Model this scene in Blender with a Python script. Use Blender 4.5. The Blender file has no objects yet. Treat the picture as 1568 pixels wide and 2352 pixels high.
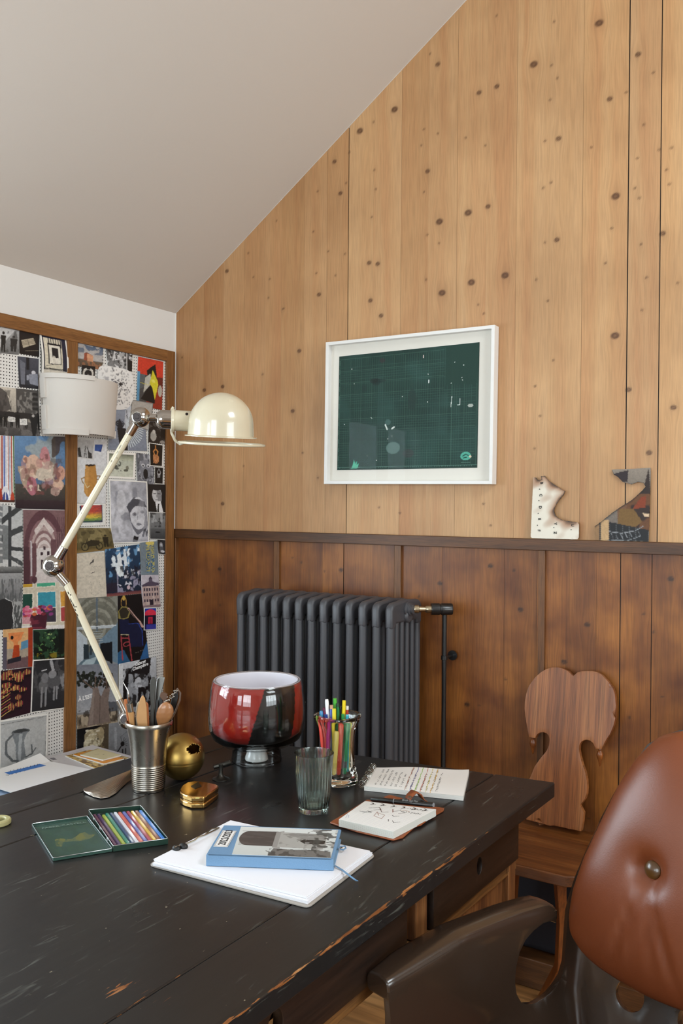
import bpy, bmesh, math, random
import numpy as np
from mathutils import Vector, Matrix
from mathutils.geometry import delaunay_2d_cdt
PI = math.pi
rnd = random.Random(7)
SC = bpy.context.scene
COL = SC.collection

# ------------------------------------------------------------ camera
FPX = 1972.39
YAW, PITCH, ROLL = -0.56054784, -0.00684468, 0.00767008
CZ = 1.39          # eye height
YW = 2.49          # back wall
XW = -2.331        # left wall
DZ = 0.77          # desk top height
_f = Vector((math.sin(YAW)*math.cos(PITCH), math.cos(YAW)*math.cos(PITCH), math.sin(PITCH)))
_r = Vector((math.cos(YAW), -math.sin(YAW), 0)); _u = _r.cross(_f)
CR = _r*math.cos(ROLL)+_u*math.sin(ROLL); CU = -_r*math.sin(ROLL)+_u*math.cos(ROLL); CF = _f
EYE = Vector((0, 0, CZ))
cd = bpy.data.cameras.new('camera'); cam = bpy.data.objects.new('camera', cd); COL.objects.link(cam)
cam.matrix_world = Matrix(((CR.x, CU.x, -CF.x, 0), (CR.y, CU.y, -CF.y, 0), (CR.z, CU.z, -CF.z, CZ), (0, 0, 0, 1)))
cd.sensor_fit = 'HORIZONTAL'; cd.sensor_width = 36; cd.lens = FPX/1568*36; cd.clip_start = 0.02
SC.camera = cam

def ray(x, y): return CF + CR*((x-784)/FPX) - CU*((y-1176)/FPX)
def on_z(x, y, z=DZ):
    r = ray(x, y); return EYE + r*((z-CZ)/r.z)
def on_y(x, y, Y=YW):
    r = ray(x, y); return EYE + r*(Y/r.y)
def on_x(x, y, X=XW):
    r = ray(x, y); return EYE + r*(X/r.x)
def dep(x, y, d): return EYE + ray(x, y)*d

# ------------------------------------------------------------ light and exposure
SC.view_settings.view_transform = 'Standard'; SC.view_settings.look = 'None'
SC.view_settings.gamma = 1; SC.view_settings.use_curve_mapping = False
SC.view_settings.exposure = 0.34
world = bpy.data.worlds.new('world'); SC.world = world; world.use_nodes = True
bg = world.node_tree.nodes['Background']; bg.inputs[0].default_value = (0.75, 0.87, 1, 1); bg.inputs[1].default_value = 1.0
def area(name, loc, aim, sx, sy, power, col):
    l = bpy.data.lights.new(name, 'AREA'); l.shape = 'RECTANGLE'; l.size = sx; l.size_y = sy; l.energy = power; l.color = col
    o = bpy.data.objects.new(name, l); COL.objects.link(o); o.location = loc
    o.rotation_euler = (Vector(aim)-Vector(loc)).to_track_quat('-Z', 'Y').to_euler(); return o
# daylight through the windows: one in the right wall, two in the wall behind the camera
XR, YB = 2.6, -3.0
area('daylight_right', (XR+.12, .3, 1.5), (XR-1, .3, 1.5), 1.9, 1.2, 48, (.90, .98, 1))
area('daylight_roof', (1.25+.08, 1.15, 3.06+.12), (1.25-.34, 1.15, 3.06-.5), 1.1, 1.0, 40, (.88, .96, 1))
area('daylight_left', (XW-.12, .72, 1.4), (XW+1, .72, 1.4), .85, .9, 24, (.76, .9, 1))
area('daylight_behind', (-.1, YB-.12, 1.75), (-.1, YB+1, 1.75), 1.6, 1.7, 62, (.84, .95, 1))
area('daylight_behind_left', (-1.65, YB-.12, 1.75), (-1.65, YB+1, 1.75), .8, 1.7, 30, (.8, .93, 1))

# ------------------------------------------------------------ colour and materials
def lin(c):
    if isinstance(c, str):
        c = c.lstrip('#'); c = [int(c[i:i+2], 16)/255 for i in (0, 2, 4)]
    return tuple(((v/12.92) if v <= .04045 else ((v+.055)/1.055)**2.4) for v in c[:3])
MC = {}
def mat(name, col='888888', rough=.5, metal=0, coat=0, trans=0, ior=1.5, bump=0, bscale=60, var=0, vscale=8, spec=.5, crough=.08):
    if name in MC: return MC[name]
    m = bpy.data.materials.new(name); m.use_nodes = True; MC[name] = m
    nt = m.node_tree; b = nt.nodes['Principled BSDF']
    c = lin(col)
    b.inputs['Base Color'].default_value = (*c, 1); b.inputs['Roughness'].default_value = rough
    b.inputs['Metallic'].default_value = metal; b.inputs['Coat Weight'].default_value = coat; b.inputs['Coat Roughness'].default_value = crough
    b.inputs['Transmission Weight'].default_value = trans; b.inputs['IOR'].default_value = ior
    b.inputs['Specular IOR Level'].default_value = spec
    tc = nt.nodes.new('ShaderNodeTexCoord')
    if var:
        n = nt.nodes.new('ShaderNodeTexNoise'); n.inputs['Scale'].default_value = vscale; n.inputs['Detail'].default_value = 5
        nt.links.new(tc.outputs['Object'], n.inputs['Vector'])
        mx = nt.nodes.new('ShaderNodeMix'); mx.data_type = 'RGBA'
        mx.inputs[6].default_value = (*[v*(1-var) for v in c], 1); mx.inputs[7].default_value = (*[min(1, v*(1+var)) for v in c], 1)
        nt.links.new(n.outputs['Fac'], mx.inputs[0]); nt.links.new(mx.outputs[2], b.inputs['Base Color'])
        mr = nt.nodes.new('ShaderNodeMapRange'); mr.inputs['To Min'].default_value = max(0, rough-.08); mr.inputs['To Max'].default_value = min(1, rough+.1)
        nt.links.new(n.outputs['Fac'], mr.inputs['Value']); nt.links.new(mr.outputs[0], b.inputs['Roughness'])
    if bump:
        n = nt.nodes.new('ShaderNodeTexNoise'); n.inputs['Scale'].default_value = bscale; n.inputs['Detail'].default_value = 4
        nt.links.new(tc.outputs['Object'], n.inputs['Vector'])
        bp = nt.nodes.new('ShaderNodeBump'); bp.inputs['Strength'].default_value = bump; bp.inputs['Distance'].default_value = .004
        nt.links.new(n.outputs['Fac'], bp.inputs['Height']); nt.links.new(bp.outputs[0], b.inputs['Normal'])
    return m
def wood(name, c1, c2, c3=None, axis=2, rough=.45, scale=1.0, fine=90, coat=0, blotch=.5, attr=False, knotcol='3a2010', gm=.5, bscale=3.2, stretch=.045, thin=None):
    """grain stretched along axis; with attr the mesh gives grain warp, board tint and knots"""
    if name in MC: return MC[name]
    m = bpy.data.materials.new(name); m.use_nodes = True; MC[name] = m
    nt = m.node_tree; N = nt.nodes; Lk = nt.links; b = N['Principled BSDF']
    b.inputs['Roughness'].default_value = rough; b.inputs['Coat Weight'].default_value = coat
    def node(t, **k):
        n = N.new(t)
        for a, v in k.items(): setattr(n, a, v)
        return n
    if attr:
        at = node('ShaderNodeAttribute', attribute_name='grain'); src = at.outputs['Vector']
    else:
        src = node('ShaderNodeTexCoord').outputs['Object']
    def noise(sc, det=4, s=1.0, dist=0):
        mp = node('ShaderNodeMapping'); v = [sc*s]*3; v[axis] = sc*s*stretch
        if thin is not None: v[thin] = sc*s*stretch
        mp.inputs['Scale'].default_value = v
        Lk.new(src, mp.inputs['Vector'])
        n = node('ShaderNodeTexNoise'); n.inputs['Scale'].default_value = 1; n.inputs['Detail'].default_value = det
        n.inputs['Distortion'].default_value = dist
        Lk.new(mp.outputs[0], n.inputs['Vector']); return n.outputs['Fac']
    def ramp(inp, stops):
        r = node('ShaderNodeValToRGB'); e = r.color_ramp.elements
        e[0].position, e[0].color = stops[0][0], (*lin(stops[0][1]), 1); e[1].position, e[1].color = stops[-1][0], (*lin(stops[-1][1]), 1)
        for p, c in stops[1:-1]:
            k = e.new(p); k.color = (*lin(c), 1)
        Lk.new(inp, r.inputs[0]); return r.outputs[0]
    def mix(a, b_, f, blend='MIX'):
        mx = node('ShaderNodeMix', data_type='RGBA', blend_type=blend)
        for s, v in ((6, a), (7, b_), (0, f)):
            if hasattr(v, 'links') or isinstance(v, bpy.types.NodeSocket): Lk.new(v, mx.inputs[s])
            else: mx.inputs[s].default_value = v
        return mx.outputs[2]
    broad = noise(14*scale, 3, dist=.6)
    fn = noise(fine*scale, 3)
    c = ramp(broad, [(.3, c1), (.5, c2), (.72, c3 or c2)])
    fr = ramp(fn, [(.35, '8c8c8c'), (.6, 'ffffff')])
    c = mix(c, fr, gm, 'MULTIPLY')
    # large soft stain patches of the wood itself
    tc2 = node('ShaderNodeTexCoord'); nb = node('ShaderNodeTexNoise'); nb.inputs['Scale'].default_value = bscale; nb.inputs['Detail'].default_value = 3
    Lk.new(tc2.outputs['Object'], nb.inputs['Vector'])
    c = mix(c, ramp(nb.outputs['Fac'], [(.3, 'a08468'), (.62, 'ffffff')]), blotch, 'MULTIPLY')
    if attr:
        kn = node('ShaderNodeAttribute', attribute_name='knot'); sp = node('ShaderNodeSeparateColor'); Lk.new(kn.outputs['Color'], sp.inputs[0])
        c = mix(c, (*lin(knotcol), 1), sp.outputs[0])
        tint = node('ShaderNodeAttribute', attribute_name='tint')
        c = mix(c, tint.outputs['Color'], 1.0, 'MULTIPLY')
    Lk.new(c, b.inputs['Base Color'])
    bp = node('ShaderNodeBump'); bp.inputs['Strength'].default_value = .12; bp.inputs['Distance'].default_value = .002
    Lk.new(fn, bp.inputs['Height']); Lk.new(bp.outputs[0], b.inputs['Normal'])
    return m
def attrmat(name, rough=.5, coat=0, attr='Col', spec=.5, crough=.05):
    if name in MC: return MC[name]
    m = bpy.data.materials.new(name); m.use_nodes = True; MC[name] = m
    nt = m.node_tree; b = nt.nodes['Principled BSDF']
    a = nt.nodes.new('ShaderNodeAttribute'); a.attribute_name = attr
    nt.links.new(a.outputs['Color'], b.inputs['Base Color']); b.inputs['Roughness'].default_value = rough
    b.inputs['Coat Weight'].default_value = coat; b.inputs['Coat Roughness'].default_value = crough; b.inputs['Specular IOR Level'].default_value = spec
    return m

# ------------------------------------------------------------ geometry helpers
class G:
    def __init__(s): s.v = []; s.f = []
    def add(s, vs, fs):
        n = len(s.v); s.v += [Vector(p) for p in vs]; s.f += [tuple(i+n for i in q) for q in fs]; return s
    def box(s, x0, x1, y0, y1, z0, z1):
        return s.add([(x, y, z) for z in (z0, z1) for y in (y0, y1) for x in (x0, x1)],
                     [(0, 2, 3, 1), (4, 5, 7, 6), (0, 1, 5, 4), (2, 6, 7, 3), (0, 4, 6, 2), (1, 3, 7, 5)])
    def obox(s, c, a, b, h):
        c, a, b, h = map(Vector, (c, a, b, h))
        return s.add([c+a*i+b*j+h*k for k in (-1, 1) for j in (-1, 1) for i in (-1, 1)],
                     [(0, 2, 3, 1), (4, 5, 7, 6), (0, 1, 5, 4), (2, 6, 7, 3), (0, 4, 6, 2), (1, 3, 7, 5)])
    def prism(s, pts, off):
        pts = [Vector(p) for p in pts]; off = Vector(off); n = len(pts)
        return s.add(pts+[p+off for p in pts], [tuple(range(n))[::-1], tuple(range(n, 2*n))]+[(i, (i+1) % n, n+(i+1) % n, n+i) for i in range(n)])
    def tube(s, pts, r, n=12, cap=True, flat=None):
        pts = [Vector(p) for p in pts]; rs = r if isinstance(r, (list, tuple)) else [r]*len(pts)
        prev = None; rings = []
        for i, p in enumerate(pts):
            t = (pts[min(i+1, len(pts)-1)]-pts[max(i-1, 0)]).normalized()
            if prev is None:
                a = Vector((0, 0, 1)) if abs(t.z) < .9 else Vector((1, 0, 0)); prev = t.cross(a).normalized()
            prev = (prev-t*prev.dot(t)).normalized(); q = t.cross(prev)
            rings.append([p+(prev*math.cos(2*PI*k/n)+q*math.sin(2*PI*k/n))*rs[i] for k in range(n)])
        vs = [v for g in rings for v in g]; fs = []
        for i in range(len(pts)-1):
            for k in range(n):
                fs.append((i*n+k, i*n+(k+1) % n, (i+1)*n+(k+1) % n, (i+1)*n+k))
        if cap: fs += [tuple(range(n))[::-1], tuple((len(pts)-1)*n+k for k in range(n))]
        return s.add(vs, fs)
    def lathe(s, prof, n=48, c=(0, 0, 0), ax=None, mod=None, closed=False):
        """prof (r,z); ax=(X,Y,Z) frame; closed joins last ring to first"""
        c = Vector(c); X, Y, Z = [Vector(a) for a in (ax or ((1, 0, 0), (0, 1, 0), (0, 0, 1)))]
        vs = []; fs = []; idx = []
        for r, z in prof:
            if r < 1e-6: idx.append([len(vs)]*n); vs.append(c+Z*z)
            else:
                b0 = len(vs); idx.append([b0+k for k in range(n)])
                for k in range(n):
                    a = 2*PI*k/n; rr = r*(mod(a, z) if mod else 1); vs.append(c+X*rr*math.cos(a)+Y*rr*math.sin(a)+Z*z)
        m = len(prof); rngs = range(m if closed else m-1)
        for i in rngs:
            A, B = idx[i], idx[(i+1) % m]
            for k in range(n):
                k2 = (k+1) % n; q = [A[k], A[k2], B[k2], B[k]]; o = []
                for t in q:
                    if t not in o: o.append(t)
                if len(o) > 2: fs.append(tuple(o))
        return s.add(vs, fs)
    def sphere(s, c, r, n=24, m=14, sc=(1, 1, 1)):
        return s.lathe([(r*math.sin(PI*i/m)*1.0, -r*math.cos(PI*i/m)) for i in range(m+1)], n, c,
                       ax=((sc[0], 0, 0), (0, sc[1], 0), (0, 0, sc[2])))
    def grid(s, fn, nu, nv, cu=False):
        vs = [fn(i/nu, j/nv) for j in range(nv+1) for i in range(nu+(0 if cu else 1))]; w = nu if cu else nu+1
        fs = [(j*w+i, j*w+(i+1) % w, (j+1)*w+(i+1) % w, (j+1)*w+i) for j in range(nv) for i in range(nu)]
        return s.add(vs, fs)

def origin(p):
    o = Vector((0, 0, 0))
    while p is not None: o += p.location; p = p.parent
    return o
def finish(o, parent, label, cat, group, kind):
    COL.objects.link(o)
    if parent is not None: o.parent = parent
    if label: o['label'] = label
    if cat: o['category'] = cat
    if group: o['group'] = group
    if kind: o['kind'] = kind
    return o
def obj(name, g, m, parent=None, label=None, cat=None, group=None, kind=None, bevel=0, seg=2, smooth=35, local=False, solid=0, sub=0, loc=None):
    vs = [Vector(v) for v in g.v]
    if not local:
        if parent is not None: o0 = origin(parent)
        else:
            o0 = Vector(loc) if loc is not None else Vector(((min(v.x for v in vs)+max(v.x for v in vs))/2, (min(v.y for v in vs)+max(v.y for v in vs))/2, min(v.z for v in vs)))
        vs = [v-o0 for v in vs]
    me = bpy.data.meshes.new(name); me.from_pydata([tuple(v) for v in vs], [], g.f); me.validate()
    bm = bmesh.new(); bm.from_mesh(me)
    bmesh.ops.recalc_face_normals(bm, faces=bm.faces); bm.to_mesh(me); bm.free()
    me.materials.append(m)
    if smooth:
        me.polygons.foreach_set('use_smooth', [True]*len(me.polygons)); me.set_sharp_from_angle(angle=math.radians(smooth))
    o = bpy.data.objects.new(name, me)
    if parent is None and not local: o.location = o0
    if solid:
        md = o.modifiers.new('solid', 'SOLIDIFY'); md.thickness = solid; md.offset = 0
    if bevel:
        md = o.modifiers.new('bevel', 'BEVEL'); md.width = bevel; md.segments = seg; md.limit_method = 'ANGLE'; md.angle_limit = math.radians(40); md.harden_normals = False
    if sub:
        md = o.modifiers.new('sub', 'SUBSURF'); md.levels = sub; md.render_levels = sub
    return finish(o, parent, label, cat, group, kind)
def thing(name, label, cat, loc, group=None, rotz=0):
    o = bpy.data.objects.new(name, None); o.empty_display_size = .05; o.location = loc; o.rotation_euler = (0, 0, rotz)
    return finish(o, None, label, cat, group, None)
def text(name, s, size, org, ax, ay, m, parent, bold=0, th=.0002, align='LEFT', sx=1):
    """flat raised lettering: org = baseline start, ax reading direction, ay letter up"""
    cu = bpy.data.curves.new(name, 'FONT'); cu.body = s; cu.size = size; cu.offset = bold; cu.extrude = 0; cu.align_x = align; cu.resolution_u = 3
    t = bpy.data.objects.new('t', cu); COL.objects.link(t)
    me = bpy.data.meshes.new_from_object(t.evaluated_get(bpy.context.evaluated_depsgraph_get())); bpy.data.objects.remove(t)
    X = Vector(ax).normalized(); Y = Vector(ay).normalized(); Z = X.cross(Y); org = Vector(org)-origin(parent)
    me.transform(Matrix(((X.x*sx, Y.x, Z.x, org.x+Z.x*th), (X.y*sx, Y.y, Z.y, org.y+Z.y*th), (X.z*sx, Y.z, Z.z, org.z+Z.z*th), (0, 0, 0, 1))))
    me.materials.clear(); me.materials.append(m)
    return finish(bpy.data.objects.new(name, me), parent, None, None, None, None)

# ------------------------------------------------------------ pictures drawn cell by cell
class Img:
    def __init__(s, w, h, c='ffffff'):
        s.w, s.h = w, h; s.a = np.zeros((h, w, 3)); s.a[:] = lin(c)
        s.X, s.Y = np.meshgrid((np.arange(w)+.5)/w, (np.arange(h)+.5)/h)
    def put(s, m, c, al=1):
        c = np.array(lin(c)); m = m.astype(float)[..., None]*al; s.a = s.a*(1-m)+c*m; return s
    def r(s, x0, y0, x1, y1, c, al=1): return s.put((s.X >= x0)&(s.X <= x1)&(s.Y >= y0)&(s.Y <= y1), c, al)
    def e(s, cx, cy, rx, ry, c, al=1): return s.put(((s.X-cx)/rx)**2+((s.Y-cy)/ry)**2 <= 1, c, al)
    def p(s, pts, c, al=1):
        m = np.zeros(s.X.shape, bool); n = len(pts)
        for i in range(n):
            x0, y0 = pts[i]; x1, y1 = pts[(i+1) % n]
            if y0 == y1: continue
            cnd = ((s.Y > min(y0, y1))&(s.Y <= max(y0, y1))); m ^= cnd&(s.X < x0+(s.Y-y0)*(x1-x0)/(y1-y0))
        return s.put(m, c, al)
    def l(s, pts, wd, c, al=1):
        asp = s.h/s.w; m = np.zeros(s.X.shape, bool)
        for (x0, y0), (x1, y1) in zip(pts[:-1], pts[1:]):
            dx, dy = x1-x0, (y1-y0)*asp; L2 = dx*dx+dy*dy+1e-9
            t = np.clip(((s.X-x0)*dx+(s.Y-y0)*asp*dy)/L2, 0, 1); m |= (s.X-x0-t*dx)**2+((s.Y-y0)*asp-t*dy)**2 < (wd/2)**2
        return s.put(m, c, al)
    def vn(s, seed, sx, sy, octv=3):
        rg = np.random.RandomState(seed); out = np.zeros(s.X.shape); tot = 0
        for o in range(octv):
            gx, gy = int(sx*2**o)+2, int(sy*2**o)+2; g = rg.rand(gy+1, gx+1)
            x = s.X*(gx-1); y = s.Y*(gy-1); i = x.astype(int); j = y.astype(int); u = x-i; v = y-j; u = u*u*(3-2*u); v = v*v*(3-2*v)
            out += (g[j, i]*(1-u)*(1-v)+g[j, i+1]*u*(1-v)+g[j+1, i]*(1-u)*v+g[j+1, i+1]*u*v)/2**o; tot += 1/2**o
        return out/tot
    def n(s, seed, sx, sy, c, th=.5, al=1, box=None, soft=.06):
        m = np.clip((s.vn(seed, sx, sy)-th)/soft, 0, 1)
        if box: m = m*((s.X >= box[0])&(s.X <= box[2])&(s.Y >= box[1])&(s.Y <= box[3]))
        return s.put(m, c, al)
    def gr(s, c0, c1, y0=0, y1=1, x0=0, x1=1):
        t = np.clip((s.Y-y0)/(y1-y0), 0, 1)[..., None]; c = np.array(lin(c0))*(1-t)+np.array(lin(c1))*t
        m = ((s.Y >= y0)&(s.Y <= y1)&(s.X >= x0)&(s.X <= x1))[..., None]; s.a = np.where(m, c, s.a); return s
    def border(s, b, c='f0eee8'):
        bx, by = b, b*s.w/s.h; return s.put((s.X < bx)|(s.X > 1-bx)|(s.Y < by)|(s.Y > 1-by), c)
    def photo(s, seed, amt=.02, grain=.11):
        # soften drawn edges so the print reads as a photograph or painting
        a, b = s.vn(seed, s.w/9, s.h/9, 2)-.5, s.vn(seed+1, s.w/9, s.h/9, 2)-.5
        i = np.clip(((s.X+a*amt*4)*s.w).astype(int), 0, s.w-1); j = np.clip(((s.Y+b*amt*4)*s.h).astype(int), 0, s.h-1); A = s.a[j, i]
        P_ = np.pad(A, ((1, 1), (1, 1), (0, 0)), 'edge'); A = (P_[1:-1, 1:-1]*4+P_[:-2, 1:-1]+P_[2:, 1:-1]+P_[1:-1, :-2]+P_[1:-1, 2:])/8
        g = 1+(s.vn(seed+2, s.w/5, s.h/5, 2)-.5)*grain*3+(np.random.RandomState(seed).rand(s.h, s.w)-.5)*grain; s.a = np.clip(A*g[..., None], 0, 1); return s
    def at(s, u, v):
        j = min(s.h-1, max(0, int(v*s.h))); i = min(s.w-1, max(0, int(u*s.w))); return s.a[j, i]

def sheet(name, img, TL, TR, BR, BL, m, parent=None, th=.0006, curl=None, edge='e8e6e0', label=None, cat=None, group=None):
    """thin card whose front face carries the drawn picture"""
    TL, TR, BR, BL = [np.array(q, float) for q in (TL, TR, BR, BL)]
    w, h = img.w, img.h
    nrm = np.cross(TR-TL, TL-BL); nrm /= np.linalg.norm(nrm)
    u, v = np.meshgrid(np.linspace(0, 1, w+1), np.linspace(0, 1, h+1)); u = u[..., None]; v = v[..., None]
    Pn = TL*(1-u)*(1-v)+TR*u*(1-v)+BR*u*v+BL*(1-u)*v
    if curl is not None: Pn = Pn+nrm*curl(u, v)
    Pn = Pn.reshape(-1, 3); nf = len(Pn)
    ri = np.concatenate([np.arange(w+1), (w+1)*np.arange(1, h+1)+w, (w+1)*h+np.arange(w-1, -1, -1), (w+1)*np.arange(h-1, 0, -1)])
    allv = np.concatenate([Pn, Pn-nrm*th]) if False else np.concatenate([Pn, Pn[ri]-nrm*th])
    o0 = origin(parent) if parent is not None else Vector(tuple((allv.min(0)+allv.max(0))/2)); allv = allv-np.array(o0)
    idx = np.arange(h)[:, None]*(w+1)+np.arange(w)[None]
    F = np.stack([idx, idx+w+1, idx+w+2, idx+1], -1).reshape(-1, 4)
    k = len(ri); a = np.arange(k); b = (a+1) % k
    S = np.stack([ri[a], ri[b], nf+b, nf+a], -1)
    F = np.concatenate([F, S]); loops = F.reshape(-1)
    me = bpy.data.meshes.new(name); nq = len(F)
    me.vertices.add(len(allv)); me.vertices.foreach_set('co', allv.reshape(-1)); me.loops.add(len(loops)+k); me.polygons.add(nq+1)
    me.loops.foreach_set('vertex_index', np.concatenate([loops, nf+a]).astype(np.int32))
    me.polygons.foreach_set('loop_start', np.arange(nq+1, dtype=np.int32)*4)
    me.update(calc_edges=True)
    cols = np.ones((len(loops)+k, 4)); cols[:, :3] = lin(edge); cols[:w*h*4, :3] = np.repeat(img.a.reshape(-1, 3), 4, 0)
    at = me.color_attributes.new('Col', 'FLOAT_COLOR', 'CORNER'); at.data.foreach_set('color', cols.reshape(-1))
    me.materials.append(m)
    if curl is not None: me.polygons.foreach_set('use_smooth', [True]*len(me.polygons)); me.set_sharp_from_angle(angle=math.radians(40))
    o = bpy.data.objects.new(name, me)
    if parent is None: o.location = o0
    return finish(o, parent, label, cat, group, None)

def cutout(name, outlines, to3d, step, m, parent=None, solid=.002, colour=None, bevel=0, smooth=0, sub=0, off=0, **k):
    """flat outline with holes, triangulated, mapped by to3d(u,v) and given thickness"""
    pts = []; edges = []
    for ol in outlines:
        dense = []
        for i in range(len(ol)):
            a = Vector(ol[i]); b = Vector(ol[(i+1) % len(ol)]); nn = max(1, int((b-a).length/step))
            dense += [a.lerp(b, t/nn) for t in range(nn)]
        n0 = len(pts); pts += dense; edges += [(n0+i, n0+(i+1) % len(dense)) for i in range(len(dense))]
    xs = [p.x for p in outlines_v(outlines[0])]; ys = [p.y for p in outlines_v(outlines[0])]
    bp = list(pts); y = min(ys)+step/2; row = 0
    while y < max(ys):
        x = min(xs)+(step/2 if row % 2 else 0)
        while x < max(xs):
            q = Vector((x, y))
            if inside(q, outlines[0]) and not any(inside(q, h) for h in outlines[1:]) and min((q-t).length_squared for t in bp) > (step*.45)**2: pts.append(q)
            x += step
        y += step; row += 1
    r = delaunay_2d_cdt(pts, edges, [], 0, 1e-6)
    V2, Fs = r[0], r[2]; ff = []
    for f in Fs:
        c = sum((V2[i] for i in f), Vector((0, 0)))/len(f)
        if inside(c, outlines[0]) and not any(inside(c, h) for h in outlines[1:]): ff.append(tuple(f))
    g = G().add([to3d(v.x, v.y) for v in V2], ff)
    o = obj(name, g, m, parent, smooth=smooth, **k)
    if solid:
        md = o.modifiers.new('solid', 'SOLIDIFY'); md.thickness = solid; md.offset = off
    if bevel:
        md = o.modifiers.new('bevel', 'BEVEL'); md.width = bevel; md.segments = 3; md.limit_method = 'ANGLE'; md.angle_limit = math.radians(40)
    if colour:
        at = o.data.color_attributes.new('Col', 'FLOAT_COLOR', 'POINT')
        cs = np.ones((len(V2), 4)); cs[:, :3] = [colour(v.x, v.y) for v in V2]
        if len(o.data.vertices) == len(V2): at.data.foreach_set('color', cs.reshape(-1))
    return o
def outlines_v(o): return [Vector(p) for p in o]
def inside(q, poly):
    c = False; n = len(poly); x, y = q[0], q[1]
    for i in range(n):
        x0, y0 = poly[i][0], poly[i][1]; x1, y1 = poly[(i+1) % n][0], poly[(i+1) % n][1]
        if (y0 > y) != (y1 > y) and x < x0+(y-y0)*(x1-x0)/(y1-y0): c = not c
    return c
def smoothpoly(pts, n=6):
    out = []; L_ = len(pts)
    for i in range(L_):
        p0, p1, p2, p3 = [Vector(pts[(i+k) % L_]) for k in (-1, 0, 1, 2)]
        for t in range(n):
            t /= n; out.append(.5*((2*p1)+(p2-p0)*t+(2*p0-5*p1+4*p2-p3)*t*t+(3*p1-p0-3*p2+p3)*t**3))
    return out

# ============================================================ THE ROOM
def struct(name, g, m, **k): return obj(name, g, m, kind='structure', **k)
M_white = mat('wall_white_paint', 'e6e4e0', .75, bump=.05, bscale=40)
M_ceil = mat('ceiling_paint', 'd3ccc4', .8, bump=.05, bscale=20)
SL = .694
ZE = 2.207*1.0-.0+( -.0)
ZE = on_y(404, 720).z
zr = ZE+SL*(.1-XW)
g = G().add([(XW, YB, ZE), (XW, YW, ZE), (.1, YW, zr), (.1, YB, zr), (XW-.05, YB, ZE+.1), (XW-.05, YW, ZE+.1), (.1, YW, zr+.1), (.1, YB, zr+.1)],
            [(0, 1, 2, 3), (4, 7, 6, 5), (0, 4, 5, 1), (0, 3, 7, 4), (1, 5, 6, 2)])
def zs(x): return zr+(ZE-zr)*(x-.1)/(XR-.1)
KX0, KX1, KY0, KY1 = .8, 1.7, .6, 1.7      # roof window
for (xa, xb, ya, yb) in ((.1, KX0, YB, YW), (KX1, XR, YB, YW), (KX0, KX1, YB, KY0), (KX0, KX1, KY1, YW)):
    g.add([(xa, ya, zs(xa)), (xa, yb, zs(xa)), (xb, yb, zs(xb)), (xb, ya, zs(xb)), (xa, ya, zs(xa)+.1), (xa, yb, zs(xa)+.1), (xb, yb, zs(xb)+.1), (xb, ya, zs(xb)+.1)],
          [(0, 1, 2, 3), (4, 7, 6, 5), (2, 6, 7, 3), (0, 3, 7, 4), (1, 5, 6, 2), (0, 4, 5, 1)])
struct('ceiling', g, M_ceil, smooth=0)

def wall_with_hole(name, ax, c, th, lo, hi, holes, z1, m):
    g = G(); cuts = sorted(holes)
    def bx(a0, a1, z0, zz):
        if ax == 'x': g.box(c, c+th, a0, a1, z0, zz)
        else: g.box(a0, a1, c, c+th, z0, zz)
    a = lo
    for h0, h1, z0, zt in cuts:
        bx(a, h0, -.02, z1); bx(h0, h1, -.02, z0); bx(h0, h1, zt, z1); a = h1
    bx(a, hi, -.02, z1); return struct(name, g, m, smooth=0)
wall_with_hole('wall_left', 'x', XW-.1, .1, YB-.1, YW+.1, [(.27, 1.17, .9, 1.9)], ZE+.02, M_white)
wall_with_hole('wall_right', 'x', XR, .1, YB-.1, YW+.1, [(-.7, 1.3, .9, 2.05)], ZE+.05, M_white)
wall_with_hole('wall_front', 'y', YB-.1, .1, XW-.1, XR+.1, [(-2.1, -1.2, .9, 2.1), (-.95, .75, .9, 2.6)], zr+.05, M_white)
M_frame = mat('window_paint', 'efeeea', .4)
def window(i, ax, c, a0, a1, z0, z1, nv, nh):
    g = G()
    def bar(p0, p1, q0, q1):
        if ax == 'x': g.box(c-.02, c+.04, p0, p1, q0, q1)
        else: g.box(p0, p1, c-.04, c+.02, q0, q1)
    bar(a0, a0+.05, z0, z1); bar(a1-.05, a1, z0, z1); bar(a0, a1, z0, z0+.05); bar(a0, a1, z1-.05, z1)
    for k in range(1, nv): t = a0+(a1-a0)*k/nv; bar(t-.014, t+.014, z0, z1)
    for k in range(1, nh): t = z0+(z1-z0)*k/nh; bar(a0, a1, t-.014, t+.014)
    struct('window_%d' % i, g, M_frame, smooth=0)
g5 = G()
for (xa, xb, ya, yb) in ((KX0, KX0+.05, KY0, KY1), (KX1-.05, KX1, KY0, KY1), (KX0, KX1, KY0, KY0+.05), (KX0, KX1, KY1-.05, KY1), (KX0, KX1, (KY0+KY1)/2-.015, (KY0+KY1)/2+.015)):
    g5.add([(x, y, zs(x)+d) for d in (.02, .08) for x, y in ((xa, ya), (xb, ya), (xb, yb), (xa, yb))], [(0, 1, 2, 3), (7, 6, 5, 4), (0, 4, 5, 1), (1, 5, 6, 2), (2, 6, 7, 3), (3, 7, 4, 0)])
struct('window_5', g5, M_frame, smooth=0)
window(1, 'x', XR, -.7, 1.3, .9, 2.05, 4, 2)
window(4, 'x', XW-.05, .27, 1.17, .9, 1.9, 2, 2)
window(2, 'y', YB, -.95, .75, .9, 2.6, 4, 3)
window(3, 'y', YB, -2.1, -1.2, .9, 2.1, 2, 3)
M_floor = wood('oak_floor', 'a5713e', 'b98550', 'c4925c', axis=0, rough=.35, scale=.7, blotch=.3)
g = G(); ny = 46; y0 = YB-.1
random.seed(3)
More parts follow.
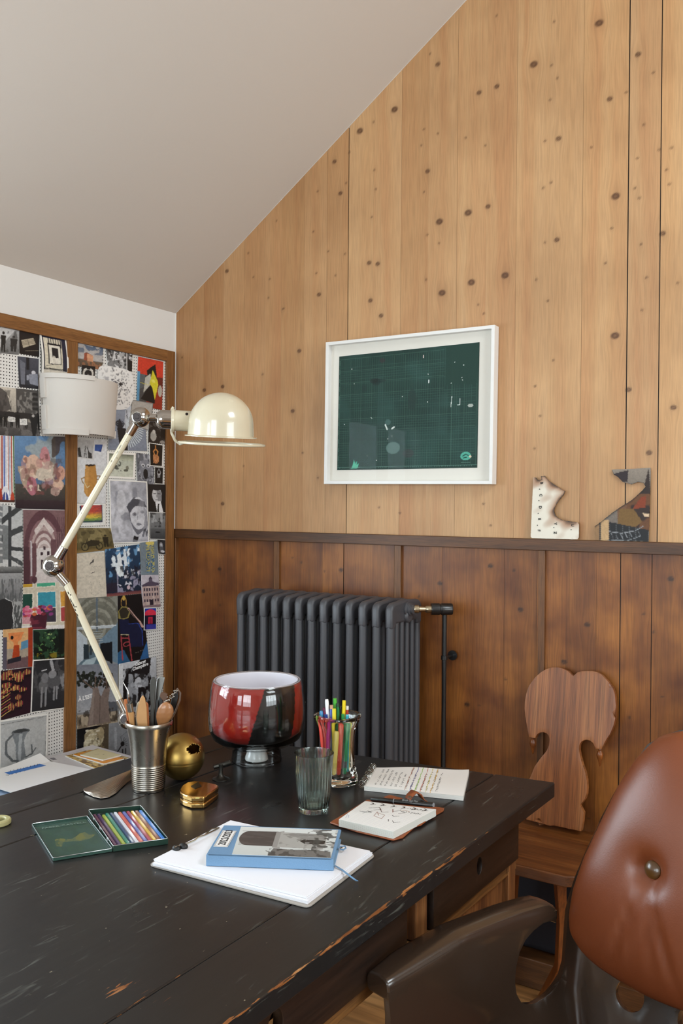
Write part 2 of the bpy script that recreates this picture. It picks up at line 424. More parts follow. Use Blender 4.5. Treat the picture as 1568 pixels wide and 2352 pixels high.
for j in range(ny):
    ya = y0+(YW+.2-y0)*j/ny; yb = y0+(YW+.2-y0)*(j+1)/ny; x = XW-.1-random.random()
    while x < XR+.1:
        x2 = x+1.1+random.random()*.5; a = max(x, XW-.1); b_ = min(x2, XR+.1)
        if b_ > a: g.box(a, b_-.0008, ya, yb-.001, -.02, 0)
        x = x2
struct('floor', g, M_floor, smooth=0)
struct('floor_underlay', G().box(XW-.1, XR+.1, YB-.1, YW+.1, -.05, -.004), mat('underlay', '20160e', .9))

# back wall: upright boards with knots, split by a rail into a pale upper and a stained lower part
def board_wall(name, z0, ztop, seams, knots, tints, m, cell=.0045, kcol=1.0, seed=1):
    """seams: (x, gap); ztop(x); knots: (x,z,r,strength)"""
    V = []; F = []; GR = []; KN = []; TI = []; rg = np.random.RandomState(seed)
    K = np.array(knots)
    for b in range(len(seams)-1):
        xa = seams[b][0]+seams[b][1]/2; xb = seams[b+1][0]-seams[b+1][1]/2
        cl = cell if xa < -.35 else .03; nx = max(2, int((xb-xa)/cl)); zt = max(ztop(xa), ztop(xb)); nz = max(2, int((zt-z0)/cl))
        xs = np.linspace(xa, xb, nx+1); n0 = len(V) and sum(len(v) for v in V)
        tt = np.array([ztop(x) for x in xs]); T = np.linspace(0, 1, nz+1)
        X = np.repeat(xs[None], nz+1, 0); Z = z0+T[:, None]*(tt-z0)[None]
        off = rg.rand(2)*20
        wx = X.copy(); kn = np.zeros(X.shape)
        for kx, kz, kr, ks in K:
            if kx < xa-.03 or kx > xb+.03: continue
            dx = X-kx; dz = Z-kz
            inf = np.exp(-(dx/(kr*2.6))**2-(dz/(kr*5))**2)
            wx = wx-np.sign(dx)*0-dx*inf*.75
            e = np.sqrt((dx/kr)**2+(dz/(kr*.8))**2); kn = np.maximum(kn, ks*np.clip((1.3-e)/.5, 0, 1)*(1-.25*np.exp(-(e/.4)**2)))
            kn = np.maximum(kn, .16*ks*np.exp(-(dx/(kr*1.5))**2-(dz/(kr*2.2))**2))
        V.append(np.stack([X, np.full(X.shape, YW-.0), Z], -1).reshape(-1, 3))
        GR.append(np.stack([wx+off[0], np.full(X.shape, b*3.7), Z+off[1]], -1).reshape(-1, 3)); KN.append(kn.reshape(-1))
        t = tints[b % len(tints)]; TI.append(np.repeat(np.array([t]), X.size, 0))
        w = nx+1; i = (np.arange(nz)[:, None]*w+np.arange(nx)[None]); F.append((np.stack([i, i+1, i+w+1, i+w], -1).reshape(-1, 4))+n0)
    V = np.concatenate(V); F = np.concatenate(F); GR = np.concatenate(GR); KN = np.concatenate(KN); TI = np.concatenate(TI)
    nv = len(V)
    # dark backing a little behind the gaps
    x0, x1 = seams[0][0], seams[-1][0]
    bk = np.array([(x0, YW+.004, z0), (.1, YW+.004, z0), (.1, YW+.004, ztop(.0999)), (x0, YW+.004, ztop(x0)), (x1, YW+.004, z0), (x1, YW+.004, ztop(x1))])
    V = np.concatenate([V, bk]); F = np.concatenate([F, [[nv, nv+1, nv+2, nv+3]], [[nv+1, nv+4, nv+5, nv+2]]])
    GR = np.concatenate([GR, bk]); KN = np.concatenate([KN, np.ones(6)]); TI = np.concatenate([TI, np.full((6, 3), .25)])
    me = bpy.data.meshes.new(name); me.vertices.add(len(V)); me.vertices.foreach_set('co', V.reshape(-1))
    me.loops.add(F.size); me.loops.foreach_set('vertex_index', F.reshape(-1).astype(np.int32)); me.polygons.add(len(F))
    me.polygons.foreach_set('loop_start', np.arange(len(F), dtype=np.int32)*4); me.update(calc_edges=True)
    a = me.attributes.new('grain', 'FLOAT_VECTOR', 'POINT'); a.data.foreach_set('vector', GR.reshape(-1))
    for nm, c in (('knot', np.repeat(KN[:, None], 3, 1)), ('tint', TI)):
        a = me.attributes.new(nm, 'FLOAT_COLOR', 'POINT'); a.data.foreach_set('color', np.concatenate([c, np.ones((len(c), 1))], 1).reshape(-1))
    me.materials.append(m); o = bpy.data.objects.new(name, me); finish(o, None, None, None, None, 'structure'); return o
def kpx(lst, dx=0, dy=0, s=1, base=.0085):
    out = []
    for q in lst:
        x, y = q[0]/s+dx, q[1]/s+dy; p = on_y(x, y); big = q[2] if len(q) > 2 else 0
        out.append((p.x, p.z, (.0046, .0088, .0125)[big]*.95, (.62, .85, .92)[big]))
    return out
UK = kpx([(802,163,0),(825,195,1),(783,392,0),(825,405,0),(775,441),(794,519,1),(830,672,2),(793,712),(829,737),(790,848),(838,888,2),(783,582),(950,281,1),(1004,262,1),(909,418),(969,441),(917,645,2),(977,626,1),(927,856,2),(1029,835,2),(965,951),(1116,195,2),(1170,198,0),(1187,237),(1166,302),(1191,420,1),(1150,427),(1168,553),(1145,570),(1186,727,1),(1150,735),(1124,848),(1158,912),(1314,70,2),(1346,300,1),(1396,280,0),(1290,447),(1364,595,2),(1352,692),(1333,798),(1478,220),(1432,165,1),(1450,378),(1430,480),(1436,600),(1422,570),(1441,741),(1458,842),(1444,940),(1506,708,1),(1496,453),(1533,448),(1527,558),(694,332,2),(589,397,2),(630,370,0),(512,490,1),(530,586,1),(557,462),(547,555),(633,515),(637,574),(625,658),(617,797,1),(643,800,1),(621,911,1),(653,957,1),(544,770),(515,835),(493,762),(448,702,0),(461,580),(336,670),(251,767,0),(186,822,1),(316,846),(312,903),(358,935),(266,840),(457,828),(465,893,1),(1178,65),(1003,48)], 380, 0, 1.32)
UK += kpx([(418,821),(495,775),(469,896,1),(511,888,1),(603,860),(687,806,1),(672,944,1),(559,1070),(421,1095),(511,1157,1),(695,1040,0),(730,1097),(649,710),(870,1165),(918,1178),(1412,771,2),(1443,895,1),(1546,936,1),(1490,1040,1),(1240,955),(1270,828),(1228,887),(1126,1207),(1110,1157),(1227,1030),(1098,700),(1556,650),(1530,390)])
LK = kpx([(504,1307,1),(467,1358,1),(671,1281),(692,1292,0),(783,1309,1),(745,1312),(505,1390),(1126,1300,1),(1348,1435,1),(1295,1520,1),(1072,1618,1),(1180,1310,0),(962,1370),(1010,1340,1),(1478,1410),(1500,1452),(1100,1620),(1195,1400,1),(1290,1600,1),(1445,1648),(1352,1880),(1160,1560),(1240,1450),(1520,1600),(1540,1330,1)])
def sx(*px, y=400): return [on_y(x, y).x for x in px]
us = sx(425, 470, 515, 563, 610, 648, 700, 752, 801, 858, 922, 984, 1050, 1117, 1186, 1262, 1338, 1443, 1517)
ug = [.0001, .0001, .0002, .0004, .0002, .0002, .0002, .0006, .0024, .0002, .0006, .0001, .0006, .0001, .0005, .0001, .0006, .003, .0026]
seams = [(XW, .001)]+list(zip(us, ug))
x = us[-1]+.13
while x < XR: seams.append((x, .001)); x += .13+.05*rnd.random()
seams.append((XR, .001))
tu = [(.86, .74, .64), (.93, .84, .76), (.84, .72, .62), (.95, .88, .82), (.88, .78, .7), (.92, .84, .77), (.87, .79, .7), (.96, .9, .84), (.9, .82, .74), (1, .97, .93), (.98, .94, .9), (.9, .83, .76), (.96, .92, .88), (1, .98, .95), (.96, .92, .88), (1.02, 1, .97), (1, .97, .93), (1.0, .96, .9), (.97, .94, .92), (1.04, 1, .93)]
ZR0, ZR1 = 1.263, 1.297
M_pine = wood('pale_pine_boards', 'bf9064', 'c69d70', 'cba57a', axis=2, rough=.5, scale=1.0, fine=230, blotch=.3, attr=True, knotcol='4a2810', gm=.2)
roof = lambda x: ZE+SL*(x-XW) if x < .1 else ZE+SL*(XR-x)/(XR-.1)*(.1-XW)
board_wall('wall_back', ZR1-.01, roof, seams, UK, tu, M_pine, cell=.0036)
ls = sx(452, 492, 543, 590, 628, 690, 740, 789, 855, 905, 960, 1015, 1090, 1158, 1233, 1300, 1370, 1425, 1497, y=1300)
lg = [.0004, .0002, .0003, .0002, .0008, .0002, .0006, .0026, .0002, .0006, .0001, .0006, .0002, .0006, .0006, .0001, .0005, .0026, .002]
seams2 = [(XW, .001)]+list(zip(ls, lg)); x = ls[-1]+.13
while x < XR: seams2.append((x, .001)); x += .16
seams2.append((XR, .001))
tl = [(.9, .85, .8), (1, .97, .93), (.88, .82, .77), (.95, .9, .85), (.85, .8, .75), (1.05, 1, .95), (.92, .88, .84), (1.08, 1.05, 1), (1, .96, .9), (.95, .92, .86)]
M_stain = wood('brown_stained_boards', '7f4b20', '925b27', 'a4692e', axis=2, rough=.42, scale=1.1, fine=200, blotch=.95, attr=True, gm=.35, bscale=6, knotcol='1f0f07')
board_wall('wall_back_lower', -.02, lambda x: ZR1-.01, seams2, LK, tl, M_stain, cell=.0045, seed=5)
M_rail = wood('oak_rail', '482b14', '5c391b', '6b4423', axis=0, rough=.45, scale=3, fine=160, blotch=.3)
M_batten = wood('stained_batten', '5b381b', '6f4623', '82562d', axis=2, rough=.45, scale=3, fine=160, blotch=.3)
struct('trim_1', G().box(XW, XR, YW-.019, YW, ZR0, ZR1), M_rail, bevel=.0015)
for i, (x0, x1) in enumerate(((628, 640), (905, 920), (1236, 1251))):
    a = on_y(x0, 1300, YW-.01).x; b_ = on_y(x1, 1300, YW-.01).x
    struct('trim_%d' % (i+2), G().box(a, b_, YW-.010, YW, .08, ZR0), M_batten, bevel=.001)
struct('trim_5', G().box(XW, XW+.022, YW-.018, YW, .08, ZR0), M_batten, bevel=.001)
struct('trim_6', G().box(XW, XW+.003, YW-.003, YW+.0, ZR1, ZE), M_white)
struct('baseboard_back', G().box(XW, XR, YW-.1, YW, 0, .085), M_rail, bevel=.003)
# a bead of dried filler where the sloping ceiling meets the boards
struct('trim_7', G().add([(XW, YW-.002, ZE-.0012), (XW+1.6, YW-.002, ZE-.0012+SL*1.6), (XW+1.6, YW-.002, ZE+SL*1.6+.004), (XW, YW-.002, ZE+.004),
                          (XW, YW+.002, ZE-.0012), (XW+1.6, YW+.002, ZE-.0012+SL*1.6), (XW+1.6, YW+.002, ZE+SL*1.6+.004), (XW, YW+.002, ZE+.004)],
     [(0, 1, 2, 3), (4, 7, 6, 5), (0, 4, 5, 1), (3, 2, 6, 7)]), M_ceil)

# ============================================================ PINBOARD
XP = XW+.012            # face of the perforated panel
M_oak = wood('oak_frame', '7a4f27', '8f6033', '9c6d3d', axis=2, rough=.45, scale=3, fine=150, blotch=.2)
M_oakh = wood('oak_frame_across', '7a4f27', '8f6033', '9c6d3d', axis=1, rough=.45, scale=3, fine=150, blotch=.2)
def pegmat():
    m = bpy.data.materials.new('perforated_white_board'); m.use_nodes = True; nt = m.node_tree; b = nt.nodes['Principled BSDF']
    tc = nt.nodes.new('ShaderNodeTexCoord'); mp = nt.nodes.new('ShaderNodeVectorMath'); mp.operation = 'SCALE'; mp.inputs['Scale'].default_value = 1/.0106
    nt.links.new(tc.outputs['Object'], mp.inputs[0]); fr = nt.nodes.new('ShaderNodeVectorMath'); fr.operation = 'FRACTION'; nt.links.new(mp.outputs[0], fr.inputs[0])
    sb = nt.nodes.new('ShaderNodeVectorMath'); sb.operation = 'SUBTRACT'; sb.inputs[1].default_value = (.5, .5, .5); nt.links.new(fr.outputs[0], sb.inputs[0])
    ml = nt.nodes.new('ShaderNodeVectorMath'); ml.operation = 'MULTIPLY'; ml.inputs[1].default_value = (0, 1, 1); nt.links.new(sb.outputs[0], ml.inputs[0])
    ln = nt.nodes.new('ShaderNodeVectorMath'); ln.operation = 'LENGTH'; nt.links.new(ml.outputs[0], ln.inputs[0])
    lt = nt.nodes.new('ShaderNodeMath'); lt.operation = 'LESS_THAN'; lt.inputs[1].default_value = .19; nt.links.new(ln.outputs['Value'], lt.inputs[0])
    mx = nt.nodes.new('ShaderNodeMix'); mx.data_type = 'RGBA'; mx.inputs[6].default_value = (*lin('e6e4e0'), 1); mx.inputs[7].default_value = (*lin('17161a'), 1)
    nt.links.new(lt.outputs[0], mx.inputs[0]); nt.links.new(mx.outputs[2], b.inputs['Base Color']); b.inputs['Roughness'].default_value = .5; return m
M_peg = pegmat()
pin = thing('pinboard', 'wall-high pinboard of white perforated panels in an oak frame', 'pinboard', (XW, 2.0, .45))
ZP1 = 1.98; ys = [1.3, on_x(152, 1200, XW+.02).y, on_x(176.5, 1200, XW+.02).y, on_x(382, 1000, XW+.02).y, on_x(400.5, 1000, XW+.02).y]
obj('perforated_panel', G().box(XW+.001, XP, ys[0]+.02, ys[1]+.01, .45, ZP1-.02), M_peg, pin)
obj('perforated_panel', G().box(XW+.001, XP, ys[2]-.01, ys[3]+.01, .45, ZP1-.02), M_peg, pin)
obj('top_rail', G().box(XW, XW+.022, ys[0]-.04, ys[3]+.0, ZP1-.042, ZP1), M_oakh, pin, bevel=.001)
obj('bottom_rail', G().box(XW, XW+.022, ys[0]-.04, ys[3], .43, .47), M_oakh, pin, bevel=.001)
obj('stile', G().box(XW, XW+.0215, ys[1], ys[2], .47, ZP1-.042), M_oak, pin, bevel=.001)
obj('stile', G().box(XW, XW+.0215, ys[3], ys[4], .43, ZP1), M_oak, pin, bevel=.001)
obj('stile', G().box(XW, XW+.0215, ys[0]-.04, ys[0], .43, ZP1-.042), M_oak, pin, bevel=.001)

# ---------------------------------------------------------- the cards and cuttings on it
M_print = attrmat('printed_paper', .42)
M_ink_w = mat('white_lettering', 'f2f2f2', .6); M_ink_k = mat('black_lettering', '161616', .6); M_ink_g = mat('grey_lettering', '8a8a8a', .6)
layer = [0]
def card(label, quad, draw, res=1.2, bd=0, bc='f0eee8', base='888888', curl=None, name='pinned_print', cat='picture', soft=.0045):
    q = quad; w = max(abs(q[1][0]-q[0][0]), 8); h = max(abs(q[3][1]-q[0][1]), 8)
    im = Img(int(w*res)+2, int(h*res)+2, base); draw(im)
    if soft: im.photo(len(label)*7+int(w), soft)
    if bd: im.border(bd, bc)
    layer[0] += 1; X = XP+.001+.00012*layer[0]
    pts = [on_x(px, py, X) for px, py in q]
    return sheet(name, im, *pts, M_print, th=.0004, label=label, cat=cat, group='pictures pinned to the pegboard', curl=curl)
def fig(i, x, y, h, c, w=.28):           # a small standing figure
    i.e(x, y-h*.93, h*.07, h*.08, c); i.p([(x-h*w*.5, y-h*.82), (x+h*w*.5, y-h*.82), (x+h*w*.4, y-h*.4), (x+h*w*.35, y), (x+h*.02, y), (x, y-h*.35), (x-h*.05, y), (x-h*w*.4, y)], c)
def d_people(i): i.gr('a9a9a9', '6a6a6a'); i.p([(.3, 0), (.9, 0), (.2, .8), (0, .9), (0, .3)], 'c8c8c8'); i.n(1, 5, 5, '404040', .6, .7); fig(i, .35, .95, .75, '1c1c1c'); fig(i, .78, .9, .6, '2a2a2a', .5); i.r(.1, .5, .2, .95, '2b2b2b')
card('black and white snapshot of two men by a diagonal beam, top left corner', [(-12,745),(45,755),(43,815),(-12,810)], d_people)
def d_bundle(i): i.gr('191416', '100d10'); i.p([(.1, .45), (.7, .28), (.82, .5), (.2, .75)], 'b9ad97'); [i.l([(.12, .5+k*.05), (.78, .32+k*.05)], .02, '5e5346') for k in range(4)]; i.l([(.4, .35), (.5, .65)], .02, '3a3128'); i.l([(.3, .85), (.95, .75)], .02, '8c8170')
card('dark still life of a tied bundle of papers', [(44,754),(90,763),(90,820),(44,812)], d_bundle)
def d_street2(i): i.gr('4a4d58', '20222b'); i.r(.4, 0, .55, .4, '14151c'); i.p([(.1, .1), (.35, .2), (.3, .9), (.1, .9)], '6b6e79'); i.n(3, 4, 5, 'a5a8b4', .6, .8, (.4, .3, .9, .75)); i.e(.75, .48, .1, .07, 'c9cad1'); i.p([(.5, .55), (.95, .5), (1, .9), (.55, .85)], '8a8d99'); i.r(0, .9, 1, 1, '191a22')
card('dark bluish photograph of a seated figure in a doorway', [(40,818),(89,824),(88,894),(44,889)], d_street2)
def d_room(i): i.r(0, 0, 1, 1, '20243a'); i.r(.1, .1, .78, .85, 'd8d0bb'); [i.r(.1+k*.09, .1, .13+k*.09, .3, '3b3a40') for k in range(2, 8)]; i.r(.24, .22, .72, .72, '17171c'); i.r(.28, .26, .7, .7, 'e4dfd2'); i.r(.38, .32, .62, .55, '1c1c20'); i.n(5, 6, 6, 'd9d2c4', .55, .7, (.4, .35, .6, .7)); i.l([(.05, .83), (.95, .83)], .03, '18181c'); i.r(.0, .86, 1, .95, 'd7cfc0'); i.l([(.02, .8), (.4, .72)], .02, '4a4744')
card('white bordered photograph of a doorway seen through doorways, curling at its foot', [(90,763),(152,776),(155,868),(93,862)], d_room, bd=.06, curl=lambda u, v: .012*np.sin(v*PI)**1*(1-u*.3)*.6+.006*v)
def d_protest(i):
    i.gr('cfc6b8', '6d6862'); i.p([(0, 0), (.18, .1), (.3, .45), (0, .55)], '55504d'); i.p([(.42, 0), (1, 0), (1, .75), (.42, .5)], '4b4846'); i.n(7, 12, 8, '2b2828', .5, .6, (0, .05, .3, .5)); i.n(8, 14, 10, '8f8b86', .55, .7, (.45, .05, 1, .5))
    for k in range(4): i.r(.84-.0, .06+k*.1, .97, .12+k*.1, '23211f')
    i.r(0, .5, 1, .62, '272424'); i.gr('5d5a58', '403d3d', .68, 1); i.n(9, 10, 14, '8b8784', .55, .4, (0, .68, 1, 1))
    for x, h in ((.15, .28), (.3, .25), (.45, .34), (.66, .24), (.04, .25), (.95, .35)): fig(i, x, .82, h, '141313', .35)
    i.r(.22, .6, .38, .7, 'e2e0dc'); i.r(.5, .62, .68, .75, 'ecebe7'); i.e(.84, .54, .035, .03, 'b9b5b0'); i.p([(.76, .58), (.94, .58), (.93, .8), (.88, .98), (.82, .98), (.78, .8)], '121112')
    for k in range(3): i.l([(.24, .62+k*.025), (.36, .625+k*.025)], .006, '444444'); i.l([(.53, .65+k*.03), (.64, .65+k*.03)], .008, '333333')
card('black and white street march with people holding placards', [(-2,888),(88,897),(92,1007),(-2,999)], d_protest)
def d_stripes(i):
    x = 0; rg = random.Random(4)
    for c, w in zip(['d9a33c', 'e9e7e4', 'a33a2c', 'f0f0f4', '4d67b5', 'eef0f6', '2c3e7c', 'f3f3f6', 'b04a30', 'e9e9ec', '33508f', 'd9dce2', 'b9452d', 'e5e7df', '4f7a4c'], [.08, .07, .09, .05, .1, .04, .03, .12, .05, .04, .03, .08, .08, .08, .06]): i.r(x, 0, x+w, 1, c); x += w
    i.e(.4, .98, .3, .22, 'e6e8f0'); i.e(.4, 1.0, .2, .16, '3b4f93'); i.e(.1, .98, .12, .18, 'a83a2a'); i.e(.85, 1, .14, .16, 'c04a35'); i.l([(.4, .8), (.4, 1)], .05, 'f5f5f8'); i.r(0, .97, 1, 1, '502a22')
card('painted print of vertical blue, red and white stripes', [(-2,1000),(32,1002),(34,1154),(-2,1153)], d_stripes)
def d_myth(i):
    i.gr('6c93bd', '43546a'); i.n(11, 3, 3, 'a7b0b0', .5, .8, (.2, 0, .8, .5)); i.n(12, 5, 5, '4c3c34', .5, .9, (.72, 0, 1, .4)); i.gr('4d4a44', '231b24', .66, 1)
    i.e(.58, .3, .1, .16, 'c98d92'); i.e(.52, .4, .12, .1, 'd8a39a'); i.e(.35, .42, .14, .17, 'd9b7a3'); i.e(.2, .32, .05, .05, 'dcb49d'); i.e(.66, .47, .16, .13, 'c9bcae'); i.e(.58, .52, .18, .1, 'cfc2b2'); i.l([(.75, .42), (.76, .62)], .03, 'b9aa99')
    i.p([(.05, .42), (.18, .4), (.3, .6), (.25, .78), (.14, .66)], 'b4a18d'); i.e(.32, .68, .1, .13, 'b57380'); i.e(.9, .5, .09, .1, 'cfa08b'); i.e(.85, .66, .11, .08, 'd5b5a0'); i.e(.78, .75, .1, .06, 'a98f86'); i.n(213, 5, 7, 'b98a86', .5, .55, (.12, .22, .9, .72)); i.n(214, 7, 8, '54402f', .6, .5, (.05, .3, .95, .8)); i.n(13, 9, 9, '7a4a48', .62, .7, (.1, .25, .95, .8)); i.n(14, 12, 12, 'e8d6c4', .68, .8, (.1, .25, .95, .75)); i.gr('33242b', '241a24', .88, 1)
card('large colourful old painting of pink figures and a white animal under a blue sky', [(33,1001),(149,1003),(152,1171),(35,1168)], d_myth)
def d_steel(i): i.gr('b7bbbc', 'd3d4d4'); i.r(0, 0, .15, .85, '7d8184'); [i.r(0, k*.09, .14, k*.09+.03, 'c4c6c8') for k in range(9)]; i.p([(.1, .2), (1, -.1), (1, 0), (.1, .3)], '3b4043'); i.r(.38, 0, .52, .9, '3a3e42'); i.p([(.1, .45), (1, .25), (1, .34), (.1, .55)], '42474a'); i.r(.45, .6, 1, .66, '3d4144'); i.p([(.4, .72), (1, .82), (1, .9), (.4, .78)], '4b4f52'); i.r(.15, .3, .38, .8, '7b8082'); i.gr('8d8f8f', '3f4142', .9, 1); i.n(15, 6, 3, 'd9d9d9', .55, .6, (0, .82, 1, .97))
card('grey photograph of steel beams and a glass wall', [(-2,1156),(52,1170),(52,1316),(-2,1317)], d_steel)
def d_gothic(i):
    i.gr('7d5f62', '6a4850'); i.r(.15, .25, .6, .9, 'a58e8c')
    for k, (cx, cy, rx, ry) in enumerate([(.48, .5, .46, .5), (.48, .52, .36, .4), (.48, .52, .29, .3), (.48, .54, .22, .22), (.48, .56, .16, .15)]):
        i.e(cx, cy, rx, ry, ['5c3c44', '87666a', 'b5a09d', 'cbbcb9', 'd8cdca'][k])
        if k > 1: i.e(cx, cy+.035, rx*.9, ry*.92, ['', '', '8a6c6e', '9b8180', 'b9a8a5'][k])
    i.p([(.48, .1), (.25, .28), (.3, .34), (.48, .2), (.66, .34), (.72, .28)], 'd5c9c5'); i.r(.3, .52, .66, .98, 'd9d2d0'); i.r(.0, .5, .14, 1, '50333b'); i.r(.16, .42, .2, .9, 'c9c3c6'); i.r(.2, .45, .3, .97, '6a4a4f'); i.r(.64, .4, .78, 1, '6a4c52'); i.r(.78, .3, 1, 1, '7a5d60')
    for x in (.39, .55): i.r(x, .57, x+.06, .62, '3b2b33')
    i.r(.46, .5, .51, .54, '4a3a40'); i.r(.4, .68, .58, .8, '403038'); i.p([(.3, .85), (.7, .85), (1, 1), (.2, 1)], 'd8cfcd'); [i.l([(.82+k*.05, .1), (.8+k*.05, .95)], .012, '4f343b') for k in range(4)]; i.e(.25, .95, .06, .05, '54363d')
card('photograph of a pink stone vaulted gothic passage', [(53,1171),(149,1172),(152,1337),(54,1342)], d_gothic)
def d_stone(i): i.gr('a6a8aa', '6e7072', 0, .5); i.n(16, 16, 6, '55585a', .5, .8, (0, .1, 1, .5)); i.n(17, 20, 14, 'c0c2c2', .55, .7, (.5, .45, 1, 1)); i.gr('5a5c5d', '4a4c4c', .5, 1, .55, 1); i.n(18, 16, 14, 'b9bbbb', .55, .8, (.5, .5, 1, 1)); i.p([(0, .48), (.25, .44), (.55, .5), (.62, .62), (.58, .75), (.64, .86), (.5, 1), (0, 1)], '2a2b2d'); i.l([(.25, .44), (.55, .5), (.62, .62), (.58, .75), (.64, .86)], .03, 'd0d2d2')
card('grey photograph of a dark standing stone before bare trees', [(-2,1317),(52,1316),(50,1446),(-2,1447)], d_stone)
def d_flow(i):
    i.r(0, 0, 1, 1, 'd3cbb8')
    for x0, y0, x1, y1, c in ((-.1, 0, .2, .07, 'c69c33'), (.3, 0, .7, .07, '4fae8c'), (.82, 0, 1, .08, 'e0ded8'), (-.1, .22, .2, .55, '1f4a3f'), (.32, .2, .7, .55, '3f9ab0'), (.82, .2, 1, .55, 'd9a049'), (-.1, .55, .2, .88, 'd39aa2'), (.32, .55, .7, .85, '3f3945'), (.82, .55, 1, .84, 'b24a4c')): i.r(x0-.02, y0-.02, x1+.02, y1+.02, 'efe9da'); i.r(x0, y0, x1, y1, c)
    i.r(0, .92, 1, 1, 'e7e3e0'); i.p([(.15, .68), (.52, .68), (.48, 1), (.2, 1)], '4b2230'); i.n(19, 6, 12, '7c3242', .55, .8, (.15, .75, .5, 1)); 
    rg = random.Random(5)
    for k in range(34): i.e(.3+rg.uniform(-.28, .32), .6+rg.uniform(-.09, .1), .05, .035, rg.choice(['c4453f', 'd0567a', '8a3f7d', 'cf6a3f', '5a3f86', '7c2e3a', 'd97f9a']))
card('photograph of bright flowers before framed colour blocks', [(53,1342),(156,1336),(160,1443),(51,1446)], d_flow)
def d_orange(i): i.r(0, 0, 1, 1, 'dcae78'); i.r(.0, .2, .13, 1, '5a5461'); i.r(.84, 0, 1, 1, 'a3391f'); i.r(.13, .5, .84, .8, 'ab9d8d'); i.p([(.13, .8), (.84, .72), (.84, 1), (.13, 1)], '6f5558'); i.p([(.17, .1), (.7, .1), (.6, .28), (.5, .34), (.5, .42), (.35, .42), (.35, .34), (.2, .26)], 'e08a52'); i.e(.3, .22, .05, .05, '111111'); i.p([(.36, .42), (.54, .42), (.56, .78), (.3, .78)], 'b4441f'); i.p([(.6, .35), (.84, .3), (.84, .5), (.6, .55)], '5b8fb0'); i.p([(.16, .76), (.6, .7), (.6, .82), (.16, .88)], '2a2731')
card('abstract orange, brown and grey shapes print', [(7,1446),(75,1441),(75,1531),(6,1538)], d_orange)
def d_garden(i): i.gr('12211d', '12160f'); i.n(20, 6, 5, '2c4a33', .55, .9); i.n(21, 10, 9, '5f8a52', .64, .9, (.1, .1, .7, .8)); i.n(22, 9, 9, 'b9cf8c', .72, .9, (.2, .15, .6, .6)); i.n(23, 8, 12, '8a7b25', .55, .8, (.1, .8, .8, 1)); i.r(.8, 0, 1, .6, '101512')
card('very dark green photograph of a sunlit garden', [(76,1447),(149,1444),(150,1511),(77,1515)], d_garden)
def d_donkey(i):
    i.gr('2b2b2e', '3a3a3d'); i.n(24, 12, 8, '8b8b8e', .55, .9, (.6, .2, 1, .6)); i.n(25, 9, 9, '5a5a5c', .55, .6); i.gr('333336', '2a2a2d', .65, 1)
    i.e(.35, .5, .14, .14, '6a6a6c'); i.e(.65, .45, .2, .13, '58585b'); i.e(.38, .36, .1, .1, '77777a'); i.e(.6, .3, .12, .08, '8c8c8f'); i.l([(.55, .05), (.62, .22)], .09, 'a5a5a8'); i.l([(.28, .22), (.42, .2)], .03, 'c9c9cc')
    for x, y in ((.3, .9), (.42, .9), (.66, .8), (.74, .78)): i.l([(x, .55), (x-.01, y)], .05, '8d8d90')
card('white edged black and white photograph of a donkey and its foal', [(75,1516),(151,1511),(150,1627),(70,1638)], d_donkey, bd=.035)
def d_chairs(i):
    i.r(0, 0, 1, 1, '2b1420'); rg = random.Random(9)
    for k in range(16):
        cx, cy = rg.uniform(.1, .95), rg.uniform(.05, .95); rx, ry = rg.uniform(.12, .22), rg.uniform(.06, .12)
        for s in range(6): i.e(cx+s*rx*.28-rx*.7, cy, rx*.09, ry*(1-abs(s-2.5)/4), ('c9a45c', 'a3433f')[s % 2]); 
        i.e(cx, cy+ry*.9, rx*.8, ry*.3, '1a0d14')
    for k in range(9): i.l([(0, .45+k*.06), (.3, .36+k*.06)], .02, ('d2ad63', '9b3a3a')[k % 2])
card('photograph of many red and yellow striped cane chairs', [(2,1541),(73,1532),(70,1637),(2,1655)], d_chairs)
def d_horn(i):
    i.r(0, 0, 1, 1, 'b9bab9'); i.l([(-.1, .1), (.97, .06), (.95, 1)], .012, '6e706f'); c = '606466'
    i.e(.43, .3, .19, .06, '55595b'); i.p([(.25, .3), (.6, .26), (.5, .5), (.55, .85), (.35, .95), (.33, .55)], '7f8487'); i.e(.44, .29, .15, .035, '3d4042'); i.p([(.4, .36), (.47, .35), (.44, .9), (.38, .9)], 'aeb2b4')
    i.l([(.28, .33), (.15, .45), (.14, .7), (.28, .88), (.38, .9)], .045, c); i.l([(.55, .85), (.68, .8), (.66, .62)], .03, c); i.l([(.66, .82), (.75, .7)], .025, c)
card('large white edged grey drawing of a flared mug with a looped handle', [(-3,1655),(111,1638),(108,1745),(-3,1768)], d_horn, bd=.035)
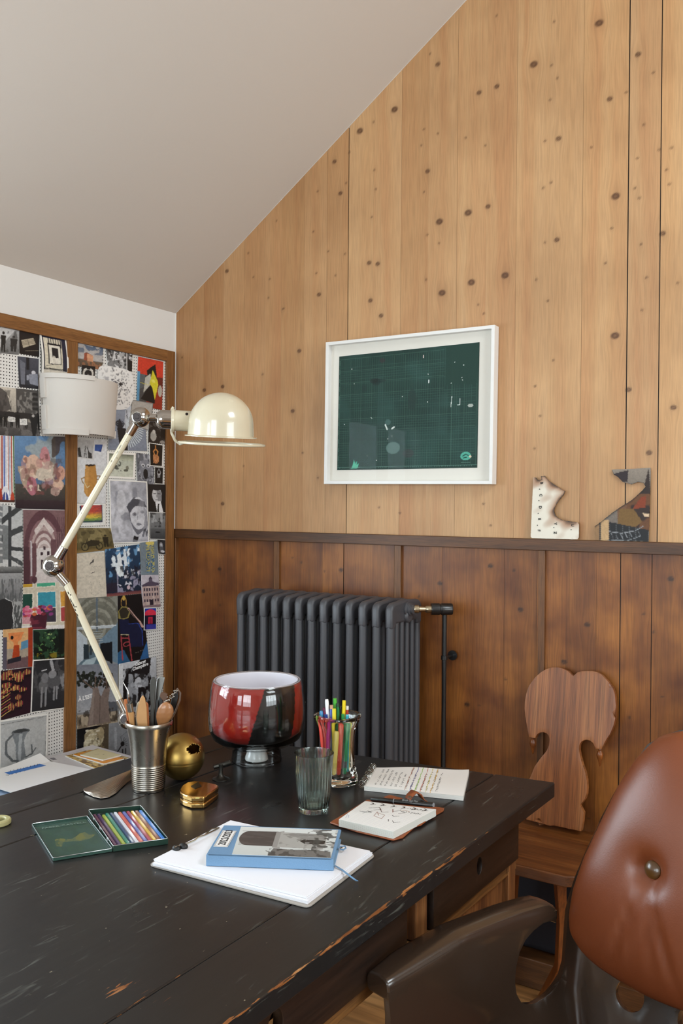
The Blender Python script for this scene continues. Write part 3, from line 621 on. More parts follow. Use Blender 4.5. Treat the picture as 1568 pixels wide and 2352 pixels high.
# right-hand panel
def d_house(i): i.gr('3f5878', '8d8f93', 0, .65); i.n(26, 4, 5, 'b7b3b0', .5, .9, (0, 0, 1, .65)); i.gr('6a5a4b', '4d3f33', .68, 1); i.n(27, 12, 6, 'a06d4d', .5, .8, (0, .72, 1, 1)); i.p([(.28, .42), (.38, .36), (.4, .7), (.27, .7)], '99513a'); i.p([(.38, .36), (.62, .47), (.63, .72), (.4, .72)], 'd19a78'); i.p([(.28, .42), (.38, .36), (.62, .46), (.5, .42)], '7a3f30')
card('postcard of a small orange house under a cloudy blue sky', [(176,784),(237,797),(235,850),(176,841)], d_house)
def d_rocks(i): i.gr('4b4c4e', '8c8d8e'); i.p([(.3, .1), (.5, .2), (.45, .5), (.2, .6)], 'd5d5d6'); i.p([(.5, .1), (.72, .2), (.66, .8), (.4, .7)], 'b5b5b6'); i.n(28, 10, 8, '1d1e20', .6, .9); i.n(29, 9, 8, 'e3e3e4', .66, .9); i.r(.78, .45, 1, 1, '1b1c1e'); i.r(.76, 0, .8, 1, 'c9c9c9')
card('black and white close-up of pale crystals', [(243,799),(304,809),(303,853),(248,845)], d_rocks)
def d_moth(i): i.r(0, 0, 1, 1, '101013'); i.e(.5, .55, .4, .4, 'c9c4bb'); i.e(.5, .6, .28, .3, '1b1b1d'); i.l([(.2, .3), (.5, .15), (.8, .3)], .08, 'ded9cf'); i.e(.5, .75, .12, .15, '7d7a75'); i.e(.5, .2, .15, .08, '17171a')
card('small black card with a round white ornament', [(188,838),(219,842),(217,873),(186,871)], d_moth)
im = Img(110, 120, 'edecea'); im.n(30, 22, 22, '8a8a8e', .66, .5, soft=.02); im.n(31, 30, 30, '3a3a3e', .74, .7, soft=.02)
rg = random.Random(2)
for k in range(60):
    a = rg.uniform(0, 6.28); x, y = .5+.36*math.cos(a)*rg.random(), .5+.4*math.sin(a)*rg.random(); im.l([(x, y), (x+rg.uniform(-.12, .12), y+rg.uniform(-.1, .1)), (x+rg.uniform(-.12, .12), y+rg.uniform(-.1, .12))], .008, '5a5a60')
im.e(.62, .42, .05, .035, '222226'); im.l([(.55, .5), (.75, .4)], .02, '303034'); im.r(.2, .25, .3, .4, 'b4b4b8'); im.r(.48, .72, .54, .92, '8b8b90')
ol = smoothpoly([(232,840),(262,843),(298,853),(307,880),(306,915),(292,938),(262,940),(243,925),(228,890),(224,860)], 4)
ctr = on_x(266, 890, XP+.003)
cutout('pinned_print', [ol], lambda x, y: on_x(x, y, XP+.0042), 2.4, attrmat('printed_paper', .42), colour=lambda x, y: im.at(min(.99, max(0, (x-224)/84)), min(.99, max(0, (y-840)/100))), solid=.0004,
       label='round white paper with a fine black line drawing of a crowded scene', cat='picture', group='pictures pinned to the pegboard')
def d_red(i): i.r(0, 0, 1, 1, '484848'); i.r(0, 0, 1, .34, 'd1402c'); i.r(.5, .34, 1, .7, '6d2a20'); i.p([(.5, .7), (1, .5), (1, 1), (.3, 1)], '97311f'); i.p([(.0, .34), (.3, .34), (.25, .6), (0, .7)], '5c6265'); i.r(0, .3, .1, 1, '5b93b8'); i.p([(.35, .25), (.68, .08), (.75, .3), (.7, .9), (.15, .86), (.45, .55)], '141414'); i.p([(.3, .4), (.5, .3), (.55, .5), (.25, .72)], 'bdbdb2'); i.p([(.58, .22), (.78, .4), (.82, .5), (.7, .82), (.6, .6), (.48, .5)], 'd9cf36'); i.e(.62, .44, .07, .035, 'e5de6a'); i.l([(.12, .52), (.5, .54)], .015, 'd5c92f'); i.e(.9, .62, .08, .12, 'b9b3a6')
card('abstract print in red, black and yellow', [(317,819),(375,831),(372,942),(313,930)], d_red)
def d_shell(i):
    i.gr('8f98a8', '7f8797'); i.p([(.45, 0), (.6, 0), (.5, 1), (.3, 1)], 'c3c9d3')
    for k in range(13):
        t = k/12; i.l([(.28+t*.02, .55), (.12+t*.3, .3+.18*abs(t-.5)), (.1+t*.3, .42)], .016, '23262e')
    i.p([(.2, .5), (.48, .5), (.5, 1), (.3, 1)], '191b20'); i.l([(.46, .1), (.5, .5)], .02, '3a3f49')
    for k in range(20):
        a = -1.2+k*.13; i.l([(.42, .42), (.42+.5*math.cos(a), .52+.42*math.sin(a))], .028, 'ccd6de'); i.l([(.42, .42), (.42+.5*math.cos(a+.05), .52+.42*math.sin(a+.05))], .01, '5b6672')
card('blue grey photograph of fanned pleated paper forms', [(255,930),(331,935),(338,1036),(248,1033)], d_shell)
def d_urn(i): i.r(0, 0, 1, 1, 'b0aca6'); i.e(.5, .6, .3, .26, '8e8b88'); i.l([(.2, .4), (.5, .28), (.8, .42)], .06, '4e4c4b'); i.e(.5, .3, .2, .07, '5d5b59'); i.e(.4, .55, .1, .1, 'c4c1bc'); i.r(.3, .85, .7, .92, '55534f'); i.border(.04, '7c7a78')
card('grey card with an engraved urn, pinned askew', [(303,918),(352,926),(345,990),(296,975)], d_urn)
def d_dark(i): i.gr('1f1a19', '2a2320'); i.n(33, 5, 5, '55504c', .6, .8); i.e(.3, .7, .18, .22, 'a9a59f'); i.e(.32, .5, .09, .09, 'c2beb8'); i.r(.72, .0, 1, .7, '15110f'); i.e(.85, .92, .15, .08, '8d8781')
card('dark photograph of a pale seated dog', [(342,962),(380,975),(378,1020),(340,1016)], d_dark)
def d_paris(i): i.gr('c9c9c9', 'b4b4b4'); i.l([(.5, .35), (.45, .95)], .03, '4a4a4a'); i.l([(.5, .35), (.58, .95)], .03, '4a4a4a'); i.l([(.44, .75), (.58, .75)], .03, '4a4a4a'); i.p([(.1, .95), (.05, .5), (.2, .45), (.3, .95)], '2b2b2b'); i.p([(.68, .95), (.66, .6), (.9, .7), (.92, .95)], '333333'); i.l([(.72, .65), (.6, .4)], .05, '2c2c2c')
def d_vasecard(i):
    i.gr('dfe1e4', 'd3d4d6'); i.p([(.28, .4), (.62, .4), (.68, .62), (.66, .85), (.58, .9), (.34, .9), (.24, .82), (.26, .6)], 'b98544'); i.p([(.28, .4), (.42, .4), (.36, .9), (.24, .8)], 'c79553'); i.e(.45, .405, .17, .015, '2a1a10')
    i.l([(.26, .6), (.15, .62), (.2, .68), (.26, .7)], .03, '9a7a44'); i.l([(.66, .57), (.78, .57), (.76, .62), (.67, .63)], .03, '8d6a3a'); i.l([(.26, .68), (.35, .76), (.42, .73)], .025, 'd2c9a0')
card('white sheet showing a tall ochre jar with small handles', [(176,1008),(246,1010),(243,1157),(176,1155)], d_vasecard)
card('tiny grey postcard of a tower between two giraffes', [(176,1006),(216,1011),(214,1056),(176,1051)], d_paris, bd=.05, bc='dcdad6')
card('small blue scrap of paper like a flag', [(218,1021),(236,1021),(232,1038),(217,1035)], lambda i: (i.r(0, 0, 1, 1, '3a5aa0'), i.p([(.5, 1), (1, .5), (1, 1)], '27407c')))
def d_pola(i): i.gr('a9b0a2', 'cfd2c2'); i.gr('30382f', 'b9bda8', 0, .3); i.r(0, 0, .1, 1, '55604f', .6); i.n(34, 10, 9, '3b3f3a', .62, .9, (.2, .3, .55, .75)); i.e(.7, .6, .05, .1, '7b7b6d'); i.e(.66, .68, .08, .05, '58594f')
card('faded instant photograph with broad white edges', [(246,1036),(312,1041),(310,1101),(245,1098)], d_pola, bd=.07)
def d_grot(i): i.gr('5d6068', '74767e'); i.n(35, 8, 10, 'a9abb4', .52, .8); i.n(36, 10, 12, '2d2f36', .58, .8); i.e(.5, .45, .36, .28, '7f828b', .8); i.e(.36, .36, .1, .06, 'c9cbd1'); i.e(.66, .36, .1, .06, 'c9cbd1'); i.e(.36, .37, .05, .03, '1d1e24'); i.e(.66, .37, .05, .03, '1d1e24'); i.e(.5, .62, .14, .16, '17181d'); i.n(37, 12, 14, 'd5d7de', .6, .8, (.15, .78, .85, .92))
card('grey blue photograph of a carved stone face with an open mouth', [(313,1040),(353,1046),(354,1117),(316,1116)], d_grot)
def d_gourd(i): i.r(0, 0, 1, 1, '191512'); i.e(.48, .68, .22, .2, 'ab6f45'); i.n(38, 12, 12, 'c98e60', .5, .8, (.28, .5, .7, .86)); i.l([(.38, .5), (.3, .36), (.45, .24), (.62, .34), (.56, .5)], .08, 'c48448'); i.l([(.45, .24), (.45, .1)], .08, 'b9783f')
card('black card with an orange stirrup-handled jug', [(342,1016),(375,1022),(373,1072),(344,1070)], d_gourd, bd=.04)
def d_collar(i): i.r(0, 0, 1, 1, '121214'); i.l([(.5, .1), (.3, .3), (.45, .6)], .05, 'a9a9ac'); i.l([(.5, .1), (.7, .3), (.55, .6)], .05, 'b4b4b7'); i.p([(.35, .35), (.48, .4), (.4, .65)], 'dcdcdf'); i.p([(.65, .35), (.54, .4), (.6, .65)], 'dcdcdf')
card('tiny black card with a pale collar shape', [(355,1072),(375,1074),(374,1112),(355,1111)], d_collar, bd=.03)
def d_face(i):
    i.gr('9ea0a9', 'b9bac2'); i.n(39, 3, 4, 'd0d1d9', .48, .9, (0, 0, .6, 1), .2); i.n(40, 4, 4, '777983', .6, .7, None, .15)
    i.p([(.45, .38), (.62, .26), (.85, .3), (1, .45), (.98, .7), (.85, .9), (.62, .85), (.5, .62)], '6d6f78'); i.e(.74, .52, .23, .26, 'cfd0d6'); i.p([(.42, .42), (.6, .28), (.9, .32), (.95, .42), (.66, .4), (.5, .52)], '4a4c55')
    i.e(.63, .54, .06, .03, '8a8b94'); i.e(.64, .54, .035, .016, '4a4b53'); i.e(.84, .5, .055, .03, '8f9099'); i.e(.84, .5, .03, .014, '55565f'); i.p([(.86, .4), (.98, .5), (.94, .75), (.84, .8), (.9, .6)], '9a9ba4'); i.n(141, 5, 5, 'a9aab2', .52, .45, (.5, .3, 1, .8), .15); i.l([(.72, .5), (.7, .62)], .02, '9a9ba3'); i.e(.73, .7, .07, .02, '7c7d86'); i.p([(.55, .75), (.6, .98), (.75, 1), (.85, .8), (.7, .88)], 'c4c5cc'); i.p([(.6, .88), (.72, .9), (.68, 1), (.55, 1)], '1a1b20'); i.n(41, 14, 14, '2a2b31', .6, .8, (.85, .65, 1, .95)); i.e(.3, .35, .12, .2, 'd9dae0', .5); i.r(0, .95, 1, 1, '9b9ca5', .5)
card('large white edged portrait of a curly haired person half hidden in smoke', [(250,1101),(338,1106),(343,1246),(254,1249)], d_face, bd=.025)
def d_man(i): i.r(0, 0, 1, 1, '161618'); i.e(.5, .38, .26, .28, 'c4c4c6'); i.p([(.5, .1), (.78, .3), (.76, .6), (.6, .72), (.5, .4)], '8c8c8f'); i.e(.5, .12, .28, .1, '1b1b1d'); i.l([(.32, .34), (.45, .33)], .04, '1e1e20'); i.l([(.55, .33), (.68, .34)], .04, '1e1e20'); i.l([(.5, .36), (.48, .48)], .03, '8a8a8c'); i.l([(.42, .56), (.58, .56)], .03, '55555a'); i.p([(.4, .62), (.7, .6), (.85, 1), (.5, 1)], 'e6e6e8'); i.p([(.55, .7), (.62, .7), (.6, 1), (.5, 1)], '1a1a1c')
card('black and white portrait of a man in a dark suit', [(339,1112),(380,1113),(381,1177),(340,1175)], d_man)
def d_park(i): i.gr('8e9092', '4b4d4f'); i.n(42, 7, 6, '2a2c2e', .5, .85, (0, 0, 1, .55)); i.n(43, 6, 5, 'b0b2b4', .6, .7, (0, 0, 1, .4)); i.gr('5a5c5e', '3a3c3e', .6, 1); i.e(.5, .74, .16, .03, '1d1f21'); i.r(.3, .35, .6, .5, '6d6f71')
card('grey photograph of a misty park with a path', [(342,1176),(381,1177),(380,1239),(344,1238)], d_park, bd=.02)
def d_stack(i):
    i.r(0, 0, 1, 1, 'dfe0dc'); i.p([(.1, .1), (.9, .05), (.9, .85), (.15, .85)], '2c3550')
    for k in range(13): c = ['b2413a', 'c04a3c', 'b8473a', 'bd4f3c', 'b5443a', 'c35a40', 'c5783f', 'd0a043', 'd4b246', 'c8b048', '8f9f4a', '6f8f4c', '3e5a52'][k]; i.p([(.15+.02*(k % 2), .08+k*.058), (.88, .06+k*.058), (.88, .1+k*.058), (.5, .13+k*.058), (.15, .12+k*.058)], c)
card('photograph of a stack of folded red, yellow and green blankets', [(176,1157),(241,1157),(242,1207),(177,1209)], d_stack, bd=.03)
def d_moto(i):
    i.gr('6d6140', '5e5434'); i.n(44, 8, 3, '8d8058', .5, .8, (0, 0, 1, .6)); i.n(45, 6, 4, '3e3823', .6, .7); i.gr('5a4c2d', '8a7245', .82, 1)
    for x in (.22, .6): i.e(x, .78, .1, .17, '2b2618'); i.e(x, .78, .075, .13, '6d6140'); i.e(x, .78, .02, .03, '2b2618')
    i.p([(.25, .6), (.38, .5), (.62, .55), (.6, .75), (.3, .78)], '2f2a1c'); i.l([(.3, .45), (.2, .78)], .02, '2a2518'); fig(i, .8, .85, .55, '2a2619', .3)
card('brown photograph of a motorcycle and a man by a wall', [(176,1212),(254,1213),(263,1262),(176,1271)], d_moto)
def d_ball(i): i.r(0, 0, 1, 1, '2d2d30'); i.e(.45, .4, .2, .2, '8e8e92'); i.p([(.3, .5), (.7, .5), (.8, .9), (.2, .9)], '58585c'); i.e(.45, .36, .1, .08, 'c0c0c4'); i.e(.6, .8, .25, .08, 'c9c9cc')
card('tiny black and white photograph of a crouching person', [(360,1238),(381,1240),(380,1274),(363,1272)], d_ball, bd=.05)
def d_sketch(i): i.r(0, 0, 1, 1, 'cfc6b6'); i.l([(.46, .25), (.6, .16)], .035, '4f4a48'); i.l([(.5, .22), (.58, .2)], .04, '3f3b3a'); i.l([(.48, .46), (.62, .43)], .02, '3d3938'); [i.l([(a, .32+.02*(k % 2)), (a+.05, .31)], .01, 'a79f93') for k, a in enumerate(np.arange(.5, .9, .07))]; i.l([(.1, .55), (.5, .52), (.7, .55), (.9, .5)], .006, '9c948a'); i.l([(.46, .62), (.5, .8), (.48, .92), (.62, .95), (.75, .9)], .006, '8d857c'); i.l([(.75, .6), (.8, .75), (.95, .82)], .006, '8d857c')
card('beige sheet with a faint pencil sketch', [(176,1272),(240,1268),(245,1370),(176,1375)], d_sketch)
def d_ice(i):
    i.gr('22405e', '1c2535'); i.n(46, 7, 6, '6a9ac4', .5, .9, (0, 0, 1, .6)); i.n(47, 8, 8, 'e4eef4', .58, .95, (.1, .05, 1, .6)); i.p([(.35, .15), (.42, .1), (.5, .5), (.4, .62), (.3, .55)], 'e6ecef'); i.p([(.52, .05), (.58, .05), (.62, .4), (.52, .5)], 'dfe8ee'); i.n(48, 9, 8, '9a97ad', .52, .9, (.3, .5, 1, .95)); i.n(49, 11, 10, '1a1c28', .58, .9, (0, .4, 1, 1)); i.n(50, 12, 12, 'd8d8e2', .66, .9, (.3, .5, 1, .9)); i.gr('5a3340', '8a5248', .93, 1); i.e(.62, .85, .05, .04, 'd0b9c2'); i.r(0, .72, .3, .9, '2a2130', .7)
card('blue and white painted landscape of jagged icy rocks', [(241,1262),(320,1250),(326,1363),(245,1371)], d_ice)
def d_tie(i):
    i.r(0, 0, 1, 1, '76838c')
    for x0 in (.32, .58):
        i.r(x0, .06, x0+.2, .92, 'b6ac62')
        rg = random.Random(int(x0*100))
        for a in range(5):
            for b in range(26):
                if rg.random() < .62: i.r(x0+a*.04, .07+b*.033, x0+a*.04+.04, .07+b*.033+.03, rg.choice(['2f5a86', '3d6f8f', '21486e', '8fa0a0']))
    i.e(.55, .04, .25, .06, 'd3c06a')
card('grey card with two blue and yellow patterned panels', [(322,1246),(362,1243),(364,1320),(324,1321)], d_tie)
def d_build(i):
    i.r(0, 0, 1, 1, 'c4bdc6'); i.p([(.05, .3), (.5, .18), (.98, .26), (.98, .33), (.05, .38)], '54495a'); i.r(.42, .1, .62, .22, '5d5364'); i.p([(.4, .12), (.52, .04), (.64, .12)], '3d3545'); i.r(.06, .34, .98, .95, 'b59d97'); i.n(51, 10, 12, 'd1beb6', .55, .6, (.06, .34, .98, .95))
    for a in range(6):
        for b, y in enumerate((.4, .56, .74)): i.r(.12+a*.145, y, .19+a*.145, y+.09, '40384a')
    i.r(.42, .76, .62, .95, '2b2430'); i.r(.0, .93, 1, 1, '8a7478')
card('postcard of an old stone house with a small cupola', [(324,1321),(364,1320),(369,1393),(326,1397)], d_build)
def d_hall(i):
    i.gr('8a8a80', '8a8f92'); 
    for k in range(9): i.e(.5, .46, .62-.06*k, .5-.05*k, ['6e6e64', '929286', '77776c'][k % 3])
    i.r(0, .42, 1, .46, 'b9c1c6'); i.p([(0, .45), (.25, .6), (.25, .85), (0, 1)], 'b9c4cc'); i.p([(1, .38), (.55, .62), (.5, .8), (1, 1)], '6f8799'); i.p([(.55, .68), (.85, .66), (.85, 1), (.55, .85)], '15191f'); i.r(.46, 0, .5, .5, '5d6a76'); i.l([(.1, .43), (.95, .42)], .02, 'cfd6da'); [i.l([(.36, .5+k*.035), (.62, .5+k*.035)], .012, 'a9b5bc') for k in range(6)]
    i.p([(.3, .8), (.5, .8), (.62, 1), (0, 1)], '5f7480'); i.r(.16, .68, .28, .9, '2c3940'); i.r(.3, .7, .36, .84, '33424a'); i.p([(.2, .92), (.5, .86), (.4, .98), (.1, 1)], 'a9bcc4'); i.n(52, 9, 20, '5f5f56', .58, .5, (0, 0, 1, .42))
card('photograph of a long barrel vaulted concrete hall', [(176,1375),(270,1369),(272,1526),(176,1531)], d_hall)
def d_woman(i):
    i.r(0, 0, 1, 1, '131215'); i.p([(0, .82), (.2, .8), (.4, 1), (0, 1)], '2d5b83'); i.p([(1, .72), (.75, .95), (.7, 1), (1, 1)], '2f5f92')
    i.e(.24, .1, .115, .085, 'b98e4a'); i.e(.24, .11, .09, .075, '1d1a1c'); i.e(.25, .04, .06, .035, 'c4a14f'); i.p([(.02, .22), (.18, .16), (.36, .17), (.5, .24), (.4, .34), (.12, .36), (.03, .32)], '8d8047'); i.p([(.05, .22), (.18, .18), (.34, .19), (.44, .25), (.36, .33), (.12, .34)], '2e2a22')
    i.l([(.42, .2), (.62, .32), (.82, .43), (.9, .5)], .075, 'caa39a'); i.l([(.42, .21), (.62, .33), (.8, .44)], .035, '3a2a2a'); i.p([(.05, .34), (.4, .36), (.42, .42), (.78, .44), (.88, .56), (.85, .8), (.4, .78), (.38, .6), (.1, .56)], '151c3a'); i.l([(.4, .43), (.75, .44), (.87, .56), (.84, .78)], .02, '2c4aa8')
    i.l([(.12, .57), (.38, .59)], .03, 'd8c9a0'); c = 'a9434b'; i.l([(.12, .6), (.16, .95)], .035, c); i.l([(.38, .61), (.45, .98)], .035, c); i.l([(.12, .62), (.38, .64)], .04, c); i.e(.3, .72, .12, .035, c); i.e(.3, .72, .09, .022, '131215'); i.l([(.55, .88), (.85, .86)], .008, '9b8f8a')
card('poster of a woman from behind seated on a red chair, outlined in light', [(270,1369),(325,1364),(342,1512),(270,1527)], d_woman)
def d_pav(i): i.r(0, 0, 1, 1, '27409e'); i.e(.5, .3, .46, .22, 'd8344e'); i.r(.0, .34, 1, .75, '15142a'); i.r(.34, .42, .66, .72, 'c42d48'); i.r(.42, .48, .58, .72, '8e1f38'); i.p([(.3, .75), (.7, .75), (1, 1), (0, 1)], '3a3a92'); i.r(0, .75, .2, 1, '1e1d4a')
card('small postcard of a red domed pavilion under a blue sky', [(331,1396),(360,1395),(360,1446),(330,1448)], d_pav, bd=.05)
def d_tree(i):
    i.gr('7c818c', 'a9abb0', 0, .75); i.r(.55, .62, 1, .8, '5c5f66'); i.gr('6f6254', '857663', .78, 1); i.n(53, 14, 12, 'b3a48e', .5, .9, (0, .78, 1, 1)); i.n(54, 12, 8, '3b342b', .58, .8, (0, .72, 1, .95))
    rg = random.Random(12)
    for k in range(70): i.e(.3+rg.uniform(-.28, .3), .24+rg.uniform(-.12, .12), .035, .025, rg.choice(['252a26', '31362e', '1c201d']))
    for k in range(35): i.e(.74+rg.uniform(-.12, .15), .26+rg.uniform(-.15, .15), .03, .03, rg.choice(['2e2a26', '3d342c']))
    for a, b in (((.4, .4), (.15, .25)), ((.42, .4), (.45, .2)), ((.45, .4), (.6, .24)), ((.72, .42), (.7, .2)), ((.74, .42), (.86, .28))): i.l([a, b], .03, '6b5a50')
    i.p([(.38, .38), (.5, .38), (.58, .52), (.66, .4), (.8, .4), (.76, .6), (.8, .95), (.24, .98), (.33, .65)], '82726a'); i.l([(.56, .5), (.54, .95)], .015, '5d4f49'); i.p([(.38, .4), (.42, .4), (.38, .95), (.28, .96)], '94857c')
p = card('poster of a thick-trunked tree on stony ground with white lettering', [(176,1527),(271,1524),(270,1663),(177,1675)], d_tree)
XQ = XP+.0013+.00012*layer[0]
text('lettering', "\u00c0 L'EST", .019, on_x(180, 1611, XQ), (0, 1, .04), (0, 0, 1), M_ink_w, p, bold=.001)

def d_cab(i):
    i.gr('c9cbd0', '7f8288'); i.e(.48, .55, .42, .48, '17171a'); i.e(.5, .52, .3, .34, '9b9da2'); i.n(55, 9, 9, '101013', .5, .95, (.1, .1, .85, .95)); i.n(56, 6, 7, 'a9acb2', .55, .9, (.25, .2, .75, .85)); i.e(.5, .38, .1, .1, 'c4c6cb'); i.p([(.5, .45), (.78, .45), (.7, .9), (.45, .9)], '141417'); i.n(57, 14, 14, '8a8d92', .6, .8, (.2, .1, .85, .9)); i.r(0, 0, .1, 1, 'd5d7da'); i.p([(.55, 0), (.85, 0), (.8, .25), (.3, .2)], '1b1b1e')
p = card('black and white show poster of a leafy arch with script lettering', [(273,1525),(359,1508),(361,1650),(273,1662)], d_cab)
text('lettering', "Cabaret", .0165, on_x(310, 1530, XQ+.0001), (0, 1, .12), (0, 0, 1), M_ink_w, p, bold=.0006)
text('lettering', "Champ\u00eatre", .0175, on_x(304, 1541, XQ+.0001), (0, 1, .12), (0, 0, 1), M_ink_w, p, bold=.0006)
def d_lump(i): i.r(0, 0, 1, 1, '121214'); i.r(.72, 0, 1, 1, '5b4f3f', .9); i.e(.42, .4, .2, .3, 'cfc3a4'); i.e(.58, .45, .25, .35, 'c4b796'); i.e(.4, .7, .22, .25, 'd6ccae'); i.e(.7, .3, .14, .24, 'ab9a78'); i.n(60, 10, 8, '8c7d60', .55, .8, (.22, .1, .85, .9)); i.n(61, 9, 9, 'efe8d2', .62, .8, (.25, .1, .7, .9)); i.e(.64, .5, .03, .03, '241d14'); i.r(0, 0, .2, 1, '121214')
card('photograph of a pale lumpy stone on black', [(177,1675),(251,1662),(249,1728),(177,1728)], d_lump)
def d_hand(i): i.gr('8f9195', '7d7f83'); i.e(.3, .2, .05, .07, 'a9abb0'); i.p([(.24, .28), (.38, .28), (.36, .8), (.27, .8)], 'a1a3a8'); i.l([(.3, .98), (.6, .68)], .05, '18181a'); i.e(.62, .65, .09, .07, '18181a'); [i.l([(.62, .65), (.62+.22*math.cos(a), .65+.2*math.sin(a))], .02, '18181a') for a in (-1.9, -1.2, -.8, -.4, 0, .3)]; i.l([(.5, .45), (.95, .25)], .012, '3a3b3e'); i.r(.6, .8, .66, 1, '222224'); i.r(.74, .78, .79, 1, '222224'); i.r(.3, .88, .4, 1, '222224')
card('grey print with a black open hand and a pale figure', [(250,1662),(300,1655),(300,1736),(249,1736)], d_hand)

# ============================================================ WALL LIGHT on the pinboard post
M_plas = mat('matte_white_plaster', 'd8d3cc', .6, bump=.03)
wl = thing('wall_lamp', 'matte white half-round wall lamp fixed over the pinboard post', 'wall light', (XW+.02, 2.0, 1.62))
cy = 1.993; zt, zb = 1.808, 1.622
def wlp(a, v, r=0):       # a 0..1 along the half round from left to right
    t = PI*(1.0-a); R0 = (.151-.012*v)+r
    return Vector((XW+.022+R0*math.sin(t)*.68, cy+R0*math.cos(t)*1.0, zt+(zb-zt)*v))
def wl_strip(nm, a0, a1, v0, v1, r0, r1, n=40):
    g = G(); vs = []; fs = []
    for k in range(n+1):
        a = a0+(a1-a0)*k/n; vs += [wlp(a, v0, r0), wlp(a, v0, r1), wlp(a, v1, r1), wlp(a, v1, r0)]
    for k in range(n):
        for j in range(4): fs.append((4*k+j, 4*k+(j+1) % 4, 4*k+4+(j+1) % 4, 4*k+4+j))
    fs += [(0, 1, 2, 3), (4*n+3, 4*n+2, 4*n+1, 4*n)]
    return obj(nm, G().add(vs, fs), M_plas, wl, bevel=.001, smooth=50)
wl_strip('shade', 0.0, 1.0, 0, 1, -.006, 0)
wl_strip('rim', 0.0, .46, -.03, .055, -.004, .007)
wl_strip('rim', 0.0, .42, .93, 1.03, -.004, .007)
wl_strip('side_lip', 0.0, .06, .05, .40, -.004, .009, 6)
wl_strip('side_lip', 0.0, .06, .52, .95, -.004, .009, 6)
wl_strip('tab', .93, .985, .86, 1.0, -.002, .014, 6)
wl_strip('tab', .95, 1.0, .10, .18, -.002, .016, 6)
obj('back_plate', G().box(XW+.0215, XW+.03, cy-.05, cy+.05, 1.66, 1.77), M_plas, wl, bevel=.002)

# ============================================================ LOW CABINET under the pinboard with papers on it
M_cab = mat('grey_cabinet_paint', '6b6763', .5)
ZS = .556
YC = on_z(306, 1738, ZS).y+.01
lc = thing('low_cabinet', 'low grey cabinet under the pinboard holding papers', 'cabinet', (XW+.2, 1.7, 0))
obj('carcass', G().box(XW+.024, XW+.40, .9, YC-.005, .0, ZS-.02), M_cab, lc, bevel=.003)
obj('top', G().box(XW+.024, XW+.415, .88, YC, ZS-.02, ZS), M_cab, lc, bevel=.002)
for k in range(3): obj('door', G().box(XW+.401, XW+.414, .91+k*(YC-.92)/3, .90+(k+1)*(YC-.92)/3, .06, ZS-.03), M_cab, lc, bevel=.002)
def page(nm, label, quad, z, draw, base='ffffff', th=.001, res=.5, cat='paper', curl=None, grp='loose papers under the pinboard', wmax=260, m=None):
    pts = [on_z(x, y, z) for x, y in quad]; w = (pts[1]-pts[0]).length; h = (pts[3]-pts[0]).length
    im = Img(int(min(wmax, max(12, w*res*1000)))+1, int(min(wmax, max(12, h*res*1000)))+1, base)
    if draw: draw(im)
    return sheet(nm, im, *pts, m or M_print, th=th, label=label, cat=cat, group=grp, curl=curl)
def d_map(i): i.gr('4c86c4', 'b9c8d6'); i.n(70, 5, 6, '2b5c9e', .5, .8); i.n(71, 6, 6, '8fb6dc', .6, .8); i.r(.0, .8, 1, 1, 'c6c2ba')
page('printed_sheet', 'blue watercolour sheet at the left edge, lowest of the papers', [(-60,1790),(10,1775),(105,1835),(-60,1860)], ZS+.001, d_map, th=.0008)
def d_ptext(i):
    i.r(0, 0, 1, 1, 'd9d7dc')
    for k in range(6): i.l([(.1, .1+k*.03), (.75, .1+k*.03)], .004, '9a97a4')
page('printed_sheet', 'pale lilac printed pages behind the yellow booklet', [(95,1743),(212,1711),(308,1738),(190,1780)], ZS+.003, d_ptext, 'd9d7dc', th=.004)
def d_ptext2(i):
    i.r(0, 0, 1, 1, 'c9c6c8'); i.r(.1, .1, .3, .2, '6b6870'); i.l([(.1, .3), (.9, .32)], .01, 'a3a0a8')
page('magazine', 'grey magazine lying between the white papers and the booklets', [(100,1737),(150,1732),(215,1766),(200,1790)], ZS+.009, d_ptext2, 'c9c6c8', th=.003)
def d_mosaic(i): i.r(0, 0, 1, 1, 'c9a860'); i.n(72, 12, 12, '6b4a26', .5, .9); i.n(73, 14, 14, 'e0cf9c', .6, .9)
page('booklet', 'brown patterned booklet, bottom of the small pile', [(150,1736),(205,1722),(298,1740),(225,1768)], ZS+.012, d_mosaic, th=.004)
page('booklet', 'orange booklet in the middle of the small pile', [(168,1733),(215,1722),(285,1742),(238,1754)], ZS+.017, lambda i: i.r(0, 0, 1, 1, 'e0922c'), 'e0922c', th=.005)
def d_cream(i): i.r(0, 0, 1, 1, 'd6cba2'); i.l([(.1, .05), (.1, .95)], .01, '9a9070'); i.l([(.3, .4), (.5, .45)], .02, '6b6350'); i.l([(.5, .6), (.6, .6)], .02, '6b6350'); i.r(0, 0, 1, .05, 'b8ad85')
page('booklet', 'small cream booklet, topmost of the small pile', [(184,1733),(224,1719),(279,1734),(236,1745)], ZS+.0225, d_cream, 'd6cba2', th=.005)
def d_note(i):
    i.gr('efeeec', 'f6f6f8')
    for k, ch in enumerate([(.34, .26), (.39, .26), (.44, .27), (.5, .26), (.55, .27), (.6, .26), (.65, .26), (.7, .27)]): i.l([ch, (ch[0]+.03, ch[1]+.02)], .008, '4a4a4a'); i.l([(ch[0]+.01, ch[1]-.01), (ch[0]+.01, ch[1]+.03)], .006, '4a4a4a')
wpap = page('paper_sheet', 'white paper with a strip of blue masking tape, its far corner lifted', [(-75,1789),(92,1744),(215,1768),(40,1823)], ZS+.012, d_note, 'f4f4f4', th=.003, res=.8,
     curl=lambda u, v: .020*np.clip(1-v*5, 0, 1)*u**2)
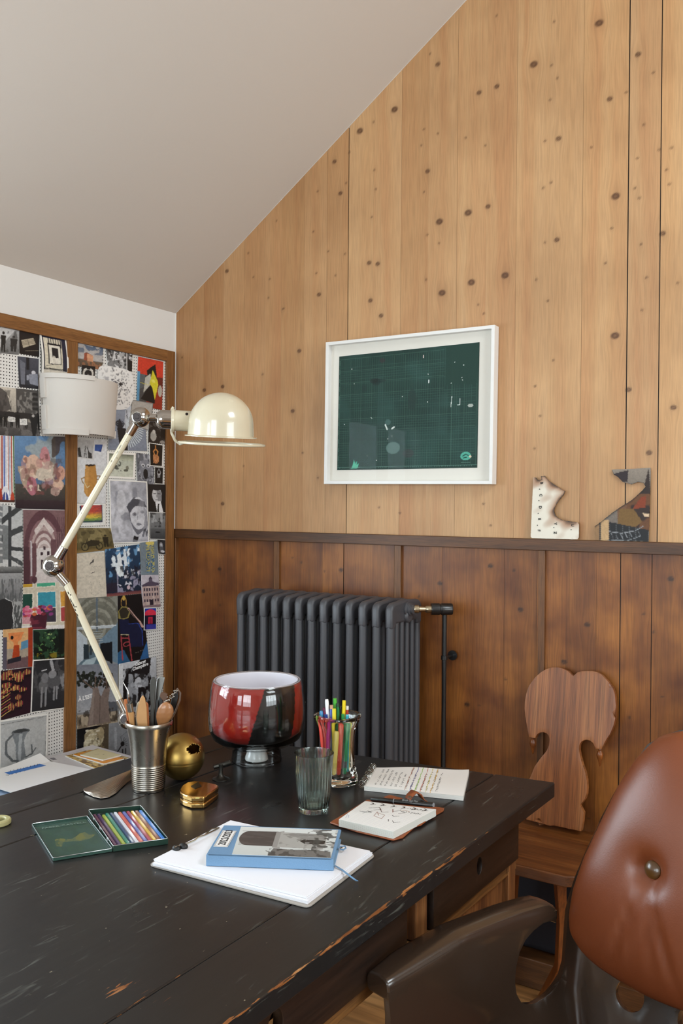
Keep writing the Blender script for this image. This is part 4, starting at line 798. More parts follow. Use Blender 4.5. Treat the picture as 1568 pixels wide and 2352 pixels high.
obj('masking_tape', G().prism([on_z(x, y, ZS+.0125) for x, y in ((3, 1772), (88, 1754), (106, 1758), (22, 1779))], (0, 0, .0003)), mat('blue_masking_tape', '3a76c4', .55), wpap, smooth=0)
g = G(); rg = random.Random(31)
for k in range(9):
    x0, y0 = 24+k*7.5, 1772-k*1.75; pts = [on_z(x0+rg.uniform(0, 2), y0, ZS+.0131), on_z(x0+rg.uniform(0, 3), y0-4.0, ZS+.0131), on_z(x0+rg.uniform(2, 6), y0-2-rg.uniform(0, 2), ZS+.0131)]; g.tube(pts, .0007, 5)
obj('handwriting', g, M_ink_k, wpap)

# ============================================================ WRITING DESK
DL = Vector((-1.531, 1.775, DZ)); DR = Vector((-.616, 1.898, DZ)); DN = .22      # far corners; near end y
def edgeL(y): return -1.531+(y-1.775)*.0797
def edgeR(y): return -.616+(y-1.898)*.038
def far(x): return 1.775+(x+1.531)*.1344
def s1(y): p, q = on_z(50, 1863), on_z(466, 1732); return p.x+(y-p.y)*(q.x-p.x)/(q.y-p.y)
def s2(y): p, q = on_z(240, 2352), on_z(1080, 1813); return p.x+(y-p.y)*(q.x-p.x)/(q.y-p.y)
def s0(y): return -1.33+(y-1.15)*.05
desk = thing('desk', 'large worn black-painted wooden desk with bare reddish edges', 'desk', (-1.1, 1.05, 0))
def deskmat():
    m = bpy.data.materials.new('worn_black_paint'); m.use_nodes = True; nt = m.node_tree; b = nt.nodes['Principled BSDF']; Lk = nt.links
    def nd(t, **k):
        n = nt.nodes.new(t)
        for a, v in k.items(): setattr(n, a, v)
        return n
    tc = nd('ShaderNodeTexCoord')
    def noise(sc, det=4, dist=0):
        mp = nd('ShaderNodeMapping'); mp.inputs['Scale'].default_value = sc; Lk.new(tc.outputs['Object'], mp.inputs['Vector'])
        n = nd('ShaderNodeTexNoise'); n.inputs['Scale'].default_value = 1; n.inputs['Detail'].default_value = det; n.inputs['Distortion'].default_value = dist; Lk.new(mp.outputs[0], n.inputs['Vector']); return n.outputs['Fac']
    def ramp(i, stops):
        r = nd('ShaderNodeValToRGB'); e = r.color_ramp.elements; e[0].position, e[0].color = stops[0][0], (*lin(stops[0][1]), 1); e[1].position, e[1].color = stops[-1][0], (*lin(stops[-1][1]), 1)
        for p_, c_ in stops[1:-1]: k = e.new(p_); k.color = (*lin(c_), 1)
        Lk.new(i, r.inputs[0]); return r.outputs[0]
    def mix(a, b_, f):
        mx = nd('ShaderNodeMix', data_type='RGBA')
        for s, v in ((6, a), (7, b_), (0, f)):
            if isinstance(v, bpy.types.NodeSocket): Lk.new(v, mx.inputs[s])
            else: mx.inputs[s].default_value = v
        return mx.outputs[2]
    base = ramp(noise((5, 2.2, 5), 5), [(.3, '161618'), (.6, '201f1e'), (.8, '28241f')])
    scr = ramp(noise((150, 17, 150), 4, .6), [(.59, '000000'), (.72, 'ffffff')])
    msk = ramp(noise((7, 5, 7), 3), [(.5, '000000'), (.62, 'ffffff')])
    mul = nd('ShaderNodeMath', operation='MULTIPLY'); Lk.new(scr, mul.inputs[0]); Lk.new(msk, mul.inputs[1])
    mul2 = nd('ShaderNodeMath', operation='MULTIPLY'); mul2.inputs[1].default_value = .32; Lk.new(mul.outputs[0], mul2.inputs[0])
    c = mix(base, (*lin('7d8078'), 1), mul2.outputs[0])
    spk = ramp(noise((150, 90, 150), 2), [(.755, '000000'), (.79, 'ffffff')]); sp2 = nd('ShaderNodeMath', operation='MULTIPLY'); sp2.inputs[1].default_value = .5; Lk.new(spk, sp2.inputs[0])
    c = mix(c, (*lin('b0a48c'), 1), sp2.outputs[0])
    at = nd('ShaderNodeAttribute', attribute_name='wear'); w = noise((260, 26, 260), 8, .5)
    add = nd('ShaderNodeMath', operation='ADD'); Lk.new(w, add.inputs[0]); sp = nd('ShaderNodeSeparateColor'); Lk.new(at.outputs['Color'], sp.inputs[0]); Lk.new(sp.outputs[0], add.inputs[1])
    wr = ramp(add.outputs[0], [(.97, '000000'), (1.05, 'ffffff')])
    wc = ramp(noise((90, 16, 90), 3), [(.3, '5a3018'), (.55, '8f5a30'), (.75, 'b4875a')])
    c = mix(c, wc, wr); Lk.new(c, b.inputs['Base Color'])
    rr = nd('ShaderNodeMapRange'); rr.inputs['To Min'].default_value = .2; rr.inputs['To Max'].default_value = .42; Lk.new(noise((9, 5, 9), 5), rr.inputs['Value']); Lk.new(rr.outputs[0], b.inputs['Roughness'])
    bp = nd('ShaderNodeBump'); bp.inputs['Strength'].default_value = .25; bp.inputs['Distance'].default_value = .0015; Lk.new(noise((28, 5, 28), 4), bp.inputs['Height']); Lk.new(bp.outputs[0], b.inputs['Normal']); b.inputs['Specular IOR Level'].default_value = .45
    return m
M_desk = deskmat()
patches = [(on_z(270, 2262), .03, .44), (on_z(330, 2280), .02, .40), (on_z(370, 2305), .025, .38), (on_z(470, 2170), .02, .36), (on_z(1060, 1822), .018, .5), (on_z(120, 1850), .02, .25)]
def plank(xa, xb, nm='tabletop_board', gap=.0012, right=False, th=.032):
    nx, ny = 40 if right else 26, 170; g = G(); W = []
    for j in range(ny+1):
        for i in range(nx+1):
            v = j/ny; u = i/nx; yy = DN+v*(1.9-DN)
            for _ in range(3):
                x = xa(yy)+gap+(xb(yy)-xa(yy)-2*gap)*u; yy = DN+v*(far(x)-DN)
            dz = 0; d1 = (x-xa(yy)); d2 = xb(yy)-x
            if right and d2 < .004: dz = -.0015
            g.v.append(Vector((x, yy, DZ+dz)))
            w = 0
            if right: w = max(w, (.48 if yy < 1.5 else .36)*math.exp(-(d2/.006)**2)*(1 if yy > .75 else .9)+.10*math.exp(-(d2/.03)**2)*(1 if .8 < yy < 1.45 else .2), .4*math.exp(-(d1/.004)**2)*(1 if yy < .9 or yy > 1.5 else .5))
            else: w = max(w, .42*math.exp(-(d2/.004)**2)*(1 if yy < .85 else .3))
            w = max(w, .40*math.exp(-((far(x)-yy)/.006)**2))
            for pp, pr, ps in patches: w = max(w, ps*math.exp(-((x-pp.x)**2+(yy-pp.y)**2*.4)/pr**2))
            W.append(w)
    w1 = nx+1; g.f = [(j*w1+i, j*w1+i+1, (j+1)*w1+i+1, (j+1)*w1+i) for j in range(ny) for i in range(nx)]
    ring = [i for i in range(nx+1)]+[(j*w1+nx) for j in range(1, ny+1)]+[(ny*w1+i) for i in range(nx-1, -1, -1)]+[j*w1 for j in range(ny-1, 0, -1)]
    k = len(ring); n1 = len(g.v); g.v += [g.v[i]+Vector((0, 0, -.005)) for i in ring]; W += [W[i]*.55 for i in ring]; n0 = len(g.v); g.v += [g.v[i]+Vector((0, 0, -th)) for i in ring]; W += [0 for i in ring]
    g.f += [(ring[(a+1) % k], ring[a], n1+a, n1+(a+1) % k) for a in range(k)]+[(n1+(a+1) % k, n1+a, n0+a, n0+(a+1) % k) for a in range(k)]; g.f.append(tuple(n0+a for a in range(k))[::-1])
    o = obj(nm, g, M_desk, desk, bevel=.0025, smooth=30)
    a = o.data.attributes.new('wear', 'FLOAT_COLOR', 'POINT'); cs = np.ones((len(W), 4)); cs[:, :3] = np.array(W)[:, None]
    if len(o.data.vertices) == len(W): a.data.foreach_set('color', cs.reshape(-1))
    return o
plank(edgeL, s1, gap=.0022); plank(s1, s0, gap=.0006); plank(s0, s2, gap=.0009); plank(s2, edgeR, gap=.0010, right=True)
M_dark = wood('dark_stained_apron', '1c120c', '2a1b12', '38251a', axis=1, rough=.45, scale=2, fine=90, blotch=.4)
M_old = wood('old_bare_pine', '6a4420', '8d6230', 'a87a42', axis=1, rough=.6, scale=3, fine=120, blotch=.6)
M_oldv = wood('old_bare_pine_upright', '6b3f1e', '8f5c2e', 'a87442', axis=2, rough=.6, scale=3, fine=120, blotch=.5)
# frame under the top, front (towards the armchair)
def xr(y, ins): return edgeR(y)-ins
def fr_panel(nm, ya, yb, z0, z1, ins, th, m, parent=desk, bev=.0015):
    g = G().add([(xr(ya, ins), ya, z0), (xr(yb, ins), yb, z0), (xr(yb, ins), yb, z1), (xr(ya, ins), ya, z1), (xr(ya, ins+th), ya, z0), (xr(yb, ins+th), yb, z0), (xr(yb, ins+th), yb, z1), (xr(ya, ins+th), ya, z1)],
                [(0, 1, 2, 3), (7, 6, 5, 4), (0, 4, 5, 1), (1, 5, 6, 2), (2, 6, 7, 3), (3, 7, 4, 0)])
    return obj(nm, g, m, parent, bevel=bev, smooth=30)
ZA0, ZA1 = DZ-.145, DZ-.032
INS = .05
def drawer(ya, yb, hy, hr=.014):
    # front with a real finger hole
    def to3(u, v): return Vector((xr(u, INS), u, v))
    zc = (ZA0+ZA1)/2-.005
    hole = [(hy+hr*.85*math.cos(a), zc+hr*1.25*math.sin(a)) for a in np.linspace(0, 2*PI, 24, endpoint=False)]
    d = cutout('drawer', [[(ya, ZA0), (yb, ZA0), (yb, ZA1-.002), (ya, ZA1-.002)], hole], to3, .03, M_dark, desk, solid=.018, off=0, bevel=.001, smooth=30)
    obj('drawer_box', G().box(xr(ya, INS+.35), xr(ya, INS+.05), ya+.01, yb-.01, ZA0+.005, ZA1-.01), mat('drawer_inside', '0d0908', .8), d)
    return d
drawer(1.40, 1.79, 1.592); drawer(.86, 1.305, .945, .02); drawer(.25, .84, .5)
fr_panel('divider', 1.345, 1.385, ZA0-.0, ZA1, INS-.004, .03, M_oldv)
fr_panel('apron', .24, 1.80, ZA0-.028, ZA0-.002, INS, .03, M_old)
fr_panel('side_panel', 1.45, 1.755, .30, ZA0-.028, INS+.012, .015, M_oldv)
obj('back_apron', G().box(edgeL(1.7)+.07, xr(1.79, INS)-.0, 1.745, 1.765, ZA0-.02, ZA1), M_old, desk, bevel=.001)
obj('left_apron', G().box(edgeL(1.2)+.075, edgeL(1.2)+.1, .3, 1.70, ZA0, ZA1), M_dark, desk, bevel=.001)
for (x, y) in ((xr(1.77, INS-.001)-.02, 1.775), (xr(1.42, INS)-.03, 1.42), (edgeL(1.7)+.10, 1.70), (edgeL(.3)+.12, .32), (xr(.3, INS)-.03, .32)):
    t_ = .021
    obj('leg', G().add([(x-t_, y-t_, ZA1), (x+t_, y-t_, ZA1), (x+t_, y+t_, ZA1), (x-t_, y+t_, ZA1), (x-t_*.8, y-t_*.8, 0), (x+t_*.8, y-t_*.8, 0), (x+t_*.8, y+t_*.8, 0), (x-t_*.8, y+t_*.8, 0)],
        [(0, 1, 2, 3), (7, 6, 5, 4), (0, 4, 5, 1), (1, 5, 6, 2), (2, 6, 7, 3), (3, 7, 4, 0)]), M_oldv, desk, bevel=.002)

# ============================================================ RADIATOR
M_rad = mat('anthracite_radiator_paint', '46464a', .42, bump=.06, bscale=300)
rad = thing('column_radiator', 'dark grey cast column radiator standing before the brown panelling', 'radiator', (-1.5, 2.34, 0))
YF, YR = 2.243, 2.437; RX0 = on_y(548, 1400, YF).x; RX1 = on_y(892, 1400, YF).x; NS = 13; ZT, ZBt = 1.10, .10
def section():
    g = G(); zt = ZT-.028
    prof = [(YF-.0, zt-.05), (YF-.002, ZT-.022), (YF+.006, ZT-.006), (YF+.022, ZT), (YF+.06, ZT+.002), (YF+.097, ZT+.007), (YF+.134, ZT+.002), (YR-.022, ZT), (YR-.006, ZT-.006), (YR+.002, ZT-.022), (YR, zt-.05)]
    low = [(y, ZBt+ZT-z) for y, z in prof]
    def band(pr, inner):
        pts = [(y, z) for y, z in pr]+inner[::-1]; t = .0125
        return [Vector((-t, y, z)) for y, z in pts]
    ys = np.linspace(YF+.0125, YR-.0125, 6)
    inner = [(YF, zt-.05)]+[(YF+.026, zt-.05)]+[(YF+.03, zt-.035)]+[(YR-.03, zt-.035), (YR-.026, zt-.05), (YR, zt-.05)]
    g.prism([(-.0125, y, z) for y, z in prof+inner[::-1][1:-1]], (.025, 0, 0))
    g.prism([(-.0125, y, z) for y, z in low+[(y, ZBt+ZT-z) for y, z in inner[::-1][1:-1]]], (.025, 0, 0))
    for i, y in enumerate(ys):
        r = .0125 if i in (0, 5) else .0095
        g.tube([(0, y, zt-.03), (0, y, ZBt+.05)], r, 12, False)
    for z in (ZT-.045, ZBt+.045): g.tube([(-.0232, (YF+YR)/2, z), (.0232, (YF+YR)/2, z)], .021, 20)
    return g
sec0 = None
for k in range(NS):
    x = RX0+(RX1-RX0)*k/(NS-1)
    if sec0 is None: sec0 = obj('section', section(), M_rad, rad, local=True, bevel=.0075, seg=3, smooth=40); o = sec0
    else: o = sec0.copy(); COL.objects.link(o); o.parent = rad
    o.location = (x+1.5, -2.34, 0)
for x in (RX0+.05, RX1-.05): obj('foot', G().box(x-.012, x+.012, YF+.01, YR-.01, 0, .11), M_rad, rad, bevel=.004)
ym = (YF+YR)/2; YP = 2.425; zv = on_y(948, 1400, ym).z; xe = RX1+.0125
M_nick = mat('brushed_nickel', 'b9ac92', .28, 1); M_blk = mat('satin_black_metal', '151516', .35, .0, coat=.3)
obj('end_plug', G().lathe([(0, 0), (.024, 0), (.024, .006), (.019, .007), (.019, .014), (.014, .015), (.014, .022), (0, .022)], 24, (xe, ym, zv), ax=((0, 1, 0), (0, 0, 1), (1, 0, 0))), M_rad, rad, bevel=.0008)
valve = thing('radiator_valve', 'nickel valve with a black thermostat head on a thin black pipe', 'valve', (xe+.06, ym, zv-.1))
_v = (Vector((on_y(1046, 1408, YP).x, YP, zv))-Vector((xe, ym, zv))).normalized(); aX = (Vector((-_v.y, _v.x, 0)), (0, 0, 1), _v)
obj('valve_body', G().lathe([(0, .02), (.012, .02), (.013, .024), (.013, .034), (.009, .036), (.008, .055), (.0105, .058), (.0115, .064), (.0115, .074), (0, .075)], 20, (xe, ym, zv), ax=aX), M_nick, valve)
obj('thermostat_head', G().lathe([(0, .073), (.0175, .073), (.0185, .077), (.0185, .098), (.0165, .1), (.0165, .103), (.0185, .105), (.0185, .135), (.0165, .139), (0, .139)], 28, (xe, ym, zv), ax=aX), M_blk, valve)
YP = 2.425; xp = on_y(1020, 1500, YP).x
obj('pipe', G().tube([(xp, YP, zv+.0), (xp, YP, .02)], .0072, 12), M_blk, valve)
zb_ = on_y(1025, 1511, YP).z
obj('pipe_clip', G().tube([(xp, YP, zb_), (xp+.004, YW-.012, zb_)], .004, 8).lathe([(0, 0), (.016, 0), (.0155, .004), (0, .005)], 20, (xp+.004, YW-.012, zb_), ax=((1, 0, 0), (0, 0, 1), (0, -1, 0))).lathe([(.0075, -.007), (.0105, -.006), (.0105, .006), (.0075, .007)], 16, (xp, YP, zb_)), M_blk, valve)

# ============================================================ FRAMED CUTTING MAT
pic = thing('framed_picture', 'white box-framed dark green cutting mat hung on the pine boards', 'picture', (-1.3, YW, 1.46))
YFc = YW-.036
q = [on_y(x, y, YFc) for x, y in ((748, 787), (1136, 745), (1132, 1111.5), (741, 1112))]
M_fw = mat('white_frame_lacquer', 'e6e5e2', .35)
cx_ = sum((p.x for p in q))/4; czc = sum((p.z for p in q))/4; ang = .0078
ux = Vector((math.cos(ang), 0, -math.sin(ang))); uz = Vector((math.sin(ang), 0, math.cos(ang))); PC = Vector((cx_, 0, czc))
HW = (q[1]-q[0]).length/2; HH = ((q[3]-q[0]).length+(q[2]-q[1]).length)/4
def pp(a, b_, y): return PC+ux*a+uz*b_+Vector((0, y, 0))
def ring(h0, k0, h1, k1, ya, yb):
    vs = [pp(sx_*h, sz_*k, y) for y in (ya, yb) for h, k in ((h0, k0), (h1, k1)) for sx_, sz_ in ((-1, -1), (1, -1), (1, 1), (-1, 1))]; fs = []
    for i in range(4):
        j = (i+1) % 4; fs += [(i, j, 4+j, 4+i), (8+j, 8+i, 12+i, 12+j), (i, 8+i, 8+j, j), (4+j, 12+j, 12+i, 4+i)]
    return G().add(vs, fs)
obj('frame', ring(HW, HH, HW-.0105, HH-.0105, YFc, YW-.002), M_fw, pic, bevel=.0008)
obj('backing', G().add([pp(-HW+.01, -HH+.01, YFc+.022), pp(HW-.01, -HH+.01, YFc+.022), pp(HW-.01, HH-.01, YFc+.022), pp(-HW+.01, HH-.01, YFc+.022), pp(-HW+.01, -HH+.01, YFc+.03), pp(HW-.01, -HH+.01, YFc+.03), pp(HW-.01, HH-.01, YFc+.03), pp(-HW+.01, HH-.01, YFc+.03)],
    [(0, 1, 2, 3), (7, 6, 5, 4), (0, 4, 5, 1), (1, 5, 6, 2), (2, 6, 7, 3), (3, 7, 4, 0)]), mat('cream_mount', 'dedad0', .7), pic)
YM = YFc+.020
mq = [on_y(x, y, YM) for x, y in ((779, 819), (1100.5, 786), (1095, 1074), (774, 1080))]
def lum(c, k): return c
i_ = Img(320, 240, '203a33'); i_.n(80, 4, 3, '294741', .5, .8, None, .3); i_.n(81, 5, 4, '1b332d', .56, .8, None, .2)
for k in range(0, 121):
    x = .012+k*.976/120/1.0
    if (k % 10) and k % 2 == 0: 
        i_.r(x-.0012, .33 if x > .86 else .02, x+.0012, .97, '3f665d', .26)
for k in range(0, 91):
    y = .02+k*.955/90
    if (k % 10) and k % 2 == 0: i_.r(.01, y-.0016, .985, y+.0016, '3f665d', .26)
for k in range(13): x = .012+k*.0813; i_.r(x-.0016, .04, x+.0016, .98, '56806f', .24)
for k in range(10): y = .03+k*.105; i_.r(.01, y-.002, .77 if k < 4 else .98, y+.002, '56806f', .24)
i_.r(.78, 0, 1, .32, '1f3a32', .85); i_.n(82, 3, 3, '2e4c47', .52, .5, (.3, .2, .8, .8), .3)
for x, y, rx, ry, c, al in ((.29, .25, .03, .03, '1a2826', .6), (.33, .07, .02, .02, '3b2a30', .5), (.31, .245, .05, .015, '1b2a28', .6), (.55, .42, .03, .09, '22332f', .6), (.53, .87, .04, .035, '3a3a3a', .6), (.42, .82, .05, .05, '63827a', .6), (.2, .3, .02, .03, '1f302d', .5), (.38, .6, .02, .025, '51706a', .5), (.27, .24, .03, .02, '1a2422', .7)): i_.e(x, y, rx, ry, c, al)
i_.l([(.36, .62), (.375, .66)], .009, 'c3cfc8'); i_.l([(.41, .655), (.425, .645)], .01, 'c9d2cb'); i_.l([(.25, .55), (.26, .56)], .004, 'a9b8b0')
for x, y in ((.84, .14), (.66, .22), (.9, .17), (.89, .27), (.895, .29), (.66, .45), (.23, .88), (.38, .74), (.41, .72), (.1, .12), (.82, .31), (.12, .25), (.05, .6), (.48, .39), (.3, .92)): i_.e(x, y, .003, .004, 'c9d0c8')
i_.l([(.825, .42), (.82, .5)], .004, 'c9d4ce'); i_.l([(.88, .44), (.88, .49)], .005, 'dbe4df'); i_.l([(.865, .49), (.88, .49)], .005, 'dbe4df'); i_.e(.95, .5, .018, .014, 'a9b0a8', .9); i_.l([(.665, .27), (.665, .29)], .007, 'e0e6e2'); i_.l([(.625, .06), (.625, .08)], .006, 'c9b9b0')
i_.p([(.11, .99), (.12, .96), (.13, .91), (.14, .95), (.155, .915), (.15, .96), (.168, .94), (.16, .985)], '4fb592'); i_.e(.925, .905, .036, .034, '4fa08c'); i_.e(.955, .91, .008, .009, 'c9b9a0'); i_.l([(.905, .905), (.925, .89), (.94, .9)], .006, '1d4a40'); i_.l([(.91, .92), (.93, .915)], .006, '1d4a40'); i_.r(.895, .955, .955, .96, '6b9a8c', .5); i_.r(0, .975, 1, .978, '5a8074', .7)
for k in range(120): i_.r(.012+k*.008, .977, .0135+k*.008, .988, '6b9384', .45); i_.r(.004, .02+k*.0079, .010, .022+k*.0079, '6b9384', .45)
sheet('cutting_mat', i_, *mq, attrmat('green_mat_plastic', .6, spec=.25), pic, th=.002, edge='1d2f2b')
def panemat():
    m = bpy.data.materials.new('picture_glass'); m.use_nodes = True; nt = m.node_tree; nt.nodes.remove(nt.nodes['Principled BSDF'])
    t = nt.nodes.new('ShaderNodeBsdfTransparent'); gl = nt.nodes.new('ShaderNodeBsdfGlossy'); gl.inputs['Roughness'].default_value = .02; fr = nt.nodes.new('ShaderNodeFresnel'); fr.inputs[0].default_value = 1.12
    mx = nt.nodes.new('ShaderNodeMixShader'); nt.links.new(fr.outputs[0], mx.inputs[0]); nt.links.new(t.outputs[0], mx.inputs[1]); nt.links.new(gl.outputs[0], mx.inputs[2]); nt.links.new(mx.outputs[0], nt.nodes['Material Output'].inputs[0]); return m
obj('glass', G().add([pp(-HW+.01, -HH+.01, YFc+.006), pp(HW-.01, -HH+.01, YFc+.006), pp(HW-.01, HH-.01, YFc+.006), pp(-HW+.01, HH-.01, YFc+.006)], [(0, 1, 2, 3)]), panemat(), pic, smooth=0)

# ============================================================ BURNT PRINTS on the rail
def zpx(x, y): return (1180+x/4.041, 1060+y/4.041)
def rough(pts, seed, amp=.7, keep=()):
    rg = random.Random(seed); out = []
    for i, p in enumerate(pts):
        a = Vector(p); b_ = Vector(pts[(i+1) % len(pts)]); out.append(a)
        if i in keep: continue
        nn = int((b_-a).length/2.2)
        for k in range(1, nn): out.append(a.lerp(b_, k/nn)+Vector((rg.uniform(-amp, amp), rg.uniform(-amp, amp))))
    return out
pl = [zpx(*p) for p in [(180,148),(205,150),(222,172),(240,176),(256,165),(250,137),(285,133),(300,150),(330,185),(380,218),(430,250),(475,277),(460,310),(430,345),(400,385),(378,430),(372,460),(385,500),(410,525),(450,543),(520,556),(590,565),(603,585),(601,705),(588,722),(168,712),(156,698)]]
edge_burn = [Vector(p) for p in pl[0:22]]
def near(p, segs): return min((Vector(p)-s).length for s in segs)
dense_e = []
for a, b_ in zip(edge_burn[1:-1], edge_burn[2:]): dense_e += [a.lerp(b_, k/4) for k in range(4)]
def col_plate(x, y):
    d = near((x, y), dense_e)*(1+.0); n = .6+.5*math.sin(x*.13+y*.09)+.3*math.sin(y*.21)
    L0 = np.array(lin('ddd6c6')); L1 = np.array(lin('9a6230')); L2 = np.array(lin('120d0a'))
    t = max(0, min(1, 1-d/(44*max(.5, n))))**1.4; s = max(0, min(1, 1-d/(8*max(.35, n)))); c = L0*(1-t)+L1*t; return c*(1-s)+L2*s
YPt = lambda y: YW-.019-.004-(1235-y)*.00002
pk = cutout('burnt_plate', [rough(pl, 4, .5, keep=(21, 22, 23, 24, 25, 26))], lambda x, y: on_y(x, y, YW-.006-.010*max(0, min(1, (y-1090)/145))), 3.2, attrmat('enamel_plate', .35), colour=col_plate, solid=.0018,
            label='charred cream plate with a column of black letters, leaning on the rail', cat='plate')
def ptxt(s, x, y, size):
    p = zpx(x, y); o = on_y(p[0], p[1], YW-.0075-.010*max(0, min(1, (p[1]-1090)/145))-.0012); text('lettering', s, size, o, (0.03, 0, -1), (1, 0, 0.03), M_ink_k, pk, bold=.0004, th=.0003)
for s, x, y in (('B', 245, 190), ('\u2022', 228, 252), ('C', 237, 300), ('\u2022', 222, 358), ('D', 232, 412), ('\u2022', 215, 477), ('E', 225, 525), ('\u2022', 208, 587), ('F', 220, 632), ('Y', 373, 567), ('\u2022', 360, 608), ('Z', 370, 650), ('U', 532, 578), ('\u2022', 520, 628)): ptxt(s, x, y, .0115 if s != '\u2022' else .009)
ph = [zpx(*p) for p in [(907,75),(1100,68),(1267,58),(1270,100),(1258,500),(1250,745),(880,735),(750,728),(750,600),(800,565),(850,525),(920,470),(1000,415),(1090,360),(1180,280),(1222,235),(1200,198),(1150,190),(1090,212),(1010,190),(960,140),(925,120)]]
ip = Img(300, 400, '6f655c')
def U(x, y): return ((x-750)/520, (y-58)/690)
def ipp(pts, c, al=1): ip.p([U(*p) for p in pts], c, al)
ip.gr('8b8074', '6a5f54', 0, .35); ipp([(900, 120), (1060, 80), (1055, 190), (900, 200)], '2a1f22'); ipp([(1250, 60), (1200, 260), (1050, 400), (1000, 600), (1260, 650), (1270, 300)], '2c1c16')
ip.n(90, 4, 4, '6a4222', .5, .8, (.4, .35, 1, .85)); ipp([(1180, 330), (1225, 320), (1220, 430), (1100, 440)], '7b3213'); ipp([(980, 440), (1110, 440), (1190, 560), (1110, 620), (960, 590)], '6f5227'); ipp([(1190, 480), (1252, 485), (1252, 515), (1215, 515)], 'cdb191'); ipp([(880, 560), (1250, 635), (1250, 745), (880, 735)], '17171a')
for k in range(5): ip.l([U(890+k*60, 580+k*9), U(890+k*60, 745)], .008, '55585a')
ip.l([U(880, 650), U(1000, 665), U(1120, 645), U(1200, 600)], .012, '8a8d90'); ip.l([U(890, 730), U(1050, 735), U(1180, 690)], .01, '7a7d80')
for k in range(7): ip.l([U(900+k*42, 665-k*4), U(925+k*42, 725-k*6)], .01, '7a7d80')
ipp([(740, 560), (800, 560), (800, 735), (740, 735)], '8a6a48'); ipp([(805, 540), (880, 540), (880, 735), (805, 735)], 'b3936a'); ipp([(792, 560), (806, 560), (806, 735), (792, 735)], '2a2a2c')
be = [Vector(p) for p in ph[8:22]+[ph[0]]]; de = []
for a, b_ in zip(be[:-1], be[1:]): de += [a.lerp(b_, k/5) for k in range(5)]
ip.photo(77, .0)
def col_ph(x, y):
    c = ip.at((((x-1180)*4.041)-750)/520, (((y-1060)*4.041)-58)/690); s = max(0, 1-near((x, y), de)/(4.5 if y > 1120 else 1.4)); return c*(1-s)+np.array(lin('0d0807'))*s
cutout('burnt_photograph', [rough(ph, 8, .35, keep=(0, 1, 2, 3, 4, 5, 6))], lambda x, y: on_y(x, y, YW-.005-.010*max(0, min(1, (y-1070)/175))), 2.3, attrmat('glossy_photograph', .42, spec=.3), colour=col_ph, solid=.0014,
       label='scorched fragment of a dark photograph with a burnt hole, leaning on the rail', cat='photograph')

# ============================================================ CARVED WOODEN CHAIR
M_chair = wood('carved_oak', '774424', '95592f', 'aa6d3e', axis=2, rough=.4, scale=2.2, fine=210, blotch=.25, gm=.62, stretch=.02, thin=1)
M_seat = wood('chair_seat_oak', '5d3418', '77451f', '8d5a2d', axis=0, rough=.32, scale=2.5, fine=110, blotch=.3)
M_edge = wood('chair_edge_wood', '6e3a16', '8a4c1e', '9b5a26', axis=2, rough=.35, scale=2, fine=90, blotch=.2)
def cpx(x, y): return (1150+x/3.751, 1500+y/3.751)
ZSE = .475
def cback(x, y):      # leaning back plane: bottom near, top at the wall
    P0 = on_y(x, y, 2.40); 
    for _ in range(4):
        Y = 2.385+(P0.z-ZSE)*.17; P0 = on_y(x, y, Y)
    return P0
wc = thing('carved_chair', 'small wooden chair with a carved heart-shaped backrest beside the desk', 'chair', (-.76, 2.28, 0))
bp_ = [(632,198),(665,168),(700,158),(745,154),(790,155),(835,163),(875,185),(935,250),(970,300),(988,350),(998,450),(993,560),(975,630),(950,690),(905,760),(875,825),(823,825),(815,800),(800,772),(775,752),(750,745),(725,748),(700,762),(684,790),(680,830),(690,890),(710,960),(732,1020),(745,1090),(749,1160),(745,1210),(730,1255),(688,1310),(720,1372),(712,1450),(698,1530),(230,1432),(222,1350),(252,1245),(212,1195),(208,1150),(228,1110),(262,1070),(300,975),(350,905),(405,838),(424,790),(428,740),(420,710),(400,688),(375,680),(345,683),(322,697),(305,730),(252,722),(236,640),(220,540),(214,480),(216,420),(228,350),(250,285),(300,215),(350,168),(400,138),(450,125),(495,122),(540,132),(585,155)]
back = cutout('backrest', [[cpx(*p) for p in bp_]], cback, 9, M_chair, wc, solid=.02, off=0, bevel=.0015, smooth=30)
for (x, y) in ((272, 728), (850, 828)):
    p = cback(*cpx(x, y)); ln = .052
    obj('pendant', G().lathe([(0, 0), (.006, 0), (.0065, -.003), (.004, -.006), (.007, -.010), (.0095, -.017), (.009, -.024), (.006, -.032), (.0035, -.042), (.002, -.05), (0, -ln)], 16, p+Vector((0, .004, .002))), M_edge, wc)
seat = [(-.955, 2.41), (-.93, 2.13), (-.90, 2.098), (-.775, 2.098), (-.655, 2.098), (-.60, 2.13), (-.565, 2.41), (-.58, 2.43), (-.94, 2.43)]
obj('seat', G().prism([(x, y, ZSE-.028) for x, y in seat], (0, 0, .028)), M_seat, wc, bevel=.003)
for x in (-.93, -.62): obj('seat_batten', G().box(x, x+.05, 2.13, 2.40, ZSE-.05, ZSE-.028), M_edge, wc, bevel=.002)
lt, lm, lf = on_y(1284, 2015, 2.22), on_y(1285, 2222, 2.28), on_z(1246, 2292, .0)
lt.z = ZSE-.05; wv_ = Vector((.847, .53, 0))*.012; dv_ = Vector((-.53, .847, 0))*.02; g = G()
vs_ = []
for p_, k_ in ((lt, 1.1), (lt.lerp(lm, .5)+Vector((.006, 0, 0)), .85), (lm, .9), (lf, .8)): vs_ += [p_-wv_*k_-dv_*k_, p_+wv_*k_-dv_*k_, p_+wv_*k_+dv_*k_, p_-wv_*k_+dv_*k_]
